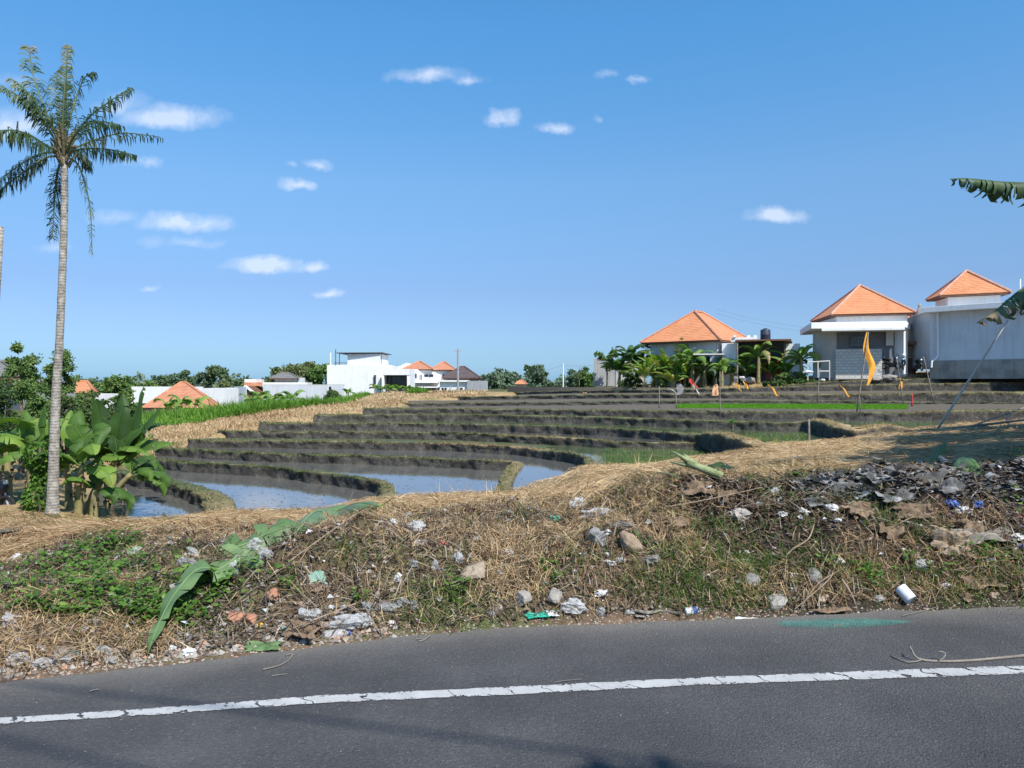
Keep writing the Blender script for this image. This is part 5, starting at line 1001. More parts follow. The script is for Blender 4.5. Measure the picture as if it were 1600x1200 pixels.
# villa with two orange hips
vl = empty('white_villa', Vector((xyd(665, 118).x, 118, -.3)), 'white two storey villa with two mottled orange hip roofs', 'villa')
blk(vl, 640, 712, 577, 618, 118, 118, 8, 'wall', M_WHITE); blk(vl, 641, 684, 594, 598, 115.5, 115.5, 2.5, 'balcony', M_WHITE); blk(vl, 640, 688, 604, 606, 114.5, 114.5, 4, 'porch_roof', M_WHITE)
for x in (641, 662, 681): blk(vl, x, x+3.5, 606, 618, 114.8, 114.8, .4, 'porch_column', M_WHITE)
for a, b, y0, y1 in ((642, 652, 592, 583), (655, 660, 597, 585), (662, 678, 590, 584), (690, 700, 592, 584)): window(vl, xyd(a, 117.95), xyd(b, 117.95), zpx(y0, 118), zpx(y1, 118), mull=1)
for a, b in ((648, 655), (668, 674)): window(vl, xyd(a, 117.95), xyd(b, 117.95), zpx(618, 118), zpx(607, 118), mull=0, nm='door')
hip(vl, xyd(628, 119), xyd(677, 117), xyd(636, 127), zpx(577, 118), zpx(564, 121), M_TILE2); hip(vl, xyd(671, 118), xyd(713, 117), xyd(676, 127), zpx(578, 118), zpx(564.5, 121), M_TILE2)
gb = MB(); g0 = [W(612, 577, 121), W(638, 577, 121), W(635, 567, 121)]; gb.add([v-vl.location for v in g0]+[v+Vector((0, 6, 0))-vl.location for v in g0], [(0, 1, 2), (5, 4, 3), (0, 3, 4, 1), (1, 4, 5, 2), (2, 5, 3, 0)]); gb.build('gable', M_WHITE, vl)
# low white annexe with dark hip roof
ax = empty('white_bungalow', Vector((xyd(715, 108).x, 108, -.2)), 'low white bungalow with dark brown hip roof behind the pole', 'bungalow')
blk(ax, 687, 729, 595, 619, 108, 107.5, 5, 'wall', M_WHITE); blk(ax, 685, 731, 594, 596.5, 107.5, 107, 6, 'roof_slab', M_WHITE); blk(ax, 697, 746, 590, 600, 114, 114, 6, 'upper_wall', M_GREYP)
for a, b in ((689, 699), (703, 706), (713, 724)): window(ax, xyd(a, 107.7), xyd(b, 107.55), zpx(612, 108), zpx(605, 108), mull=1)
hip(ax, xyd(691, 113), xyd(751, 112), xyd(697, 122), zpx(590.5, 113), zpx(573, 116), M_TILED, ridge=.12, rmat=M_TILED)
o = blk(ax, 730, 762, 595, 620, 107, 106.5, 1, 'garden_wall', M_GREYP)
# long grey wall, grey roofed house, orange cottage
lw_ = empty('compound_wall', Vector((xyd(475, 100).x, 100, -.5)), 'long low grey compound wall left of the white building', 'wall'); blk(lw_, 411, 537, 601.5, 628, 101, 99, .3, 'wall_panel', M_GREYW); blk(lw_, 410.5, 537.5, 600.7, 601.5, 101, 98.98, .4, 'coping', M_SOFF)
window(lw_, xyd(513, 99), xyd(519, 98.9), zpx(612, 99), zpx(603, 99), mull=0)
gh = empty('grey_roof_house', Vector((xyd(444, 120).x, 120, -1)), 'small house with grey hip roof behind the long grey wall', 'house'); blk(gh, 429, 463, 590, 606, 120, 120, 5, 'wall', M_WHITE); blk(gh, 410, 480, 597.5, 604, 116, 116, 3, 'terrace_wall', M_WHITE)
hip(gh, xyd(421, 118.5), xyd(467, 118.5), xyd(426, 127), zpx(591, 118.5), zpx(583, 122), M_TILEG, ridge=.3, rmat=M_TILEG)
oc = empty('orange_roof_cottage', Vector((xyd(278, 78).x, 78, -3.6)), 'cottage with the broad orange roof among bananas at left', 'cottage')
hip(oc, xyd(222, 78), xyd(345, 76), xyd(238, 92), zpx(637, 78), zpx(598, 82), M_TILE2, ridge=.08, rmat=M_TILE2); blk(oc, 236, 330, 638.5, 655, 80, 79, 8, 'wall', M_WHITE)
wl = empty('white_wall', Vector((xyd(300, 105).x, 105, -3)), 'row of bright white garden walls behind the orange cottage roof', 'wall')
blk(wl, 205, 316, 604, 630, 108, 106, .4, 'wall_panel', M_WHITE); blk(wl, 316, 351, 606.5, 635, 100, 99, 5, 'wall_panel', M_WHITE); blk(wl, 353, 368, 606, 634, 104, 104, .4, 'wall_panel', M_WHITE); blk(wl, 366, 384, 604, 630, 110, 108, .4, 'wall_panel', M_WHITE)
ts = empty('small_house', Vector((xyd(388, 115).x, 115, -3)), 'tiny house with white edged orange gable left of the grey wall', 'house')
gb = MB(); g0 = [W(376, 607, 114), W(399, 616, 114), W(399, 630, 114), W(376, 630, 114), W(384, 603, 114)]; gb.add([v-ts.location for v in (g0[3], g0[2], g0[1], g0[4], g0[0])]+[v+Vector((0, 6, 0))-ts.location for v in (g0[3], g0[2], g0[1], g0[4], g0[0])], [(0, 1, 2, 3, 4), (9, 8, 7, 6, 5)]+[(i, (i+1) % 5, 5+(i+1) % 5, 5+i)[::-1] for i in range(5)]); gb.build('wall', M_FASCIA, ts)
rel(MB().tube([W(375, 608, 113.8), W(384, 603.5, 113.8), W(400, 616, 113.8)], .22, 4), ts.location).build('gable_trim', M_WHITE, ts); blk(ts, 381, 412, 597.5, 603, 118, 118, 5, 'roof', M_TILE2); blk(ts, 382, 400, 592.5, 597.4, 120, 120, 4, 'upper_wall', M_WHITE)
rc = empty('orange_roof_house', Vector((xyd(125, 85).x, 85, -3)), 'house with low orange roof seen right behind the palm trunk', 'house')
hip(rc, xyd(95, 85), xyd(149, 84), xyd(104, 95), zpx(613.5, 85), zpx(596, 88), M_TILE, ridge=.45, rmat=M_TILE); blk(rc, 98, 146, 616, 640, 86, 86, 6, 'wall', M_WHITE)
yt_ = MB().lathe([(.45, 0), (.5, .06), (.5, .75), (.35, .92), (.12, .98), (0, 1.0)], 18); o = yt_.build('water_tank', mat_noise('yellow_tank', [(.75, .33, .02), (.85, .42, .03)], sc=2, rough=.45), smooth=True); o.location = W(107, 614, 80); tag(o, 'yellow orange water tank just right of the palm trunk', 'water tank')
MB().box((0, 0, -1.6), (.5, .5, 1.6)).build('tank_stand', M_GREYP, o)
sh_ = empty('orange_roof_hut', Vector((xyd(814, 150).x, 150, -1)), 'tiny hut with orange roof far behind the upper terraces', 'hut'); hip(sh_, xyd(804, 150), xyd(823, 150), xyd(806, 155), zpx(600, 150), zpx(594.5, 152), M_TILE, ridge=.3); blk(sh_, 807, 820, 600.5, 612, 151, 151, 3, 'wall', M_WHITE)
hz_ = empty('left_hidden_house', Vector((xyd(8, 45).x, 45, -2)), 'grey roofed house half hidden by trees at far left', 'house'); hz_.name = 'hidden_house'
blk(hz_, -60, 26, 592, 640, 45, 45, 6, 'wall', M_GREYP); hip(hz_, xyd(-75, 43.5), xyd(36, 43.5), xyd(-68, 53), zpx(588, 43.5), zpx(565, 47), M_TILEG, ridge=.5, rmat=M_TILEG)
# --- poles
def pole(x, yb, yt, d, r, label, nm='utility_pole', cat='pole', mat=M_METAL, arm=True):
    b = W(x, yb, d); e = empty(nm, b, label, cat); h = (yb-yt)/F*d; MB().tube([(0, 0, -.5), (0, 0, h)], [r, r*.7], 8).build('shaft', mat, e)
    if arm: MB().box((0, 0, h-.3), (.5, .04, .04)).build('crossarm', mat, e)
    return e
pole(715.5, 618, 545, 100, .16, 'tall grey pole in front of the dark hip roof'); pole(880, 608, 568, 120, .1, 'thin white pole on the horizon left of the block wall', mat=M_WHITE, arm=False); pole(303, 610, 584, 190, .12, 'thin dark mast on the left horizon', mat=M_DMETAL, arm=False)
# power lines in the distance
cb_ = MB(); 
def wire(p, q, sag=.6, r=.02): cb_.tube([p.lerp(q, i/12)+Vector((0, 0, -sag*4*(i/12)*(1-i/12))) for i in range(13)], r, 4)
for dz in (0, .5): wire(W(1120, 490, 90)+Vector((0, 0, dz)), W(1460, 522, 88)+Vector((0, 0, dz)), 1.2, .009)
wire(W(760, 590, 120), W(880, 570, 120), .6, .018); wire(W(880, 570, 120), W(960, 563, 120), .5, .018)
tag(cb_.build('power_line', M_DMETAL), 'thin power lines crossing the sky by the houses', 'cable')
# --- bare twiggy shrub and heaped earth at 900
bt = empty('bare_shrub', W(905, 606, 82), 'bare leafless shrub left of the grey block wall', 'shrub'); mb = MB(); r = random.Random(4)
def twig(p, d, l, rr, dep):
    q = p+d*l; mb.tube([p, q], [rr, rr*.6], 5, cap=False)
    if dep: 
        for k in range(3): twig(q, (d+Vector((r.uniform(-.7, .7), r.uniform(-.5, .5), r.uniform(-.1, .5)))).normalized(), l*r.uniform(.5, .8), rr*.55, dep-1)
twig(Vector((0, 0, -.2)), Vector((0, 0, 1)), .9, .06, 4); mb.build('branches', M_WOODG, bt)
# ------------------------------------------------------------------ ground cover (uncountable): straw, grass, weeds, litter
def sample(n, x0, x1, fmin, fmax, pw=1.0):
    """random (px, d) between two distance profiles given as (photo x list, d list)"""
    px = rng.uniform(x0, x1, n); a = np.interp(px, *fmin) if isinstance(fmin, tuple) else np.full(n, fmin); b = np.interp(px, *fmax) if isinstance(fmax, tuple) else np.full(n, fmax)
    d = a+(b-a)*rng.random(n)**pw; return px, d
def P3(px, d, up=0.): return np.stack([(px-800)/F*d, d, ground_z(px, d)+up], 1)
EDG = ([-900, 0, 400, 800, 1200, 1600, 2600], [3.45, 4.2, 4.64, 5.12, 5.37, 5.6, 6.05])
CRS = ([0, 400, 800, 1000, 1600, 2600], [6.6, 6.9, 7.3, 7.3, 7.9, 8.5])
NEAR = ([0, 140, 350, 560, 800, 880, 930, 1120, 1180, 1300, 1400, 1500, 1600, 2600], [20, 20, 20.6, 21.2, 22.2, 23.6, 24.6, 25.5, 28, 28.8, 33, 38, 41, 41])
M_STRAW = mat_attr('straw', [(0, (.11, .062, .033)), (.3, (.29, .17, .088)), (.65, (.52, .37, .20)), (1, (.72, .57, .36))], trans=.12, tcol=(1.1, 1, .7, 1), rough=.75)
M_GRASS = mat_attr('grass_blade', [(0, (.045, .09, .02)), (.5, (.11, .19, .045)), (.8, (.21, .27, .08)), (1, (.36, .32, .15))], trans=.3)
M_LITTER = mat_attr('leaf_litter', [(0, (.03, .022, .016)), (.35, (.09, .062, .042)), (.6, (.17, .12, .08)), (.8, (.26, .21, .16)), (1, (.42, .39, .35))], rough=.85, trans=.05, tcol=(1, .8, .5, 1))
M_ASH = mat_attr('ash_flakes', [(0, (.02, .02, .02)), (.5, (.09, .088, .086)), (.85, (.24, .235, .23)), (1, (.42, .41, .40))], rough=.85)
def lying(px, d, Ln, Wd, v, up=.01, zs=.28, ax=None, mat=M_STRAW, name='dry_straw', lab='', cat='straw', bend=.25, upr=.05):
    n = len(px); P = P3(px, d, 0); P[:, 2] += rng.random(n)*upr+up
    a = rng.uniform(0, 2*math.pi, n) if ax is None else ax; z = rng.normal(.08, zs, n); D = np.stack([np.cos(a), np.sin(a), z], 1); D /= np.linalg.norm(D, axis=1)[:, None]
    # follow the slope: tilt direction by local ground gradient
    e = .12; gx_ = (ground_z(800+(P[:, 0]+e)/P[:, 1]*F, P[:, 1])-ground_z(px, d))/e; gy_ = (ground_z(800+P[:, 0]/(P[:, 1]+e)*F, P[:, 1]+e)-ground_z(px, d))/e
    D[:, 2] += np.clip(D[:, 0]*gx_+D[:, 1]*gy_, -1, 1); D /= np.linalg.norm(D, axis=1)[:, None]
    V, Fc, a_ = blades(P-D*(np.broadcast_to(Ln, n)[:, None])*.4, D, Ln, Wd, rng.normal(0, bend, n), v); return V, Fc, a_
def multi(name, parts, mat, lab, cat):
    Vs, Fs, As, b = [], [], [], 0
    for V, Fc, a in parts: Vs.append(V); Fs.append(Fc+b); As.append(a); b += len(V)
    return tag(mesh_np(name, np.concatenate(Vs), np.concatenate(Fs), mat, attr=dict(v=np.concatenate(As))), lab, cat, kind='stuff')
def patchy(px, d, sc, seed, lo=0.):
    P = np.stack([(px-800)/F*d, d, 0*d], 1); return fbm(P, sc, 3, seed) > lo
parts = []
# 1. straw on the bank face and crest
px, d = sample(90000, -120, 1720, EDG, CRS); s = np.interp(px, [0, 300, 620, 1000, 1250, 1700], [.8, .75, 1, .75, .45, .4]); s = s*np.where((px > 290) & (px < 570) & (d < 5.7), .4, 1); k = rng.random(len(px)) < s*np.where(patchy(px, d, 1.1, 71, -.02), 1, .12); px, d = px[k], d[k]
parts.append(lying(px, d, rng.uniform(.05, .22, len(px)), rng.uniform(.002, .0045, len(px)), np.clip(rng.normal(np.interp(px, [0, 600, 900, 1300], [.5, .6, .58, .4]), .2, len(px)), 0, 1), zs=.35, upr=.07))
# 2. the flat straw field behind the crest
px, d = sample(75000, -200, 1800, CRS, NEAR, 1.5); P = np.stack([(px-800)/F*d, d, 0*d], 1); fl = fbm(P, .35, 2, 90)*1.6
sc_ = np.interp(d, [7, 12, 20, 40], [1, 1.3, 1.9, 3]); gold = np.interp(px, [0, 500, 900, 1100, 1380, 1420, 1700], [.42, .52, .6, .64, .64, .5, .45])
k = (rng.random(len(px)) < np.where(px > 1410, .75, 1)); px, d, fl, sc_, gold = px[k], d[k], fl[k], sc_[k], gold[k]
parts.append(lying(px, d, rng.uniform(.15, .42, len(px))*sc_**.5, .006*sc_, np.clip(rng.normal(gold, .2), 0, 1), zs=.12, ax=fl+rng.normal(0, .45, len(px))+rng.choice([0, math.pi], len(px)), upr=.05))
multi('dry_straw', parts, M_STRAW, 'cut dry straw strewn over the bank and the flat behind it', 'straw')
# straw heaps: curled golden tufts standing proud
parts = []
TF = [(300,830,.5,500),(230,835,.6,500),(420,812,.5,400),(620,795,.5,1300),(670,790,.5,1500),(720,800,.6,1700),(770,790,.5,1500),(830,780,.5,1300),(700,830,.6,1300),(780,830,.6,1200),(650,850,.5,700),(860,800,.5,700),(900,775,.4,500),(1290,760,.5,500),(1180,740,.6,900),(1330,740,.8,900),(1240,725,.9,1200),(60,860,.7,900),(180,850,.6,700),(20,830,.7,700),(620,870,.5,500),(900,860,.5,400),(1400,905,.5,300),(1480,880,.5,300),(560,905,.4,400),(300,880,.3,500),(330,800,.6,500),(480,800,.6,500)]
for (x, y, r_, n) in TF:
    c = hit(x, y, 4, 30); q = rng.normal(0, r_*.5, (n, 2)); q[:, 1] *= .5; X = c.x+q[:, 0]; Y = np.maximum(c.y+q[:, 1], 4.9); pxx = 800+X/Y*F; P = P3(pxx, Y, -.01)
    D = rdir(n, .0, 1.0); D[:, 0] += rng.normal(0, .5); D /= np.linalg.norm(D, axis=1)[:, None]; parts.append(blades(P, D, rng.uniform(.05, .17, n), .0038, rng.normal(.5, .3, n), np.clip(rng.normal(.64, .2, n), 0, 1)))
multi('straw_tufts', parts, M_STRAW, 'tufts of golden dead grass on the crest of the bank', 'dead grass')
# 3. green grass on the bank, short sparse blades with clumps
parts = []
px, d = sample(52000, -120, 1720, EDG, CRS); w = np.interp(px, [0, 250, 420, 700, 900, 1020, 1250, 1700], [.7, .65, .15, .15, .25, .75, .6, .7]); k = (rng.random(len(px)) < w) & patchy(px, d, 1.7, 33, .12); px, d = px[k], d[k]; P = P3(px, d, -.01)
D = rdir(len(px), .15, 1); Vb, Fb, ab = blades(P, D, rng.uniform(.05, .17, len(px)), .0055, rng.normal(.35, .25, len(px)), np.clip(rng.normal(.45, .22, len(px)), 0, 1)); parts.append((Vb, Fb, ab))
GT = [(1090,830,.4,500),(1060,870,.4,500),(1130,880,.5,700),(1050,910,.4,500),(1100,930,.4,500),(1180,900,.4,400),(1320,890,.5,500),(1440,830,.5,500),(1380,800,.4,300),(1560,900,.5,700),(1590,870,.4,400),(1480,925,.4,400),(1000,930,.4,200),(690,950,.35,300),(740,935,.3,120),(660,975,.3,150),(880,880,.4,200),(200,815,.9,500),(120,812,.9,500),(270,812,.6,350),(640,770,.5,120),(750,760,.4,80),(1150,990-60,.3,200),(560,870,.4,250)]
for (x, y, r_, n) in GT:
    c = hit(x, y, 4, 30); q = rng.normal(0, r_*.45, (n, 2)); q[:, 1] *= .4; X = c.x+q[:, 0]; Y = np.maximum(c.y+q[:, 1], 5.0); P = P3(800+X/Y*F, Y, -.01); D = rdir(n, .25, 1.0); parts.append(blades(P, D, rng.uniform(.07, .22, n), .0055, rng.normal(.5, .3, n), np.clip(rng.normal(.5, .22, n), 0, 1)))
multi('grass', parts, M_GRASS, 'patches of green grass growing through the litter', 'grass')
# 4. broad leaved weeds
parts = []
WD = [(110,880,.35,420),(140,905,.4,600),(150,870,.3,400),(165,930,.35,500),(190,900,.3,400),(205,960,.35,400),(120,940,.35,450),(230,960,.3,300),(260,970,.3,300),(90,985,.22,200),(80,1000,.14,120),(180,855,.3,300),(60,900,.4,260),(20,930,.3,200),(20,1015,.25,180),(310,915,.2,200),(340,935,.22,220),(285,960,.22,200),(5,985,.25,150),(240,990,.25,200),
 (455,925,.1,60),(400,905,.15,90),(440,905,.12,60),(715,925,.12,110),(712,940,.1,60),(860,900,.12,60),(1000,880-25,.1,60),(865,905,.1,40),(842,925,.06,40),(1350,900,.12,130),(1365,915,.12,130),(1420,890,.14,120),(1245,752,.1,70),(1205,775,.1,90),(1530,870,.15,80),(1480,905,.15,60),(1590,715,.25,150),(1570,880,.15,60),(560,945,.1,60),(1585,790,.2,60),(310,800,.3,60),(1290,890,.1,50)]
for (x, y, r_, n) in WD:
    n = max(20, int(n*.55)); c = hit(x, y, 4, 30); q = rng.normal(0, r_*.5, (n, 2)); q[:, 1] *= .5; X = c.x+q[:, 0]; Y = np.maximum(c.y+q[:, 1], 4.75); P = P3(800+X/Y*F, Y, 0.0); P[:, 2] += rng.random(n)**1.3*.13*min(1, r_/.15)
    A = rdir(n, -.35, .5); A[:, 1] -= .3; A /= np.linalg.norm(A, axis=1)[:, None]; B = np.cross(A, np.tile([0, -.35, 1.], (n, 1))+rng.normal(0, .35, (n, 3))); B /= np.linalg.norm(B, axis=1)[:, None]
    parts.append(leaves(P, A, B, rng.uniform(.022, .055, n), np.clip(rng.normal(.5, .25, n), 0, 1), asp=.75))
multi('weeds', parts, M_WEED, 'fresh green broad leaved weeds creeping over the bank', 'weeds')
# 5. leaf litter and twigs
parts = []
px, d = sample(30000, -120, 1720, EDG, CRS); k = rng.random(len(px)) < np.interp(px, [0, 900, 1080, 1700], [.45, .5, 1, 1]); px, d = px[k], d[k]; P = P3(px, d, .005); P[:, 2] += rng.random(len(px))*.03; A = rdir(len(px), -.35, .45); B = np.cross(A, np.tile([0, 0, 1.], (len(px), 1))+rng.normal(0, .5, (len(px), 3))); B /= np.linalg.norm(B, axis=1)[:, None]
parts.append(leaves(P, A, B, rng.uniform(.015, .06, len(px)), np.clip(rng.normal(.42, .24, len(px)), 0, 1), asp=.5, fold=.2))
px, d = sample(11000, 1030, 1300, ([1000, 1700], [6.1, 6.3]), ([1000, 1700], [7.1, 7.6])); P = P3(px, d, .01); A = rdir(len(px), -.4, .5); B = perp(A); parts.append(leaves(P, A, B, rng.uniform(.02, .07, len(px)), np.clip(rng.normal(.45, .22, len(px)), 0, 1), asp=.55, fold=.2))
multi('leaf_litter', parts, M_LITTER, 'brown leaf litter and chaff covering the bank', 'leaf litter')
px, d = sample(12000, -100, 1720, EDG, CRS); n = len(px); Vt, Ft, at_ = lying(px, d, rng.uniform(.08, .3, n), rng.uniform(.004, .009, n), rng.random(n)*.9, zs=.3, upr=.06, bend=.15); multi('twigs', [(Vt, Ft, at_)], M_LITTER, 'small dead twigs and stalks scattered over the bank', 'twigs')
# 6. burnt flakes on the right mound
px, d = sample(26000, 1240, 1720, ([1200, 1700], [6.45, 6.5]), ([1200, 1380, 1450, 1700], [7.2, 7.5, 8.2, 8.6])); P = P3(px, d, .005); P[:, 2] += rng.random(len(px))*.03; A = rdir(len(px), -.25, .4); B = np.cross(A, np.tile([0, 0, 1.], (len(px), 1))+rng.normal(0, .35, (len(px), 3))); B /= np.linalg.norm(B, axis=1)[:, None]
pb_, db_ = sample(900, 1270, 1720, ([1200, 1700], [6.6, 6.7]), ([1200, 1380, 1450, 1700], [7.1, 7.4, 8.0, 8.3])); Pb = P3(pb_, db_, .02); Pb[:, 2] += rng.random(900)*.05; Ab = rdir(900, -.3, .4); Bb = np.cross(Ab, np.tile([0, -.5, 1.], (900, 1))+rng.normal(0, .4, (900, 3))); Bb /= np.linalg.norm(Bb, axis=1)[:, None]; bigflakes = leaves(Pb, Ab, Bb, rng.uniform(.03, .11, 900), np.clip(rng.normal(.5, .3, 900), 0, 1), asp=.8, fold=.1)
multi('burnt_flakes', [bigflakes, leaves(P, A, B, rng.uniform(.015, .085, len(px)), np.clip(rng.normal(.45, .28, len(px)), 0, 1), asp=.7, fold=.15)], M_ASH, 'charred flakes of burnt rubbish over the right hand mound', 'ash')
# scraps of plastic and paper too small to count
px, d = sample(1500, -120, 1720, EDG, CRS, .8); P = P3(px, d, .015); P[:, 2] += rng.random(1500)*.03; A = rdir(1500, -.4, .5); B = perp(A)
M_SCRAP = mat_attr('scraps', [(0, (.22, .21, .20)), (.5, (.45, .44, .43)), (.86, (.70, .69, .67)), (.9, (.08, .30, .30)), (.95, (.55, .12, .08)), (1, (.10, .16, .45))], rough=.45, spec=.5, nsc=None)
multi('litter_scraps', [leaves(P, A, B, rng.uniform(.008, .045, 1500)*rng.choice([.6, 1, 1.4], 1500), rng.random(1500), asp=.8, fold=.25)], M_SCRAP, 'tiny torn scraps of plastic and paper all over the bank', 'litter')
# 7. gravel along the road edge
def pebbles(px, d, sz, up=0):
    n = len(px); P = P3(px, d, up); base = np.array([(1,0,0),(-1,0,0),(0,1,0),(0,-1,0),(0,0,.7),(0,0,-.7)], float); V = base[None]*np.asarray(sz)[:, None, None]*rng.uniform(.6, 1.3, (n, 6, 1))
    a = rng.uniform(0, 6.28, n); c, s = np.cos(a)[:, None], np.sin(a)[:, None]; V = np.stack([V[:, :, 0]*c-V[:, :, 1]*s, V[:, :, 0]*s+V[:, :, 1]*c, V[:, :, 2]], 2)+P[:, None]
    f = np.array([(0,2,4),(2,1,4),(1,3,4),(3,0,4),(2,0,5),(1,2,5),(3,1,5),(0,3,5)]); return V.reshape(-1, 3), (f[None]+np.arange(n)[:, None, None]*6).reshape(-1, 3), np.repeat(rng.random(n), 6)
M_GRAVEL = mat_attr('gravel', [(0, (.12, .09, .07)), (.5, (.27, .23, .19)), (.8, (.38, .35, .31)), (1, (.46, .24, .15))], rough=.9, nsc=30, namp=.15)
px = rng.uniform(-100, 1720, 5200); d = edge_d(px)+np.abs(rng.normal(0, .22, 5200))-.06; p1 = pebbles(px, d, rng.uniform(.003, .013, 5200)**1.0)
px = rng.uniform(-100, 620, 700); d = edge_d(px)+np.abs(rng.normal(.1, .2, 700)); p2_ = pebbles(px, d, rng.uniform(.012, .035, 700))
px, d = sample(1800, -100, 1720, EDG, CRS); p3_ = pebbles(px, d, rng.uniform(.006, .024, 1800))
multi('gravel', [p1, p2_, p3_], M_GRAVEL, 'gravel and rubble crumbs along the road edge', 'gravel')
# loose grit lying on the asphalt
n = 900; px = rng.uniform(-60, 1680, n); d = edge_d(px)-rng.random(n)**1.8*1.7-.02; V_, F_, a_ = pebbles(px, d, rng.uniform(.001, .004, n)); V_[:, 2] = V_[:, 2]-np.repeat(ground_z(px, d), 6)+.006
multi('road_grit', [(V_, F_, a_)], M_GRAVEL, 'loose grit scattered on the asphalt near the verge', 'grit')
# stalks standing against the pools
parts = []; n = 260; x = rng.choice([640, 690, 700, 712, 715, 725, 770, 600, 590, 900, 1000], n)+rng.normal(0, 9, n); d = np.full(n, 8.0)+rng.normal(0, .3, n); P = P3(x, d); D = rdir(n, .7, 1.0); D[:, 0] += .15
Vb = blades(P, D/np.linalg.norm(D, axis=1)[:, None], rng.uniform(.1, .34, n), .006, rng.normal(.2, .2, n), rng.uniform(.4, .9, n)); multi('grass_stalks', [Vb], M_STRAW, 'lone dry grass stalks standing against the flooded pools', 'grass stalks')
# 8. fields at the left edge of the terraces and beyond
def field(name, n, x0, x1, fmin, fmax, h, wd, mat, v, lab, cat, pw=1, mask=None, lean=.0):
    px, d = sample(n, x0, x1, fmin, fmax, pw)
    if mask is not None: k = mask(px, d); px, d = px[k], d[k]
    P = P3(px, d, -.03); D = rdir(len(px), .5, 1); D[:, 0] += lean; D /= np.linalg.norm(D, axis=1)[:, None]
    hv = .55+.75*np.clip(.5+.6*fbm(P*[1, 1, 0], .16, 3, 12), 0, 1); h = h*hv; v = v+.22*fbm(P*[1, 1, 0]+5, .22, 2, 77)
    sc_ = d/45; Vb, Fb, ab = blades(P, D, rng.uniform(.5, 1.1, len(px))*h, wd*sc_, rng.normal(.3, .2, len(px)), np.clip(rng.normal(v, .2, len(px)), 0, 1)); return tag(mesh_np(name, Vb, Fb, mat, attr=dict(v=ab)), lab, cat, kind='stuff')
LB_ = ([180, 205, 250, 310, 350, 420, 500, 580, 625, 720, 800], [30.5, 32.6, 35.3, 37, 39.5, 42, 46, 51.2, 58.5, 71.5, 78])
MID = ([180, 250, 310, 350, 420, 500, 560, 600, 700], [42, 47.5, 50, 52, 56, 65, 77, 88, 100]); FARG = ([180, 300, 420, 500, 560, 600], [64, 65, 68, 72, 80, 92])
M_FGREEN = mat_attr('field_green', [(0, (.06, .14, .015)), (.5, (.13, .26, .03)), (1, (.24, .38, .08))], trans=.25)
field('dry_grass', 26000, 175, 760, LB_, ([180, 250, 310, 350, 420, 500, 580, 640, 720, 800], [43, 48.5, 51, 53, 57, 67, 90, 105, 108, 104]), .42, .035, M_STRAW, .6, 'pale dry grass bordering the left ends of the terraces', 'dry grass', pw=1.3)
field('tall_green_grass', 26000, 200, 575, MID, FARG, 1.1, .045, M_FGREEN, .5, 'bright green tall grass field left of the terraces', 'grass field')
field('tall_green_grass', 1200, 640, 664, 88, 92, .9, .05, M_FGREEN, .5, 'lone bright green grass clump before the white villa', 'grass field')
field('dry_grass', 9000, 900, 1900, ([900, 1000, 1120, 1200, 1300, 1400, 1600, 1900], [74, 68.5, 64, 62.5, 63, 62, 61.4, 60]), ([900, 1100, 1300, 1600, 1900], [82, 72, 66, 62.8, 62]), .28, .03, M_STRAW, .55, 'dry grass verge in front of the orange roofed houses', 'dry grass')
# seedbed: dense bright rice seedlings
w8 = WB[8]; p8 = 800+w8[:, 0]/w8[:, 1]*F; n = 60000; px = rng.uniform(1056, 1418, n); t = .42+.58*rng.random(n); fd = np.interp(px, p8, w8[:, 1])+1.0; zf = np.interp(px, p8, w8[:, 2]+w8[:, 3]-.12); w9 = WB[9]; p9 = 800+w9[:, 0]/w9[:, 1]*F; bd = np.interp(px, p9, w9[:, 1])-.6; zb = np.interp(px, p9, w9[:, 2])
d = fd*(1-t)+bd*t; P = np.stack([(px-800)/F*d, d, zf*(1-t)+zb*t-.02], 1); D = rdir(n, .8, 1); Vb, Fb, ab = blades(P, D, rng.uniform(.05, .11, n), .03, rng.normal(.2, .2, n), rng.random(n))
tag(mesh_np('rice_seedlings', Vb, Fb, mat_attr('seedling', [(0, (.08, .22, .01)), (1, (.17, .38, .03))], trans=.35, rough=.6), attr=dict(v=ab)), 'bright green strip of rice seedlings on the upper terrace', 'rice seedlings', kind='stuff')
# stubble and clods in the paddies
n = 2600; px = rng.uniform(330, 1100, n); z = rng.choice([LV(1), LV(2), LV(3), LV(0)], n, p=[.45, .25, .1, .2]); px = np.where(z == LV(0), rng.uniform(165, 320, n), px); y = rng.uniform(745, 815, n); d = (EYE-z)*F/(y-600); P = np.stack([(px-800)/F*d, d, z+.004], 1)
A = rdir(n, -.03, .06); B = perp(A); B[:, 2] *= .1; Vl, Fl, al = leaves(P, A, B, rng.uniform(.03, .2, n), rng.random(n)*.3, asp=.25, fold=.03)
g_ok = None
tag(mesh_np('floating_stubble', Vl, Fl, M_LITTER, attr=dict(v=al)), 'dark floating stubble on the flooded paddies', 'stubble', kind='stuff')
# green film / shoots in the greenish paddies
n = 5200; px = np.concatenate([rng.uniform(940, 1130, n//2), rng.uniform(1165, 1262, n//4), rng.uniform(1300, 1480, n-n//2-n//4)]); z = np.where(px < 1140, LV(4), np.where(px < 1270, LV(6), LV(7))); y = np.where(px < 1140, rng.uniform(701, 726, n), np.where(px < 1270, rng.uniform(677, 695, n), rng.uniform(659, 668, n))); d = (EYE-z)*F/(y-600); P = np.stack([(px-800)/F*d, d, z], 1)
D = rdir(n, .6, 1); Vb, Fb, ab = blades(P, D, rng.uniform(.04, .16, n), .012, rng.normal(.2, .3, n), rng.uniform(.2, .8, n)); tag(mesh_np('water_weeds', Vb, Fb, M_GRASS, attr=dict(v=ab)), 'thin green shoots growing in the shallow muddy paddies', 'water weeds', kind='stuff')
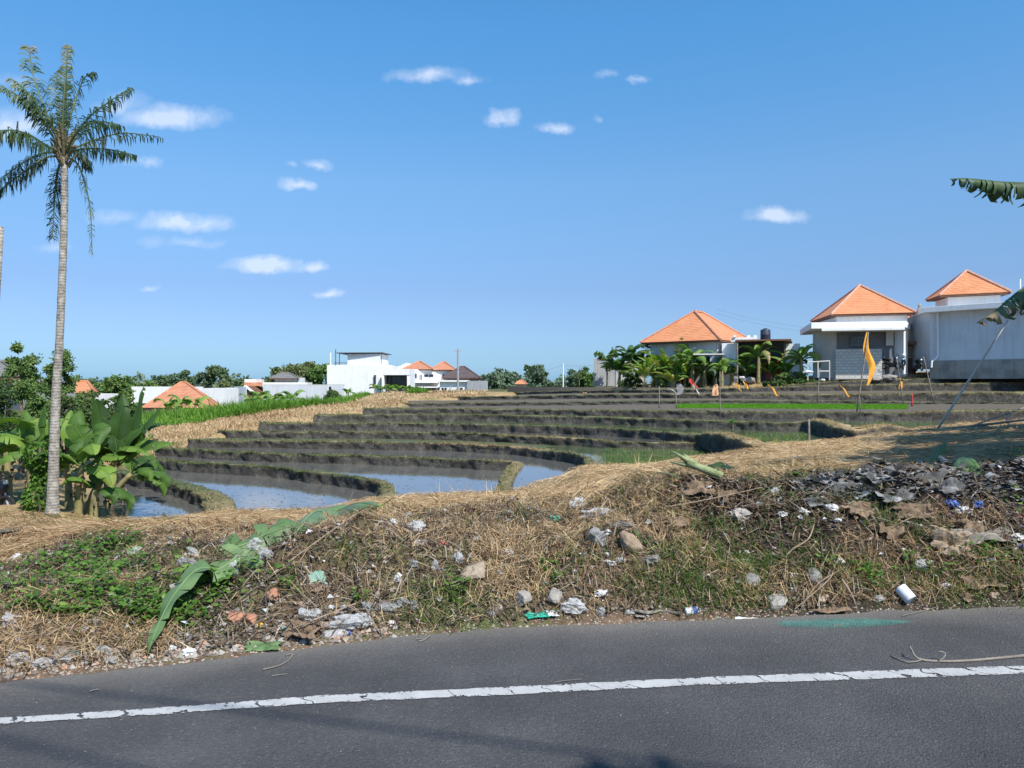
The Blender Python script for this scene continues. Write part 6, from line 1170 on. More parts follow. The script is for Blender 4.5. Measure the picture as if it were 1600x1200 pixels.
# ------------------------------------------------------------------ rubbish, rocks, cut leaves: each its own object
M_ROCK = mat_noise('rock', [(.12, .11, .10), (.22, .205, .19), (.33, .315, .295)], sc=7, rough=.9, bump=.7, bsc=22, coord='Object', bdist=.02)
M_CONC = mat_noise('concrete_lump', [(.20, .18, .16), (.36, .335, .30)], sc=9, rough=.92, bump=.8, bsc=40, bdist=.01); M_BRICK = mat_noise('brick_red', [(.30, .13, .08), (.46, .24, .15)], sc=9, rough=.9, bump=.6, bsc=40, bdist=.01)
M_EARTHR = mat_noise('tan_stone', [(.24, .18, .12), (.42, .34, .26)], sc=6, rough=.95, bump=.7, bsc=20)
def film(name, c, alpha=.75, rough=.28, c2=None):
    m, t, b = newmat(name); n = noise_tex(t, 14, 4); L(t, ramp(t, n, [(.35, c), (.65, c2 or tuple(min(.9, k*1.25) for k in c))]), b.inputs['Base Color']); b.inputs['Roughness'].default_value = rough; b.inputs['Specular IOR Level'].default_value = .6
    bm = N(t, 'ShaderNodeBump'); bm.inputs['Strength'].default_value = .8; bm.inputs['Distance'].default_value = .01; L(t, noise_tex(t, 45, 5, .7, dist=1.5), bm.inputs['Height']); L(t, bm.outputs[0], b.inputs['Normal'])
    if alpha < 1:
        tr = N(t, 'ShaderNodeBsdfTransparent'); mx = N(t, 'ShaderNodeMixShader'); mx.inputs[0].default_value = alpha; L(t, tr.outputs[0], mx.inputs[1]); L(t, b.outputs[0], mx.inputs[2]); L(t, mx.outputs[0], t.nodes['Material Output'].inputs[0])
    return m
M_CLEAR = film('clear_film', (.58, .575, .57), .5, .2); M_WFILM = film('white_film', (.62, .61, .60), .92); M_GFILM = film('grey_film', (.30, .295, .29), .65); M_BLUE = film('blue_film', (.03, .08, .27), 1); M_TEALF = film('teal_film', (.02, .33, .22), 1); M_GREENN = film('green_net', (.22, .36, .28), .85, .6)
M_CAN = mat_noise('can_white', [(.62, .62, .64), (.76, .76, .78)], sc=8, rough=.35); M_CARD = mat_noise('cardboard', [(.12, .08, .05), (.27, .19, .125)], sc=9, rough=.9, bump=.4); M_PAPER = mat_noise('paper', [(.62, .60, .55), (.75, .74, .70)], sc=7, rough=.85, bump=.3)
M_YEL = film('yellow_plastic', (.70, .42, .03), 1); M_ORF = mat_noise('orange_cloth', [(.72, .30, .03), (.85, .42, .07)], sc=3, rough=.85); M_PEACH = mat_noise('peach_cloth', [(.70, .38, .20), (.80, .48, .28)], sc=3, rough=.85); M_REDC = mat_noise('red_cloth', [(.5, .03, .03), (.6, .07, .06)], sc=3, rough=.8)
M_HUSK = mat_noise('coconut_husk', [(.19, .135, .09), (.40, .31, .22)], sc=14, rough=.95, bump=.8, bsc=60, bdist=.01)
def ico(sub=3):
    import bmesh
    bm = bmesh.new(); bmesh.ops.create_icosphere(bm, subdivisions=sub, radius=1); V = np.array([v.co[:] for v in bm.verts]); Fc = np.array([[v.index for v in f.verts] for f in bm.faces]); bm.free(); return V, Fc
ICO3, ICO4 = ico(3), ico(4)
def place(x, y, size, sink=.3, dmin=3.6):
    """ground contact for a thing whose base shows at photo x, y; size in photo px -> metres"""
    p = hit(x, y, dmin, 60); s = size/F*p.y; return p, s
def rock(x, y, w, h, label, mat=None, seed=0, grp=None, nm='rock', cat='rock', ang=.35, facet=True):
    r = np.random.default_rng(seed+int(x*3+y)); p, s = place(x, y, w); V, Fc = ICO3; V = V.copy()
    V = np.sign(V)*np.abs(V)**(.7 if facet else .95)
    for _ in range(9 if facet else 3):
        nr = r.normal(0, 1, 3); nr /= np.linalg.norm(nr); t = V@nr; lim = r.uniform(.5, .78); V = V-np.outer(np.maximum(t-lim, 0), nr)
    V = V*(1+.07*fbm(V+seed, 2.2, 3, seed)[:, None]); a = r.uniform(0, 3.14); c_, s_ = math.cos(a), math.sin(a)
    sx, sy, sz = s*.45, s*.40, h/F*p.y*.48; V = V*[1, 1, 1]; V = V@np.array([[c_, -s_, 0], [s_, c_, 0], [0, 0, 1]]); V = V*[sx, sy, sz]; V[:, 2] += r.normal(0, .1)*V[:, 0]
    o = mesh_np(nm, V, Fc, mat or M_ROCK); o.location = (p.x, p.y+sy*.5, G(p.x, p.y+sy*.5)+sz*.3); return tag(o, label, cat, grp)
def bag(x, y, w, h, label, mat, seed=0, nm='plastic_bag', cat='plastic bag', grp=None, flat=.0):
    """crumpled film: a heavily creased hollow blob resting on the ground"""
    r = np.random.default_rng(seed+int(x*5+y)); p, s = place(x, y, w); V, Fc = ICO4; V = V.copy()
    d = 1+.75*(1-2*np.abs(vnoise(V*1.2+seed, seed)))+.30*(1-2*np.abs(vnoise(V*[2.6, 2.6, 5]+seed, seed+2)))+.10*(1-2*np.abs(vnoise(V*6+seed, seed+3)))
    V = V*d[:, None]; V[:, 0] += .25*vnoise(V*1.1, seed+5); V = V/np.abs(V).max(0); sx, sz = s*.5, h/F*p.y*.42; sy = sx*.7; V = V*[sx, sy, sz]
    V[:, 2] = np.maximum(V[:, 2], -sz*.55); a = r.normal(0, .25); V[:, 2] += a*V[:, 0]*.4
    o = mesh_np(nm, V, Fc, mat, smooth=False); o.location = (p.x, p.y+sy*.6, G(p.x, p.y+sy*.6)+sz*.5); return tag(o, label, cat, grp)
def sheet(x, y, w, h, label, mat, seed=0, nm='scrap', cat='scrap', rz=0, tilt=.5, crease=.12, thick=.003, grp=None):
    """thin stiff scrap with bends and ragged outline; w,h in photo px as seen"""
    r = np.random.default_rng(seed+int(x+y*3)); p, s = place(x, y, w); n = 14; hh = h/F*p.y/max(.35, math.sin(tilt+.25)); U = np.linspace(-.5, .5, n); X, Y = np.meshgrid(U, U, indexing='ij')
    e = .06*np.sin(9*Y+seed)+.05*r.normal(0, 1, X.shape)*(np.abs(X) > .45); Xs = (X+e*(np.abs(X) > .4))*s; Ys = (Y*(1+.15*np.sin(5*X+seed))+.04*r.normal(0, 1, X.shape)*(np.abs(Y) > .45))*hh
    Z = s*crease*(vnoise(np.stack([X.ravel()*3+seed, Y.ravel()*3, 0*X.ravel()], 1), seed).reshape(n, n)+.5*np.abs(vnoise(np.stack([X.ravel()*7, Y.ravel()*7+seed, 0*X.ravel()], 1), seed+1).reshape(n, n)))
    P = np.stack([Xs.ravel(), Ys.ravel(), Z.ravel()], 1); ct, st = math.cos(tilt), math.sin(tilt); P = P@np.array([[1, 0, 0], [0, ct, st], [0, -st, ct]]); cz, sz = math.cos(rz), math.sin(rz); P = P@np.array([[cz, sz, 0], [-sz, cz, 0], [0, 0, 1]])
    T = P+[0, 0, thick]; m = len(P); f = grid_faces(n, n); rim = list(range(0, n))+list(range(2*n-1, n*n, n))+list(range(n*n-2, n*n-n-1, -1))+list(range(n*n-2*n, 0, -n)); sd = np.array([(rim[i], rim[(i+1) % len(rim)], rim[(i+1) % len(rim)]+m, rim[i]+m) for i in range(len(rim))])
    o = mesh_np(nm, np.concatenate([P, T]), [f[:, ::-1], f+m, sd], mat, smooth=False); o.location = (p.x, p.y+.02, G(p.x, p.y+.02)-P[:, 2].min()*.75+.008); return tag(o, label, cat, grp)
# --- rocks and rubble
RK = [(1271,912,34,30,'round pale grey rock on the bank above the turquoise smear','r'),(1176,922,30,26,'dark rounded rock half hidden in the grass','d'),(1214,953,42,26,'pale grey rock at the road edge left of the smear','c'),(1288,944,26,14,'small brown stone at the road edge by the smear','t'),
 (815,952,34,30,'angular grey rock left of the big clear bag','c'),(780,962,26,20,'reddish brown stone below the angular grey rock','t'),(765,968,20,14,'small grey stone beside the reddish brown one','r'),(1205,950,20,14,'small stone leaning on the pale edge rock','c'),
 (740,912,60,34,'broad earthy clod in the middle of the bank','t'),(735,873,18,14,'small dark stone right of the upper straw','r'),(870,946,38,30,'creased grey lump beside the big clear bag','c'),(850,920,16,14,'grey stone under the green weed at centre','r'),
 (160,1030,36,30,'angular grey concrete chunk at left below the weeds','c'),(167,1038,34,20,'flat concrete chunk beside the kerbless edge at left','r'),(95,1028,44,24,'broad grey concrete slab piece at far left','c'),(125,1010,24,14,'small grey rubble piece above the flat slab','r'),(145,1012,18,12,'little concrete crumb near the weeds','c'),
 (185,1030,30,24,'brownish rubble chunk right of the concrete chunks','t'),(210,1033,26,20,'rubble stone under the tip of the long leaf','t'),(265,988,22,16,'pale stone block below the leafy weeds','t'),(316,1006,18,16,'squarish beige stone near the road edge','t'),
 (372,972,26,22,'orange brick piece beside the pink brick lumps','b'),(390,975,26,24,'pink brick lump on the bare soil','b'),(362,978,26,20,'second pale pink brick lump on the bare soil','b'),(424,942,26,24,'bright broken red brick on the bare soil','b'),(350,847,18,12,'orange brick bit between leaf and stone at upper left','b'),
 (325,855,14,12,'small white cornered stone by the upper cut leaf','c'),(268,930,24,20,'flat grey tile bit on the left slope','c'),(1555,937,20,12,'dark stone at the right road edge','t'),(1468,782,22,12,'red brown clod on the burnt mound','b'),(1050,790,16,12,'brown stone under the dark litter','t'),
 (1010,965,14,10,'tiny stone on the edge behind the plank','c'),(685,950,20,16,'small pale stone among the gravel at centre','c'),(600,992,18,12,'sandy stone at the road edge at centre left','t'),(540,1003,18,10,'sandy pebble beside the clear wrapping','t'),(1330,955-12,14,10,'small stone near the white can','r')]
for i, (x, y, w, h, lb, k) in enumerate(RK): rock(x, y, w, h, lb, {'r': M_ROCK, 'd': M_ROCK, 'c': M_CONC, 't': M_EARTHR, 'b': M_BRICK}[k], seed=i, grp='stones and rubble on the bank', nm={'b': 'brick_fragment'}.get(k, 'rock'), cat={'b': 'brick'}.get(k, 'rock'), facet=k != 'd' and not (x == 1271))
# --- plastic bags and film
BGS = [(898,967,48,32,'large clear knotted bag lying at the road edge','C'),(905,797,36,34,'grey torn bag on the crest with white folds','C'),(935,808,60,22,'long stretched clear film trailing right on the crest','C'),(975,828,50,16,'tail of torn grey film lower right of the crest bag','G'),
 (866,815,20,14,'small green plastic bag on the crest','T'),(878,845,12,12,'teal scrap half under the straw','T'),(933,862,34,46,'shiny silver grey bag hanging down the bank','G'),(950,822+20,16,12,'white plastic tip above the silver bag','W'),
 (793,872,26,28,'whitish crumpled bag in the middle of the bank','C'),(715,880,22,26,'pale bag behind the earthy clod','C'),(745,852,22,14,'flat grey film by the upper straw at centre','G'),(650,835,32,34,'crumpled silver bag under the straw crest','C'),(636,816,20,20,'small dark silver bag at the top of the straw','G'),(614,823,16,18,'white plastic twist left of the silver bags','W'),(655,855,26,24,'dirty film below the silver bag','C'),
 (622,912,14,22,'white crumpled wrapper standing in the straw','W'),(680,915-22,14,26,'little bag with a blue print','C'),(647,891,16,18,'grey scrap of film at centre left','G'),(637,955,34,22,'grey blue crumpled bag near the road at centre','G'),(480,975,44,28,'glassy crumpled film left of the brown cardboard','C'),
 (535,990,60,30,'big clear wrapping at the road edge at centre left','C'),(560,985,40,30,'second clear wrapping piece beside the big one','C'),(605,965,40,18,'flattened grey film above the roadside straw','G'),(575,960,30,20,'dusty film bundle above the clear wrapping','G'),(538,958,18,10,'white scrap above the clear wrapping','W'),(517,955,12,10,'tiny white scrap beside the first one','W'),
 (612,984,18,14,'white paper cup like lump at the road edge','W'),(940,939,26,14,'white wrapper near the blue capped bottle','W'),(985,968,20,12,'small clear wrapper left of the plank','C'),(1018,888,34,18,'grey torn cloth like film in the grass','G'),(955,886,20,14,'white scrap under the brown husk','W'),
 (412,880,34,34,'grey white bag behind the hanging leaf strip','C'),(397,868,26,30,'white bag draped over the soil at upper left','C'),(362,908,22,40,'hanging white plastic strip under the long leaf','C'),(370,880,30,22,'shredded film beside the cut stalk','G'),(288,888,30,24,'dark grey film bundle on the left slope','G'),(300,875,24,18,'pale grey film above the dark bundle','C'),
 (212,870,46,22,'green tinted net bag on the left slope','N'),(22,880,30,26,'white torn sack at the far left edge','W'),(5,905,18,16,'white film at the very left edge','W'),(12,985,34,34,'dusty clear film at the left edge','C'),(20,1045,46,26,'clear bottle wrap with blue print at the left corner','C'),(60,1048,34,22,'clear film near the left corner','C'),(88,1042,46,18,'flattened clear film on the gravel at left','C'),
 (64,1018,18,14,'white printed cup in the weeds at left','W'),(292,1026,26,18,'white crumpled milk carton like wrapper under the leaf','W'),(267,1022,18,16,'white and red wrapper under the leaf','W'),(145,978,18,20,'small grey wrapper hanging in the weeds','C'),(145,1003-6,12,12,'silver foil wrapper in the weeds','W'),(190,955,50,14,'long pale scrap of film in the left weeds','C'),
 (1160,820,42,30,'pale crumpled sack right of centre on the mound','E'),(1169,826,14,10,'bright white scrap on the pale sack','W'),(1212,778,20,16,'dirty white bag at the top of the brown mound','C'),(1225,812,18,12,'whitish scrap left of the burnt plates','W'),(1258,805,20,18,'white film hanging under the burnt plates','W'),(1302,808,26,18,'white wrapper below the burnt plates','W'),(1310,817,14,8,'small white plastic piece below the wrapper','W'),
 (1131,838,12,6,'thin white strip in the litter','W'),(1165,872,14,8,'small white scrap in the grass right of centre','W'),(1313,888,18,14,'white pinkish wrapper on the right bank','W'),(1456,886,14,10,'white scrap above the small can','W'),(1490,800,24,20,'blue end of a shredded bag on the mound','L'),(1530,800,18,20,'second blue end of the shredded bag on the mound','L'),(1510,805,32,16,'white torn part between the two blue bag ends','W'),(1592,852,30,16,'white crumpled wrapper at the right frame edge','W'),
 (1440,900,24,26,'pale dusty film behind the right weeds','C'),(1480,925,20,10,'white scrap at the right road edge','W'),(1375,946,20,16,'grey wrapper left of the white can','C'),(1550,885,20,14,'clear film in the grass at far right','C'),(970,885,18,16,'clear wrapper under the silver bag','C'),(1240,905,12,10,'white bit by the round rock','W'),(1237,930,14,10,'tiny white scrap below the dark rock','W')]
MM = {'C': M_CLEAR, 'G': M_GFILM, 'W': M_WFILM, 'T': M_TEALF, 'N': M_GREENN, 'E': film('dusty_sack', (.34, .30, .26), 1, .7), 'L': M_BLUE}
for i, (x, y, w, h, lb, k) in enumerate(BGS): bag(x, y, w, h, lb, MM[k], seed=i*3+1, nm='plastic_bag' if w > 20 else 'plastic_scrap', cat='plastic bag' if w > 20 else 'plastic scrap', grp='plastic rubbish on the bank')
# --- flat scraps, cardboard, burnt plates
SH = [(470,1000,56,22,'brown crumpled cardboard at the road edge','cardboard',M_CARD,0,.3,.2),(495,920,26,22,'green and white printed carton piece','carton',M_GREENN,.5,.9,.08),(495,930,22,12,'brown flap beside the printed carton','cardboard',M_CARD,.3,.5,.1),(1170,976,34,9,'white folded paper lying on the asphalt','paper',M_PAPER,.1,.05,.05),
 (410,1018,52,10,'grey green leaf scrap on the asphalt edge','leaf scrap',M_BCUT,.05,.25,.06),(840,970,34,7,'teal edged flattened carton at the road edge','carton',M_TEALF,.1,.2,.06),(862,968,18,8,'white flat scrap on the flattened carton','paper',M_WFILM,.2,.3,.1),
 (1320,772,56,18,'largest burnt grey plate on the mound','burnt sheet',M_ASH,.1,.35,.1),(1290,775,50,20,'curved burnt plate left of the largest','burnt sheet',M_ASH,-.3,.45,.14),(1400,790,54,18,'pale ash plate in the middle of the mound','burnt sheet',M_ASH,.2,.4,.12),(1425,775,46,16,'ash covered flap behind the pale plate','burnt sheet',M_ASH,.1,.5,.12),(1450,760,50,18,'dark burnt flap near the shaded soil','burnt sheet',M_ASH,-.2,.4,.14),(1375,762,40,16,'flaky burnt plate beside the green twig','burnt sheet',M_ASH,.4,.3,.15),
 (1490,775,44,20,'whitish burnt cloth piece behind the blue bag','burnt sheet',M_ASH,.2,.6,.2),(1345,808,40,20,'brown burnt cardboard under the largest plate','cardboard',M_CARD,.1,.5,.15),(1430,815,56,20,'wide brown cardboard sheet in the mound','cardboard',M_CARD,-.1,.6,.15),(1395,850,38,16,'tan curled bark piece in the right grass','bark',M_CARD,.3,.4,.25),(1490,875,56,34,'big tan husk sheet on the right slope','husk sheet',M_HUSK,-.2,.8,.3),
 (1540,860,90,18,'dark fibrous frond sheath at far right','frond sheath',M_WOODG,.1,.3,.15),(1280,800,40,16,'grey paper like flake on the mound','burnt sheet',M_ASH,.2,.5,.1),(1520,835,40,18,'crumpled tan paper right of the blue bag','cardboard',M_CARD,.4,.5,.25),(1060,835,30,16,'brown bark like flap in the dark litter','bark',M_CARD,.2,.6,.2),(1090,778,50,20,'dead brown leaf sheath on the mound top','dead leaf',M_CARD,.1,.4,.2),(1140,790,34,16,'large pale dead leaf on the brown mound','dead leaf',M_CARD,.3,.7,.2),
 (1000,975-4,14,5,'thin wooden chip beside the plank','wood chip',M_WOODG,.1,.1,.02),(1315,961+28,20,4,'curled brown leaf on the turquoise smear','dead leaf',M_CARD,.1,.1,.3),(1300,963,60,5,'long curled dead leaf at the edge of the smear','dead leaf',M_CARD,.05,.15,.1),(1512,948,18,6,'curled dark leaf at the right road edge','dead leaf',M_CARD,.1,.2,.3),(1540,925,60,14,'pinkish brown fibre mat at the right verge','fibre mat',M_CARD,.05,.4,.1)]
for i, (x, y, w, h, lb, cat, mt, rz, ti, cr_) in enumerate(SH): sheet(x, y, w, h, lb, mt, seed=i, nm=cat.replace(' ', '_'), cat=cat, rz=rz, tilt=ti, crease=cr_)
for o in COL.objects:
    if o.type == 'MESH' and o.data.materials and o.data.materials[0] in (M_ASH, M_BCUT) and 'v' not in o.data.attributes:
        at = o.data.attributes.new('v', 'FLOAT', 'POINT'); P = np.array([v.co[:] for v in o.data.vertices]); at.data.foreach_set('value', np.clip(.62+.35*fbm(P, 14, 4, int(abs(o.location.x)*100) % 50), 0, 1).astype(np.float32))
# --- cans, bottle, plank, sticks
p, s = place(1417, 944, 20); e = empty('white_can', p+Vector((0, .03, .055)), 'white open tin can standing tilted at the right road edge', 'can'); e.rotation_euler = (-.35, .25, .3); r_ = .044
MB().lathe([(r_*.93, -.055), (r_, -.05), (r_, -.02), (r_*.985, -.015), (r_, -.01), (r_, .05), (r_*.97, .055), (r_*.9, .05), (r_*.88, -.03), (0, -.03)][::1], 24).build('body', M_CAN, e, smooth=True); rim_ = MB().torus((0, 0, 0), r_*.96, .003, axis='X', n=24, m=6).build('rim', M_METAL, e); rim_.rotation_euler = (0, rad(90), 0); rim_.location = (0, 0, .055)
e.rotation_euler = Vector((.42, -.62, -.66)).to_track_quat('Z', 'Y').to_euler(); e.location = p+Vector((-.01, .0, .075))
def bottle(x, y, ln, rr, label, rz, matb, capm, lab=None, nm='plastic_bottle'):
    p = hit(x, y); e = empty(nm, p+Vector((0, .03, rr*.9)), label, 'bottle'); M = Matrix.Rotation(rz, 4, 'Z') @ Matrix.Rotation(rad(90), 4, 'Y')
    MB().lathe([(0, -.5*ln), (rr*.8, -.5*ln), (rr, -.45*ln), (rr*.93, -.2*ln), (rr, -.15*ln), (rr, .15*ln), (rr*.8, .3*ln), (rr*.4, .4*ln), (rr*.38, .5*ln)], 18, M).build('body', matb, e, smooth=True)
    MB().lathe([(rr*.45, .43*ln), (rr*.45, .52*ln), (0, .52*ln)], 14, M).build('cap', capm, e, smooth=True)
    if lab: MB().lathe([(rr*1.01, -.12*ln), (rr*1.01, .12*ln)], 18, M).build('label', lab, e, smooth=True)
    return e
bottle(1085, 962, .14, .028, 'white and blue small bottle lying at the road edge', .35, M_WFILM, M_GFILM, M_BLUE); bottle(941, 962, .12, .03, 'clear bottle with a blue cap at the road edge', 1.2, M_CLEAR, M_BLUE); bottle(525, 1000, .16, .03, 'squashed clear bottle with blue end at the road edge', .3, M_CLEAR, M_BLUE); bottle(1465, 932, .10, .018, 'small white tube lying in the right roadside straw', .4, M_WFILM, M_CARD)
bottle(405, 985, .045, .02, 'small yellow fruit like plastic cap on the bare soil', .2, M_YEL, M_YEL, nm='yellow_cap'); bottle(933, 930, .05, .018, 'small orange yellow capped vial in the centre grass', .9, M_YEL, M_CLEAR, nm='small_vial')
for o in COL.objects:
    if o.name.startswith(('yellow_cap',)): o['category'] = 'cap'
    if o.name.startswith(('small_vial',)): o['category'] = 'vial'
a, b = hit(955, 957), hit(1062, 963); mb = MB(); pts = [a.lerp(b, i/10)+Vector((0, .03*math.sin(i), .018+.004*math.sin(i*2))) for i in range(11)]
for i in range(10):
    pass
MBP = MB(); hw_ = .018
V = []; 
for i, q in enumerate(pts): V += [q+Vector((0, -hw_, .0)), q+Vector((0, hw_, .0)), q+Vector((0, hw_, .012)), q+Vector((0, -hw_, .012))]
Fs = [(0, 1, 2, 3), (43, 42, 41, 40)]
for i in range(10):
    for j in range(4): Fs.append((i*4+j, i*4+(j+1) % 4, (i+1)*4+(j+1) % 4, (i+1)*4+j))
MBP.add(V, Fs).build('wooden_plank', M_WOODG, bevel=.002); tag(COL.objects[-1], 'long weathered plank lying along the road edge at centre', 'plank')
def stick(pts, r0, r1, label, nm='stick', cat='stick', mat=M_WOODG, branches=(), n=7, group=None):
    P = [Vector(p) for p in pts]; o0 = P[0].copy(); mb = MB(); C = [cr(P, i/14) for i in range(15)]; mb.tube([c-o0 for c in C], [r0+(r1-r0)*i/14 for i in range(15)], n)
    for br in branches: Q = [Vector(q) for q in br]; mb.tube([cr(Q, i/6)-o0 for i in range(7)], [r1*1.1]*7, 5)
    o = mb.build(nm, mat, smooth=True); o.location = o0; return tag(o, label, cat, group)
def rp(x, y, z=.012): d = (EYE-z)*F/(y-600); return Vector(((x-800)/F*d, d, z))
stick([rp(1660, 1018, .03), rp(1595, 1025), rp(1500, 1033), rp(1440, 1031), rp(1425, 1018, .05), rp(1422, 1010, .06)], .010, .004, 'pale forked dead branch lying across the road at right', 'dead_branch', 'branch', branches=[[rp(1440, 1031), rp(1420, 1035), rp(1400, 1028), rp(1392, 1024)], [rp(1465, 1033), rp(1474, 1028, .03), rp(1477, 1020, .05), rp(1466, 1018, .06)], [rp(1440, 1031), rp(1430, 1025, .03), rp(1423, 1012, .07)]])
stick([rp(411, 1046), rp(435, 1040), rp(450, 1032), rp(458, 1022)], .004, .003, 'thin curved straw stalk on the asphalt left of centre', branches=[[rp(458, 1022), rp(452, 1022), rp(447, 1024)]]); stick([rp(425, 1056), rp(437, 1054), rp(449, 1053)], .003, .002, 'short pale straw bit on the asphalt below the curved stalk'); stick([rp(140, 1080), rp(147, 1078), rp(156, 1077)], .004, .003, 'short pale chip on the asphalt at left')
stick([rp(655, 1002), rp(664, 999), rp(673, 992, .02)], .005, .003, 'forked pale twig on the asphalt near centre', branches=[[rp(664, 999), rp(656, 998), rp(650, 999)]]); stick([rp(866, 1066), rp(885, 1063), rp(910, 1061)], .002, .0015, 'hair thin grass stalk across the white line'); stick([rp(1410, 962), rp(1440, 955), rp(1466, 948)], .003, .002, 'thin pale stalk at the right end of the smear')
stick([hit(1068, 825), hit(1066, 805)+Vector((0, -.02, .02)), hit(1067, 790)+Vector((0, 0, .07)), hit(1066, 775)+Vector((0, .0, .06))], .009, .005, 'upright grey stick in the brown mound'); stick([hit(1225, 873), hit(1235, 862)+Vector((0, -.05, .03)), hit(1258, 850)+Vector((0, -.06, .05)), hit(1268, 828)+Vector((0, -.05, .05))], .008, .005, 'bent pale green stalk on the right slope', mat=M_STRAWM if 'M_STRAWM' in globals() else M_HUSK)
for i, (a, b, c, lb) in enumerate([((1250, 952), (1275, 925), (1320, 895), 'long tan stalk leaning beside the round rock'), ((1240, 955), (1290, 920), (1300, 900), 'second tan stalk behind the round rock'), ((420, 905), (560, 815), (590, 800), 'long thin stalk crossing the cut leaves'), ((300, 980), (255, 965), (235, 960), 'brown stick under the long leaf'), ((560, 945), (500, 980), (440, 1000), 'grey stick near the cardboard'), ((240, 835), (290, 832), (330, 845), 'curved pale branch at upper left'), ((210, 825), (260, 812), (350, 838), 'long dry branch lying at upper left'), ((1380, 835), (1430, 820), (1475, 850), 'drooping green brown stem on the right mound'), ((1010, 800), (1090, 795), (1190, 770), 'long thin vine stem over the brown mound'), ((700, 925), (760, 905), (840, 880), 'slanting grass stem at the centre of the bank')]):
    A_, B_, C_ = hit(*a), hit(*b), hit(*c); stick([A_+Vector((0, -.02, .02)), B_+Vector((0, -.04, .07)), C_+Vector((0, -.02, .05))], .005, .003, lb, mat=M_HUSK)
# straw stump and coconut husk
def tuftobj(x, y, w, label, col=.6):
    p, s = place(x, y, w); n = 260; q = rng.normal(0, s*.16, (n, 3)); q[:, 2] = 0; D = rdir(n, .25, 1); Vb, Fb, ab = blades(q, D, rng.uniform(.4, 1, n)*s*.6, .006, rng.normal(.2, .2, n), np.clip(rng.normal(col, .2, n), 0, 1)); o = mesh_np('grass_stump', Vb, Fb, M_STRAW, attr=dict(v=ab)); o.location = p; return tag(o, label, 'grass stump')
tuftobj(405, 824, 34, 'torn orange brown root stump behind the upper cut leaf', .35); tuftobj(240, 826, 34, 'pale cut straw stump on the left crest', .7)
p, s = place(985, 865, 52); V, Fc = ICO4; V = V.copy(); V[:, 0] *= 1+.35*V[:, 2]; V = V*(1+.12*fbm(V, 1.5, 3, 8)[:, None]); V = V*[.42, .30, .27]*s; a = np.arctan2(V[:, 1], V[:, 0]); V *= (1+.05*np.sin(a*17+V[:, 2]*9))[:, None]
o = mesh_np('coconut_husk', V, Fc, M_HUSK, smooth=True); o.rotation_euler = (.3, .7, .2); o.location = p+Vector((0, s*.15, s*.28)); tag(o, 'large tan coconut husk right of the silver bag', 'coconut husk')
# --- cut banana leaves on the bank (traced)
def on(x, y, up=.05, dmin=4): return hit(x, y, dmin, 30)+Vector((0, -.02, up))
def cutleaf(pts, width, label, tears, fold, v0, seed, up=(0, -.5, 1), ups=None, nseg=60, ragged=0, mat=M_BCUT, petiole=.03, wave=.10, tp=2.2):
    P = [on(x, y, (ups[i] if ups else .05)) for i, (x, y) in enumerate(pts)]; o = banana_leaf('cut_banana_leaf', P, width, mat, None, tears=tears, fold=fold, v0=v0, seed=seed, up=up, nseg=nseg, ragged=ragged, petiole=petiole, na=7, wave=wave, fn=.12, tp=tp); return tag(o, label, 'banana leaf', 'cut banana leaves on the bank')
cutleaf([(372, 890), (345, 915), (312, 935), (278, 972), (250, 1005), (230, 1038)], .28, 'longest cut leaf sloping down to the road edge', 6, .12, .55, 3, up=(-.35, -.85, .45), ups=[.1, .12, .2, .2, .12, .02], tp=1.05)
cutleaf([(345, 868), (385, 862), (420, 845), (458, 838), (480, 832)], .32, 'rumpled cut leaf at the left of the crest pair', 8, .35, .45, 4, up=(0, -.7, .8), ups=[.04, .06, .06, .08, .03], ragged=.1)
cutleaf([(462, 836), (495, 812), (530, 806), (560, 806), (592, 809)], .46, 'broad smooth cut leaf on the crest with a dark shadow', 2, .75, .6, 5, up=(0, -.75, .8), ups=[.03, .09, .12, .12, .1], wave=.05)
cutleaf([(345, 862), (370, 878), (395, 888), (415, 890)], .13, 'narrow leaf strip hanging below the rumpled leaf', 3, .3, .65, 6, up=(0, -.8, .6), ups=[.05]*4)
cutleaf([(1010, 748), (1030, 746), (1050, 748), (1064, 752)], .10, 'small pale leaf scrap left of the cut banana stem', 3, .3, .6, 7, ups=[.03, .05, .05, .03])
cutleaf([(1105, 742), (1118, 734), (1135, 738), (1152, 748)], .22, 'glossy dark leaf right of the cut banana stem', 3, .5, .05, 8, mat=M_BLEAF, ups=[.03, .08, .1, .06])
cutleaf([(1502, 745), (1508, 735), (1520, 740), (1535, 752)], .30, 'folded green leaf on the shaded mound at right', 1, .9, .3, 9, ups=[.03, .12, .1, .02])
cutleaf([(1452, 738), (1462, 725), (1472, 715), (1478, 708)], .12, 'slim green leaf in the shade behind the mound', 1, .3, .4, 10, mat=M_BLEAF, ups=[.02, .1, .16, .2])
cutleaf([(575, 808), (600, 800), (615, 794)], .03, 'thin green leaf blade right of the crest leaf', 0, .2, .7, 12, ups=[.06, .1, .14], mat=M_BLEAF)
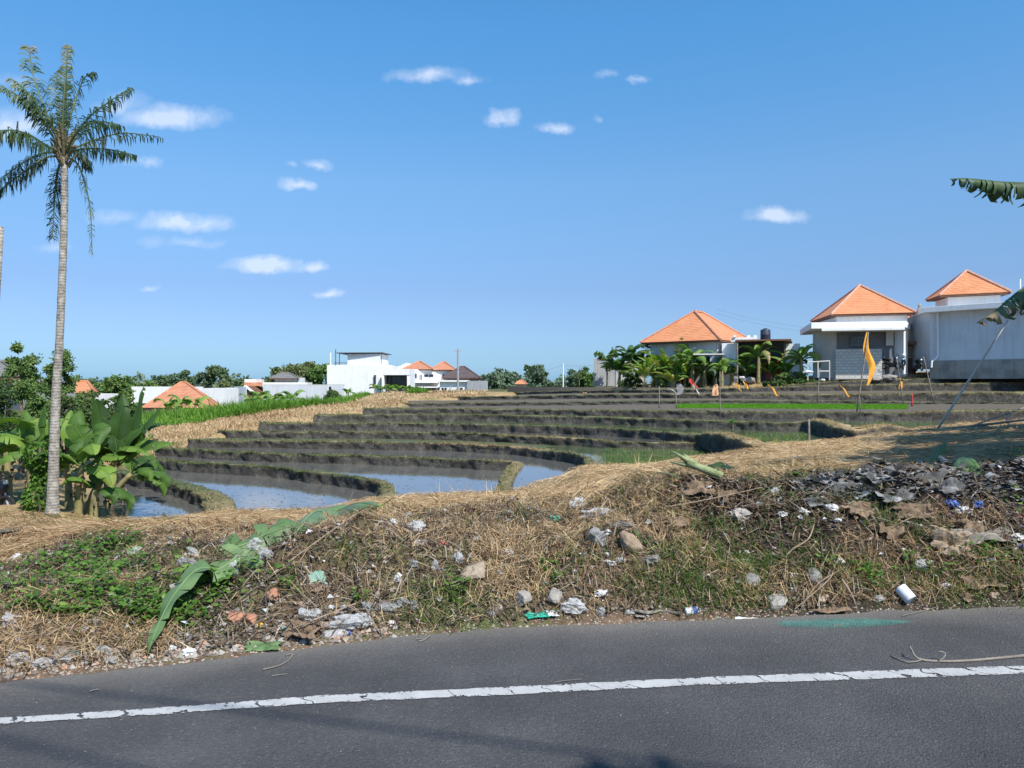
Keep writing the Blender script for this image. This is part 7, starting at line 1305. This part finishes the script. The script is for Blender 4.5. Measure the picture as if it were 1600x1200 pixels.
# cut banana stem
b0 = on(1128, 752, .05); tip = on(1058, 722, .0); tip = Vector((W(1060, 718, b0.y+.1)))
e = empty('felled_banana', b0, 'pale green cut banana stem lying on top of the mound', 'banana stem'); v = tip-b0
mb = MB(); mb.tube([Vector((0, 0, 0)), v*.3, v*.6, v*.8], [.033, .037, .032, .025], 12); mb.build('stem', mat_noise('fresh_stem', [(.09, .11, .04), (.26, .30, .14), (.40, .38, .24)], sc=14, rough=.6), e, smooth=True)
for k, dv in enumerate([(0, 0, .02), (-.02, .0, .04), (.03, 0, .03), (-.03, .02, -.02), (.02, .02, .0)]):
    dv = Vector(dv); MB().tube([v*.55+dv*.2, v*.85+dv, v*(1.0+.05*k % .1)+dv*1.6], [.026, .018, .006], 7).build('leaf_sheath', bpy.data.materials['fresh_stem'], e, smooth=True)
# ------------------------------------------------------------------ terrace poles and flags
FGp = 'bamboo poles and bird scaring flags on the terraces'
def surf_z(x, y, d): return zpx(y, d)
def cloth(parent, pts, w, mat, nm='flag', seed=0):
    """ribbon of cloth hanging along pts (relative), width w list"""
    P = [Vector(p) for p in pts]; n = 18; V = []; 
    for i in range(n):
        t = i/(n-1); c = cr(P, t); ww = np.interp(t, np.linspace(0, 1, len(w)), w)
        for j in range(5): s = (j/4-.5); V.append((c.x+s*ww, c.y+.18*ww*math.sin(3*s*2+t*9+seed), c.z+.08*ww*s))
    return mesh_np(nm, V, grid_faces(n, 5), mat, parent, smooth=True)
def bamboo(x0, y0, x1, y1, d, r, label, flags=(), dd=0, nm='bamboo_pole', cat='pole'):
    b = W(x0, y0, d); t = W(x1, y1, d+dd); e = empty(nm, b, label, cat, FGp); v = t-b; MB().tube([-v*.05, v*.25, v*.5, v*.75, v], [r, r*.95, r*.9, r*.8, r*.65], 8).build('pole', M_WOODG, e, smooth=True)
    for (pp, w, mt) in flags: cloth(e, [W(px_, py_, d+.02)-b for px_, py_ in pp], [q/F*d for q in w], mt, seed=x0)
    return e
bamboo(1339, 642, 1357, 519, 43, .045, 'tall bamboo pole with a long orange banner', [([(1355, 519), (1353, 545), (1363, 570), (1360, 588), (1356, 602)], [3, 9, 12, 7, 3], M_ORF)])
bamboo(1277, 625, 1281, 576, 52, .045, 'plain dark pole left of the orange banner'); bamboo(1411, 628, 1401, 560, 50, .035, 'thin pole with a small orange rag low down', [([(1409, 596), (1407, 604), (1408, 609)], [3, 7, 2], M_ORF)]); bamboo(1459, 627, 1443, 557, 50, .04, 'leaning pale pole right of the small orange rag')
bamboo(1425, 634, 1425, 615, 47, .05, 'short red stake at the end of the seedbed').children[0].data.materials[0] = M_REDC
bamboo(1125, 652, 1125, 580, 43, .03, 'thin bamboo pole with a peach coloured cloth beside it', []); bamboo(1030, 636, 1030, 603, 50, .04, 'short pole left of the white bag stake'); bamboo(1057, 636, 1056, 613, 47, .035, 'stake carrying a knotted white and grey bag', [([(1057, 614), (1050, 609), (1043, 607)], [1.5, 2, 1], M_WFILM), ([(1060, 600), (1063, 606), (1061, 617)], [6, 12, 7], M_GFILM)])
bamboo(1092, 620, 1084, 598, 50, .02, 'leaning stake with a white and red ribbon', [([(1083, 600), (1087, 608), (1093, 616)], [2, 3, 1.5], M_WFILM), ([(1078, 592), (1083, 600), (1091, 606)], [5, 6, 2], M_REDC)]); bamboo(1119, 620, 1119, 592, 50, .02, 'stake with a bag shaped peach cloth', [([(1119, 600), (1118, 608), (1117, 618)], [3, 9, 11], M_PEACH)])
bamboo(1157, 620, 1157, 598, 52, .02, 'stake with a short yellow ribbon right of the peach cloth', [([(1150, 598), (1155, 606), (1158, 612)], [1.5, 4, 2], M_ORF)]); bamboo(1168, 612, 1160, 594, 55, .02, 'stake with a narrow yellow ribbon before the big banana', [([(1161, 595), (1166, 602), (1169, 608)], [1, 4, 2], M_ORF)]); bamboo(1213, 622, 1202, 600, 52, .02, 'stake with a slanting yellow ribbon right of the big banana', [([(1200, 601), (1208, 608), (1215, 619)], [1.5, 4, 3], M_ORF)])
bamboo(1326, 622, 1314, 602, 52, .02, 'stake with a slanting orange ribbon left of the banner', [([(1313, 602), (1319, 609), (1327, 620)], [1.5, 4, 3], M_ORF)]); bamboo(1361, 628, 1361, 600, 52, .02, 'very thin stake just right of the banner pole'); bamboo(1344, 640, 1343, 614, 46, .03, 'short thin stake behind the banner pole'); bamboo(1241, 628, 1241, 612, 52, .02, 'tiny stake behind the seedbed')
bamboo(1264, 700, 1264, 655, 31, .055, 'weathered wooden post beside the straw topped bend', nm='wooden_post', cat='post')
b = W(1465, 668, 27.5); b.z = G(b.x, b.y)+.02
bamboo(1465, 670, 1575, 500, 27.5, .045, 'long slanting bamboo pole propped over the terrace at right', dd=-1.5).children[0].data.materials[0] = M_SOFF; e = bamboo(1430, 676, 1612, 655, 28, .05, 'bamboo pole lying on the ground under the slanting pole', dd=-1.5, nm='fallen_bamboo'); e2 = bamboo(1512, 668, 1600, 637, 27, .03, 'thin pole crossing above the fallen bamboo', dd=.5, nm='fallen_bamboo')
cloth(e2, [W(1590, 642, 27)-e2.location, W(1576, 648, 27)-e2.location, W(1574, 660, 27)-e2.location, W(1580, 668, 27)-e2.location], [.06, .1, .12, .05], M_GFILM, nm='rag'); e2.children[-1]['label'] = 'pale blue grey rag'
stick([W(543, 792, 22)+Vector((0, 0, -.05)), W(547, 780, 22), W(552, 768, 22)], .012, .006, 'dark stick standing in the long flooded pool', cat='stick')
pl = W(1145, 672, 36); e = empty('young_plant', pl, 'small leafy shoot standing in the wet terrace', 'young plant'); MB().tube([(0, 0, 0), (0.02, 0, .25), (-.05, 0, .42)], [.02, .015, .01], 6).build('stem', M_BSTEM, e); A = rdir(26, 0, .6); V_, F_, a_ = leaves(np.tile([-.04, 0, .4], (26, 1))+rng.normal(0, .05, (26, 3)), A, perp(A), .12, rng.random(26)); mesh_np('foliage', V_, F_, M_WEED, e, attr=dict(v=a_))
# wire frame, scraps near the houses
e = empty('metal_table', W(1280, 594, 62), 'white tubular table frame left of the concrete blocks', 'table'); mb = MB()
for (a, b_) in (((1262, 566), (1296, 564)), ((1262, 566), (1262, 594)), ((1296, 564), (1296, 594)), ((1278, 565), (1278, 590)), ((1296, 580), (1278, 580))): mb.tube([W(*a, 62)-e.location, W(*b_, 62)-e.location], .05, 6)
mb.build('tubes', M_SOFF, e)
for i, (x, y, w, h, lb, m_) in enumerate([(1262, 581, 22, 8, 'long white scrap draped over the weeds by the houses', M_WFILM), (1241, 716, 16, 6, 'white plastic scrap on the golden straw', M_WFILM), (1150, 590, 10, 10, 'pale bag under the banana row', M_CLEAR), (1286, 594, 10, 8, 'white sack beside the concrete blocks', M_WFILM), (1160, 590, 14, 8, 'white heap of rags under the banana row', M_WFILM)]):
    d = [62, None, 66, 62, 66][i]
    if d is None: bag(x, y, w, h, lb, m_, seed=200+i); continue
    V, Fc = ICO3; V = V*(1+.5*fbm(V+i, 2, 3, i)[:, None])*[w/F*d*.3, .2, h/F*d*.25]; o = mesh_np('cloth_scrap', V, Fc, m_); o.location = W(x, y, d); tag(o, lb, 'scrap')
for (x, y, d, s, lb) in [(1130, 597, 68, .5, 'rubble lump left under the banana row'), (1170, 594, 66, .6, 'rubble heap stone by the big banana'), (1545, 580, 59, .5, 'rubble stone at the foot of the long grey wall'), (1580, 578, 58.5, .45, 'second rubble stone at the foot of the grey wall'), (1390, 590, 61.2, .6, 'rubble lump before the scooters'), (1370, 592, 61.2, .5, 'rubble lump right of the orange banner')]:
    V, Fc = ICO3; V = V*(1+.25*fbm(V+x, 2, 3, 5)[:, None])*[s, s*.7, s*.4]; o = mesh_np('rubble_lump', V, Fc, M_CONC); o.location = W(x, y, d); tag(o, lb, 'rubble')
# ------------------------------------------------------------------ scooters
M_BLACKP = mat_noise('black_paint', [(.012, .012, .016), (.03, .03, .035)], sc=4, rough=.25, spec=.6); M_TYRE = mat_noise('tyre', [(.015, .015, .015), (.03, .03, .03)], sc=20, rough=.85); M_LAMP = mat_noise('headlamp', [(.7, .72, .75), (.8, .82, .85)], sc=5, rough=.1)
def scooter(loc, rz, label, helmet=False):
    e = empty('scooter', loc, label, 'scooter', 'parked scooters', rz)
    for nm, x in (('wheel', .62), ('wheel', -.62)):
        w = MB().torus((x, 0, .27), .215, .055, axis='Y', n=28, m=8).build('wheel', M_TYRE, e, smooth=True); w['label'] = ('front' if x > 0 else 'rear')+' wheel'
        rm = MB(); rm.torus((x, 0, .27), .165, .012, axis='Y', n=24, m=6); [rm.tube([(x, 0, .27), (x+.16*math.cos(a), 0, .27+.16*math.sin(a))], .009, 5) for a in np.arange(0, 6.28, 1.2566)]; rm.tube([(x, -.05, .27), (x, .05, .27)], .035, 8); rm.build('rim', M_METAL, w)
    bd = MB(); bd.tube([(-.75, 0, .78), (-.55, 0, .70), (-.25, 0, .55), (.0, 0, .40), (.2, 0, .36)], [.06, .13, .16, .12, .10], 12); bd.tube([(.18, 0, .33), (.36, 0, .55), (.42, 0, .85), (.40, 0, .95)], [.10, .16, .15, .09], 12); bd.tube([(-.1, 0, .27), (.3, 0, .27)], .11, 8); bd.build('body', M_BLACKP, e, smooth=True)
    MB().tube([(-.72, 0, .86), (-.5, 0, .85), (-.2, 0, .80), (.0, 0, .76)], [.07, .12, .12, .07], 10).build('seat', M_TYRE, e, smooth=True)
    MB().tube([(.62, 0, .27), (.50, 0, .60), (.42, 0, .95)], .035, 8).build('fork', M_METAL, e); MB().tube([(.52, -.1, .50), (.66, 0, .52), (.78, 0, .42), (.52, .1, .50)], .05, 6).build('front_mudguard', M_BLACKP, e, smooth=True)
    hb = MB().tube([(.30, -.34, 1.02), (.38, -.15, 1.02), (.40, 0, 1.0), (.38, .15, 1.02), (.30, .34, 1.02)], .022, 8).build('handlebar', M_TYRE, e, smooth=True)
    for s in (-1, 1): mr = MB(); mr.tube([(.34, s*.28, 1.03), (.32, s*.32, 1.18)], .008, 5); mr.box((.32, s*.34, 1.21), (.01, .055, .035)); mr.build('mirror', M_BLACKP, e)
    MB().lathe([(0, 0), (.07, .0), (.075, .03), (.06, .05), (0, .055)], 14, Matrix.Translation((.50, 0, .90)) @ Matrix.Rotation(rad(90), 4, 'Y')).build('headlight', M_LAMP, e, smooth=True)
    MB().box((-.80, 0, .62), (.006, .12, .06)).build('licence_plate', M_WHITE, e); MB().box((-.79, 0, .74), (.02, .08, .03)).build('tail_light', M_REDC, e)
    MB().tube([(-.1, -.14, .27), (-.4, -.17, .28), (-.75, -.17, .36)], [.03, .04, .045], 8).build('exhaust', M_DMETAL, e, smooth=True)
    return e
zz = W(1412, 579, 61.8); scooter(zz+Vector((0, 0, .0)), rad(-120), 'black scooter with a pale helmet on its mirror, left of the grey wall'); V, Fc = ICO3; o = mesh_np('helmet', V*[.14, .16, .14], Fc, M_WHITE, smooth=True); o.location = zz+Vector((-.15, -.3, 1.22)); tag(o, 'white helmet resting on the scooter by the gatehouse', 'helmet')
scooter(W(1436, 580, 61.4), rad(-100), 'dark scooter parked nearest the corner of the grey wall'); scooter(W(1392, 577, 62), rad(-60), 'scooter parked before the tan gatehouse panels')
p = W(-12, 803, 21.5); p.z = zpx(803, 21.5); scooter(p, rad(-20), 'black scooter cut off by the left frame edge under bananas')
# drain and concrete kerb at left
mb = MB(); q = [W(-60, 815, 19.5), W(18, 806, 19.6), W(22, 812, 18.6), W(-60, 832, 17.2)]; mb.add([v for v in q]+[v-Vector((0, 0, .25)) for v in q], [(0, 1, 2, 3)[::-1], (4, 5, 6, 7), (0, 4, 5, 1)[::-1], (1, 5, 6, 2)[::-1], (2, 6, 7, 3)[::-1], (3, 7, 4, 0)[::-1]]); o = mb.build('concrete_kerb', M_BASE); tag(o, 'concrete slab bridging the ditch by the scooter', kind='structure')
mb = MB(); q = [W(-120, 875, 8), W(26, 842, 9.2), W(36, 835, 11), W(36, 822, 14), W(-60, 840, 14), W(-200, 880, 9)]; mb.add([Vector((v.x, v.y, G(v.x, v.y)+.12)) for v in q], [(0, 1, 2, 3, 4, 5)[::-1]]); o = mb.build('ditch_water', mat_noise('ditch', [(.10, .12, .11), (.17, .19, .18)], sc=1, rough=.12), None); tag(o, 'grey green ditch water at the left edge', kind='structure')
# ------------------------------------------------------------------ banana plant at right whose torn leaves enter the picture
pr = Vector((8.3, 9.2, 0)); pr.z = G(pr.x, pr.y); e = empty('banana_plant', pr, 'banana plant outside the right edge whose torn leaves reach into the picture', 'banana plant')
MB().tube([(0, 0, -.1), (.05, 0, 1.2), (0, 0, 2.6)], [.14, .12, .09], 12).build('stem', M_BSTEM, e, smooth=True)
def lw(x, y, d): return W(x, y, d)-pr
banana_leaf('leaf', [Vector((0, 0, 2.55)), lw(1720, 330, 9.1), lw(1640, 292, 9.0), lw(1560, 284, 8.9), lw(1510, 279, 8.8), lw(1484, 280, 8.8)], .50, M_BDARK, e, tears=34, fold=1.5, v0=.4, seed=71, ragged=.5, nseg=90, petiole=.1, na=6)
banana_leaf('leaf', [Vector((0, 0, 2.4)), lw(1740, 420, 8.8), lw(1660, 425, 8.6), lw(1600, 450, 8.5), lw(1560, 482, 8.4), lw(1526, 505, 8.4)], .66, M_BDARK, e, tears=30, fold=1.45, v0=.3, seed=72, ragged=.42, nseg=90, petiole=.08, tipv=.75, na=6)
for i, az in enumerate((.3, 1.4, -.9, 2.2, -.2)):
    d = Vector((math.cos(az), math.sin(az), 0)); banana_leaf('leaf', [Vector((0, 0, 2.5)), d*.6+Vector((0, 0, 3.4)), d*1.3+Vector((0, 0, 3.7)), d*2.0+Vector((0, 0, 3.3))], .5, M_BLEAF, e, tears=10, fold=.6, v0=.4, seed=80+i)
# shade tree standing to the right of the view, its shadow lies over the right end of the straw
for i, (x_, y_, r_, lb) in enumerate([(10.6, 5.6, 3.4, 'dense tree outside the right edge nearest the road'), (14.7, 12.0, 3.9, 'dense tree outside the right edge behind the nearest one'), (18.8, 19.6, 4.1, 'dense tree outside the right edge farthest from the road')]):
    tree('shade_tree', Vector((x_, y_, .5)), 9, [(0, 0, 5.7, r_, r_, 1.3), (r_*.3, .5, 5.5, r_*.7, r_*.8, 1.2)], lb, nl=15000, ls=.5, ncl=150, seed=5+i, trunk=.25, mat=M_TMID, hollow=.05)
# roadside cables behind the camera that throw the thin shadows over the road
mb = MB()
def cable_for(p, q, h=9.0, r=.016):
    P = [rp(*p, z=0), rp(*q, z=0)]; k = h/SUNV.z; A_, B_ = [v+SUNV*k for v in P]; dv = (B_-A_); mb.tube([A_-dv*4, A_, B_, B_+dv*5], r, 6)
cable_for((30, 1068), (500, 1126)); cable_for((0, 1155), (200, 1203), 9.4, .016)
tag(mb.build('overhead_cable', M_DMETAL), 'overhead cables behind the viewpoint shadowing the road', 'cable')
tree('roadside_tree', Vector((4.4, -6.2, 0)), 7, [(0, 2.4, 6.6, 1.6, 1.3, .9), (-.6, 4.42, 6.5, .85, .5, .35)], 'leafy tree behind the viewpoint shadowing the near asphalt', nl=4000, ls=.2, ncl=40, seed=9, trunk=.15, mat=M_TMID, hollow=.1)
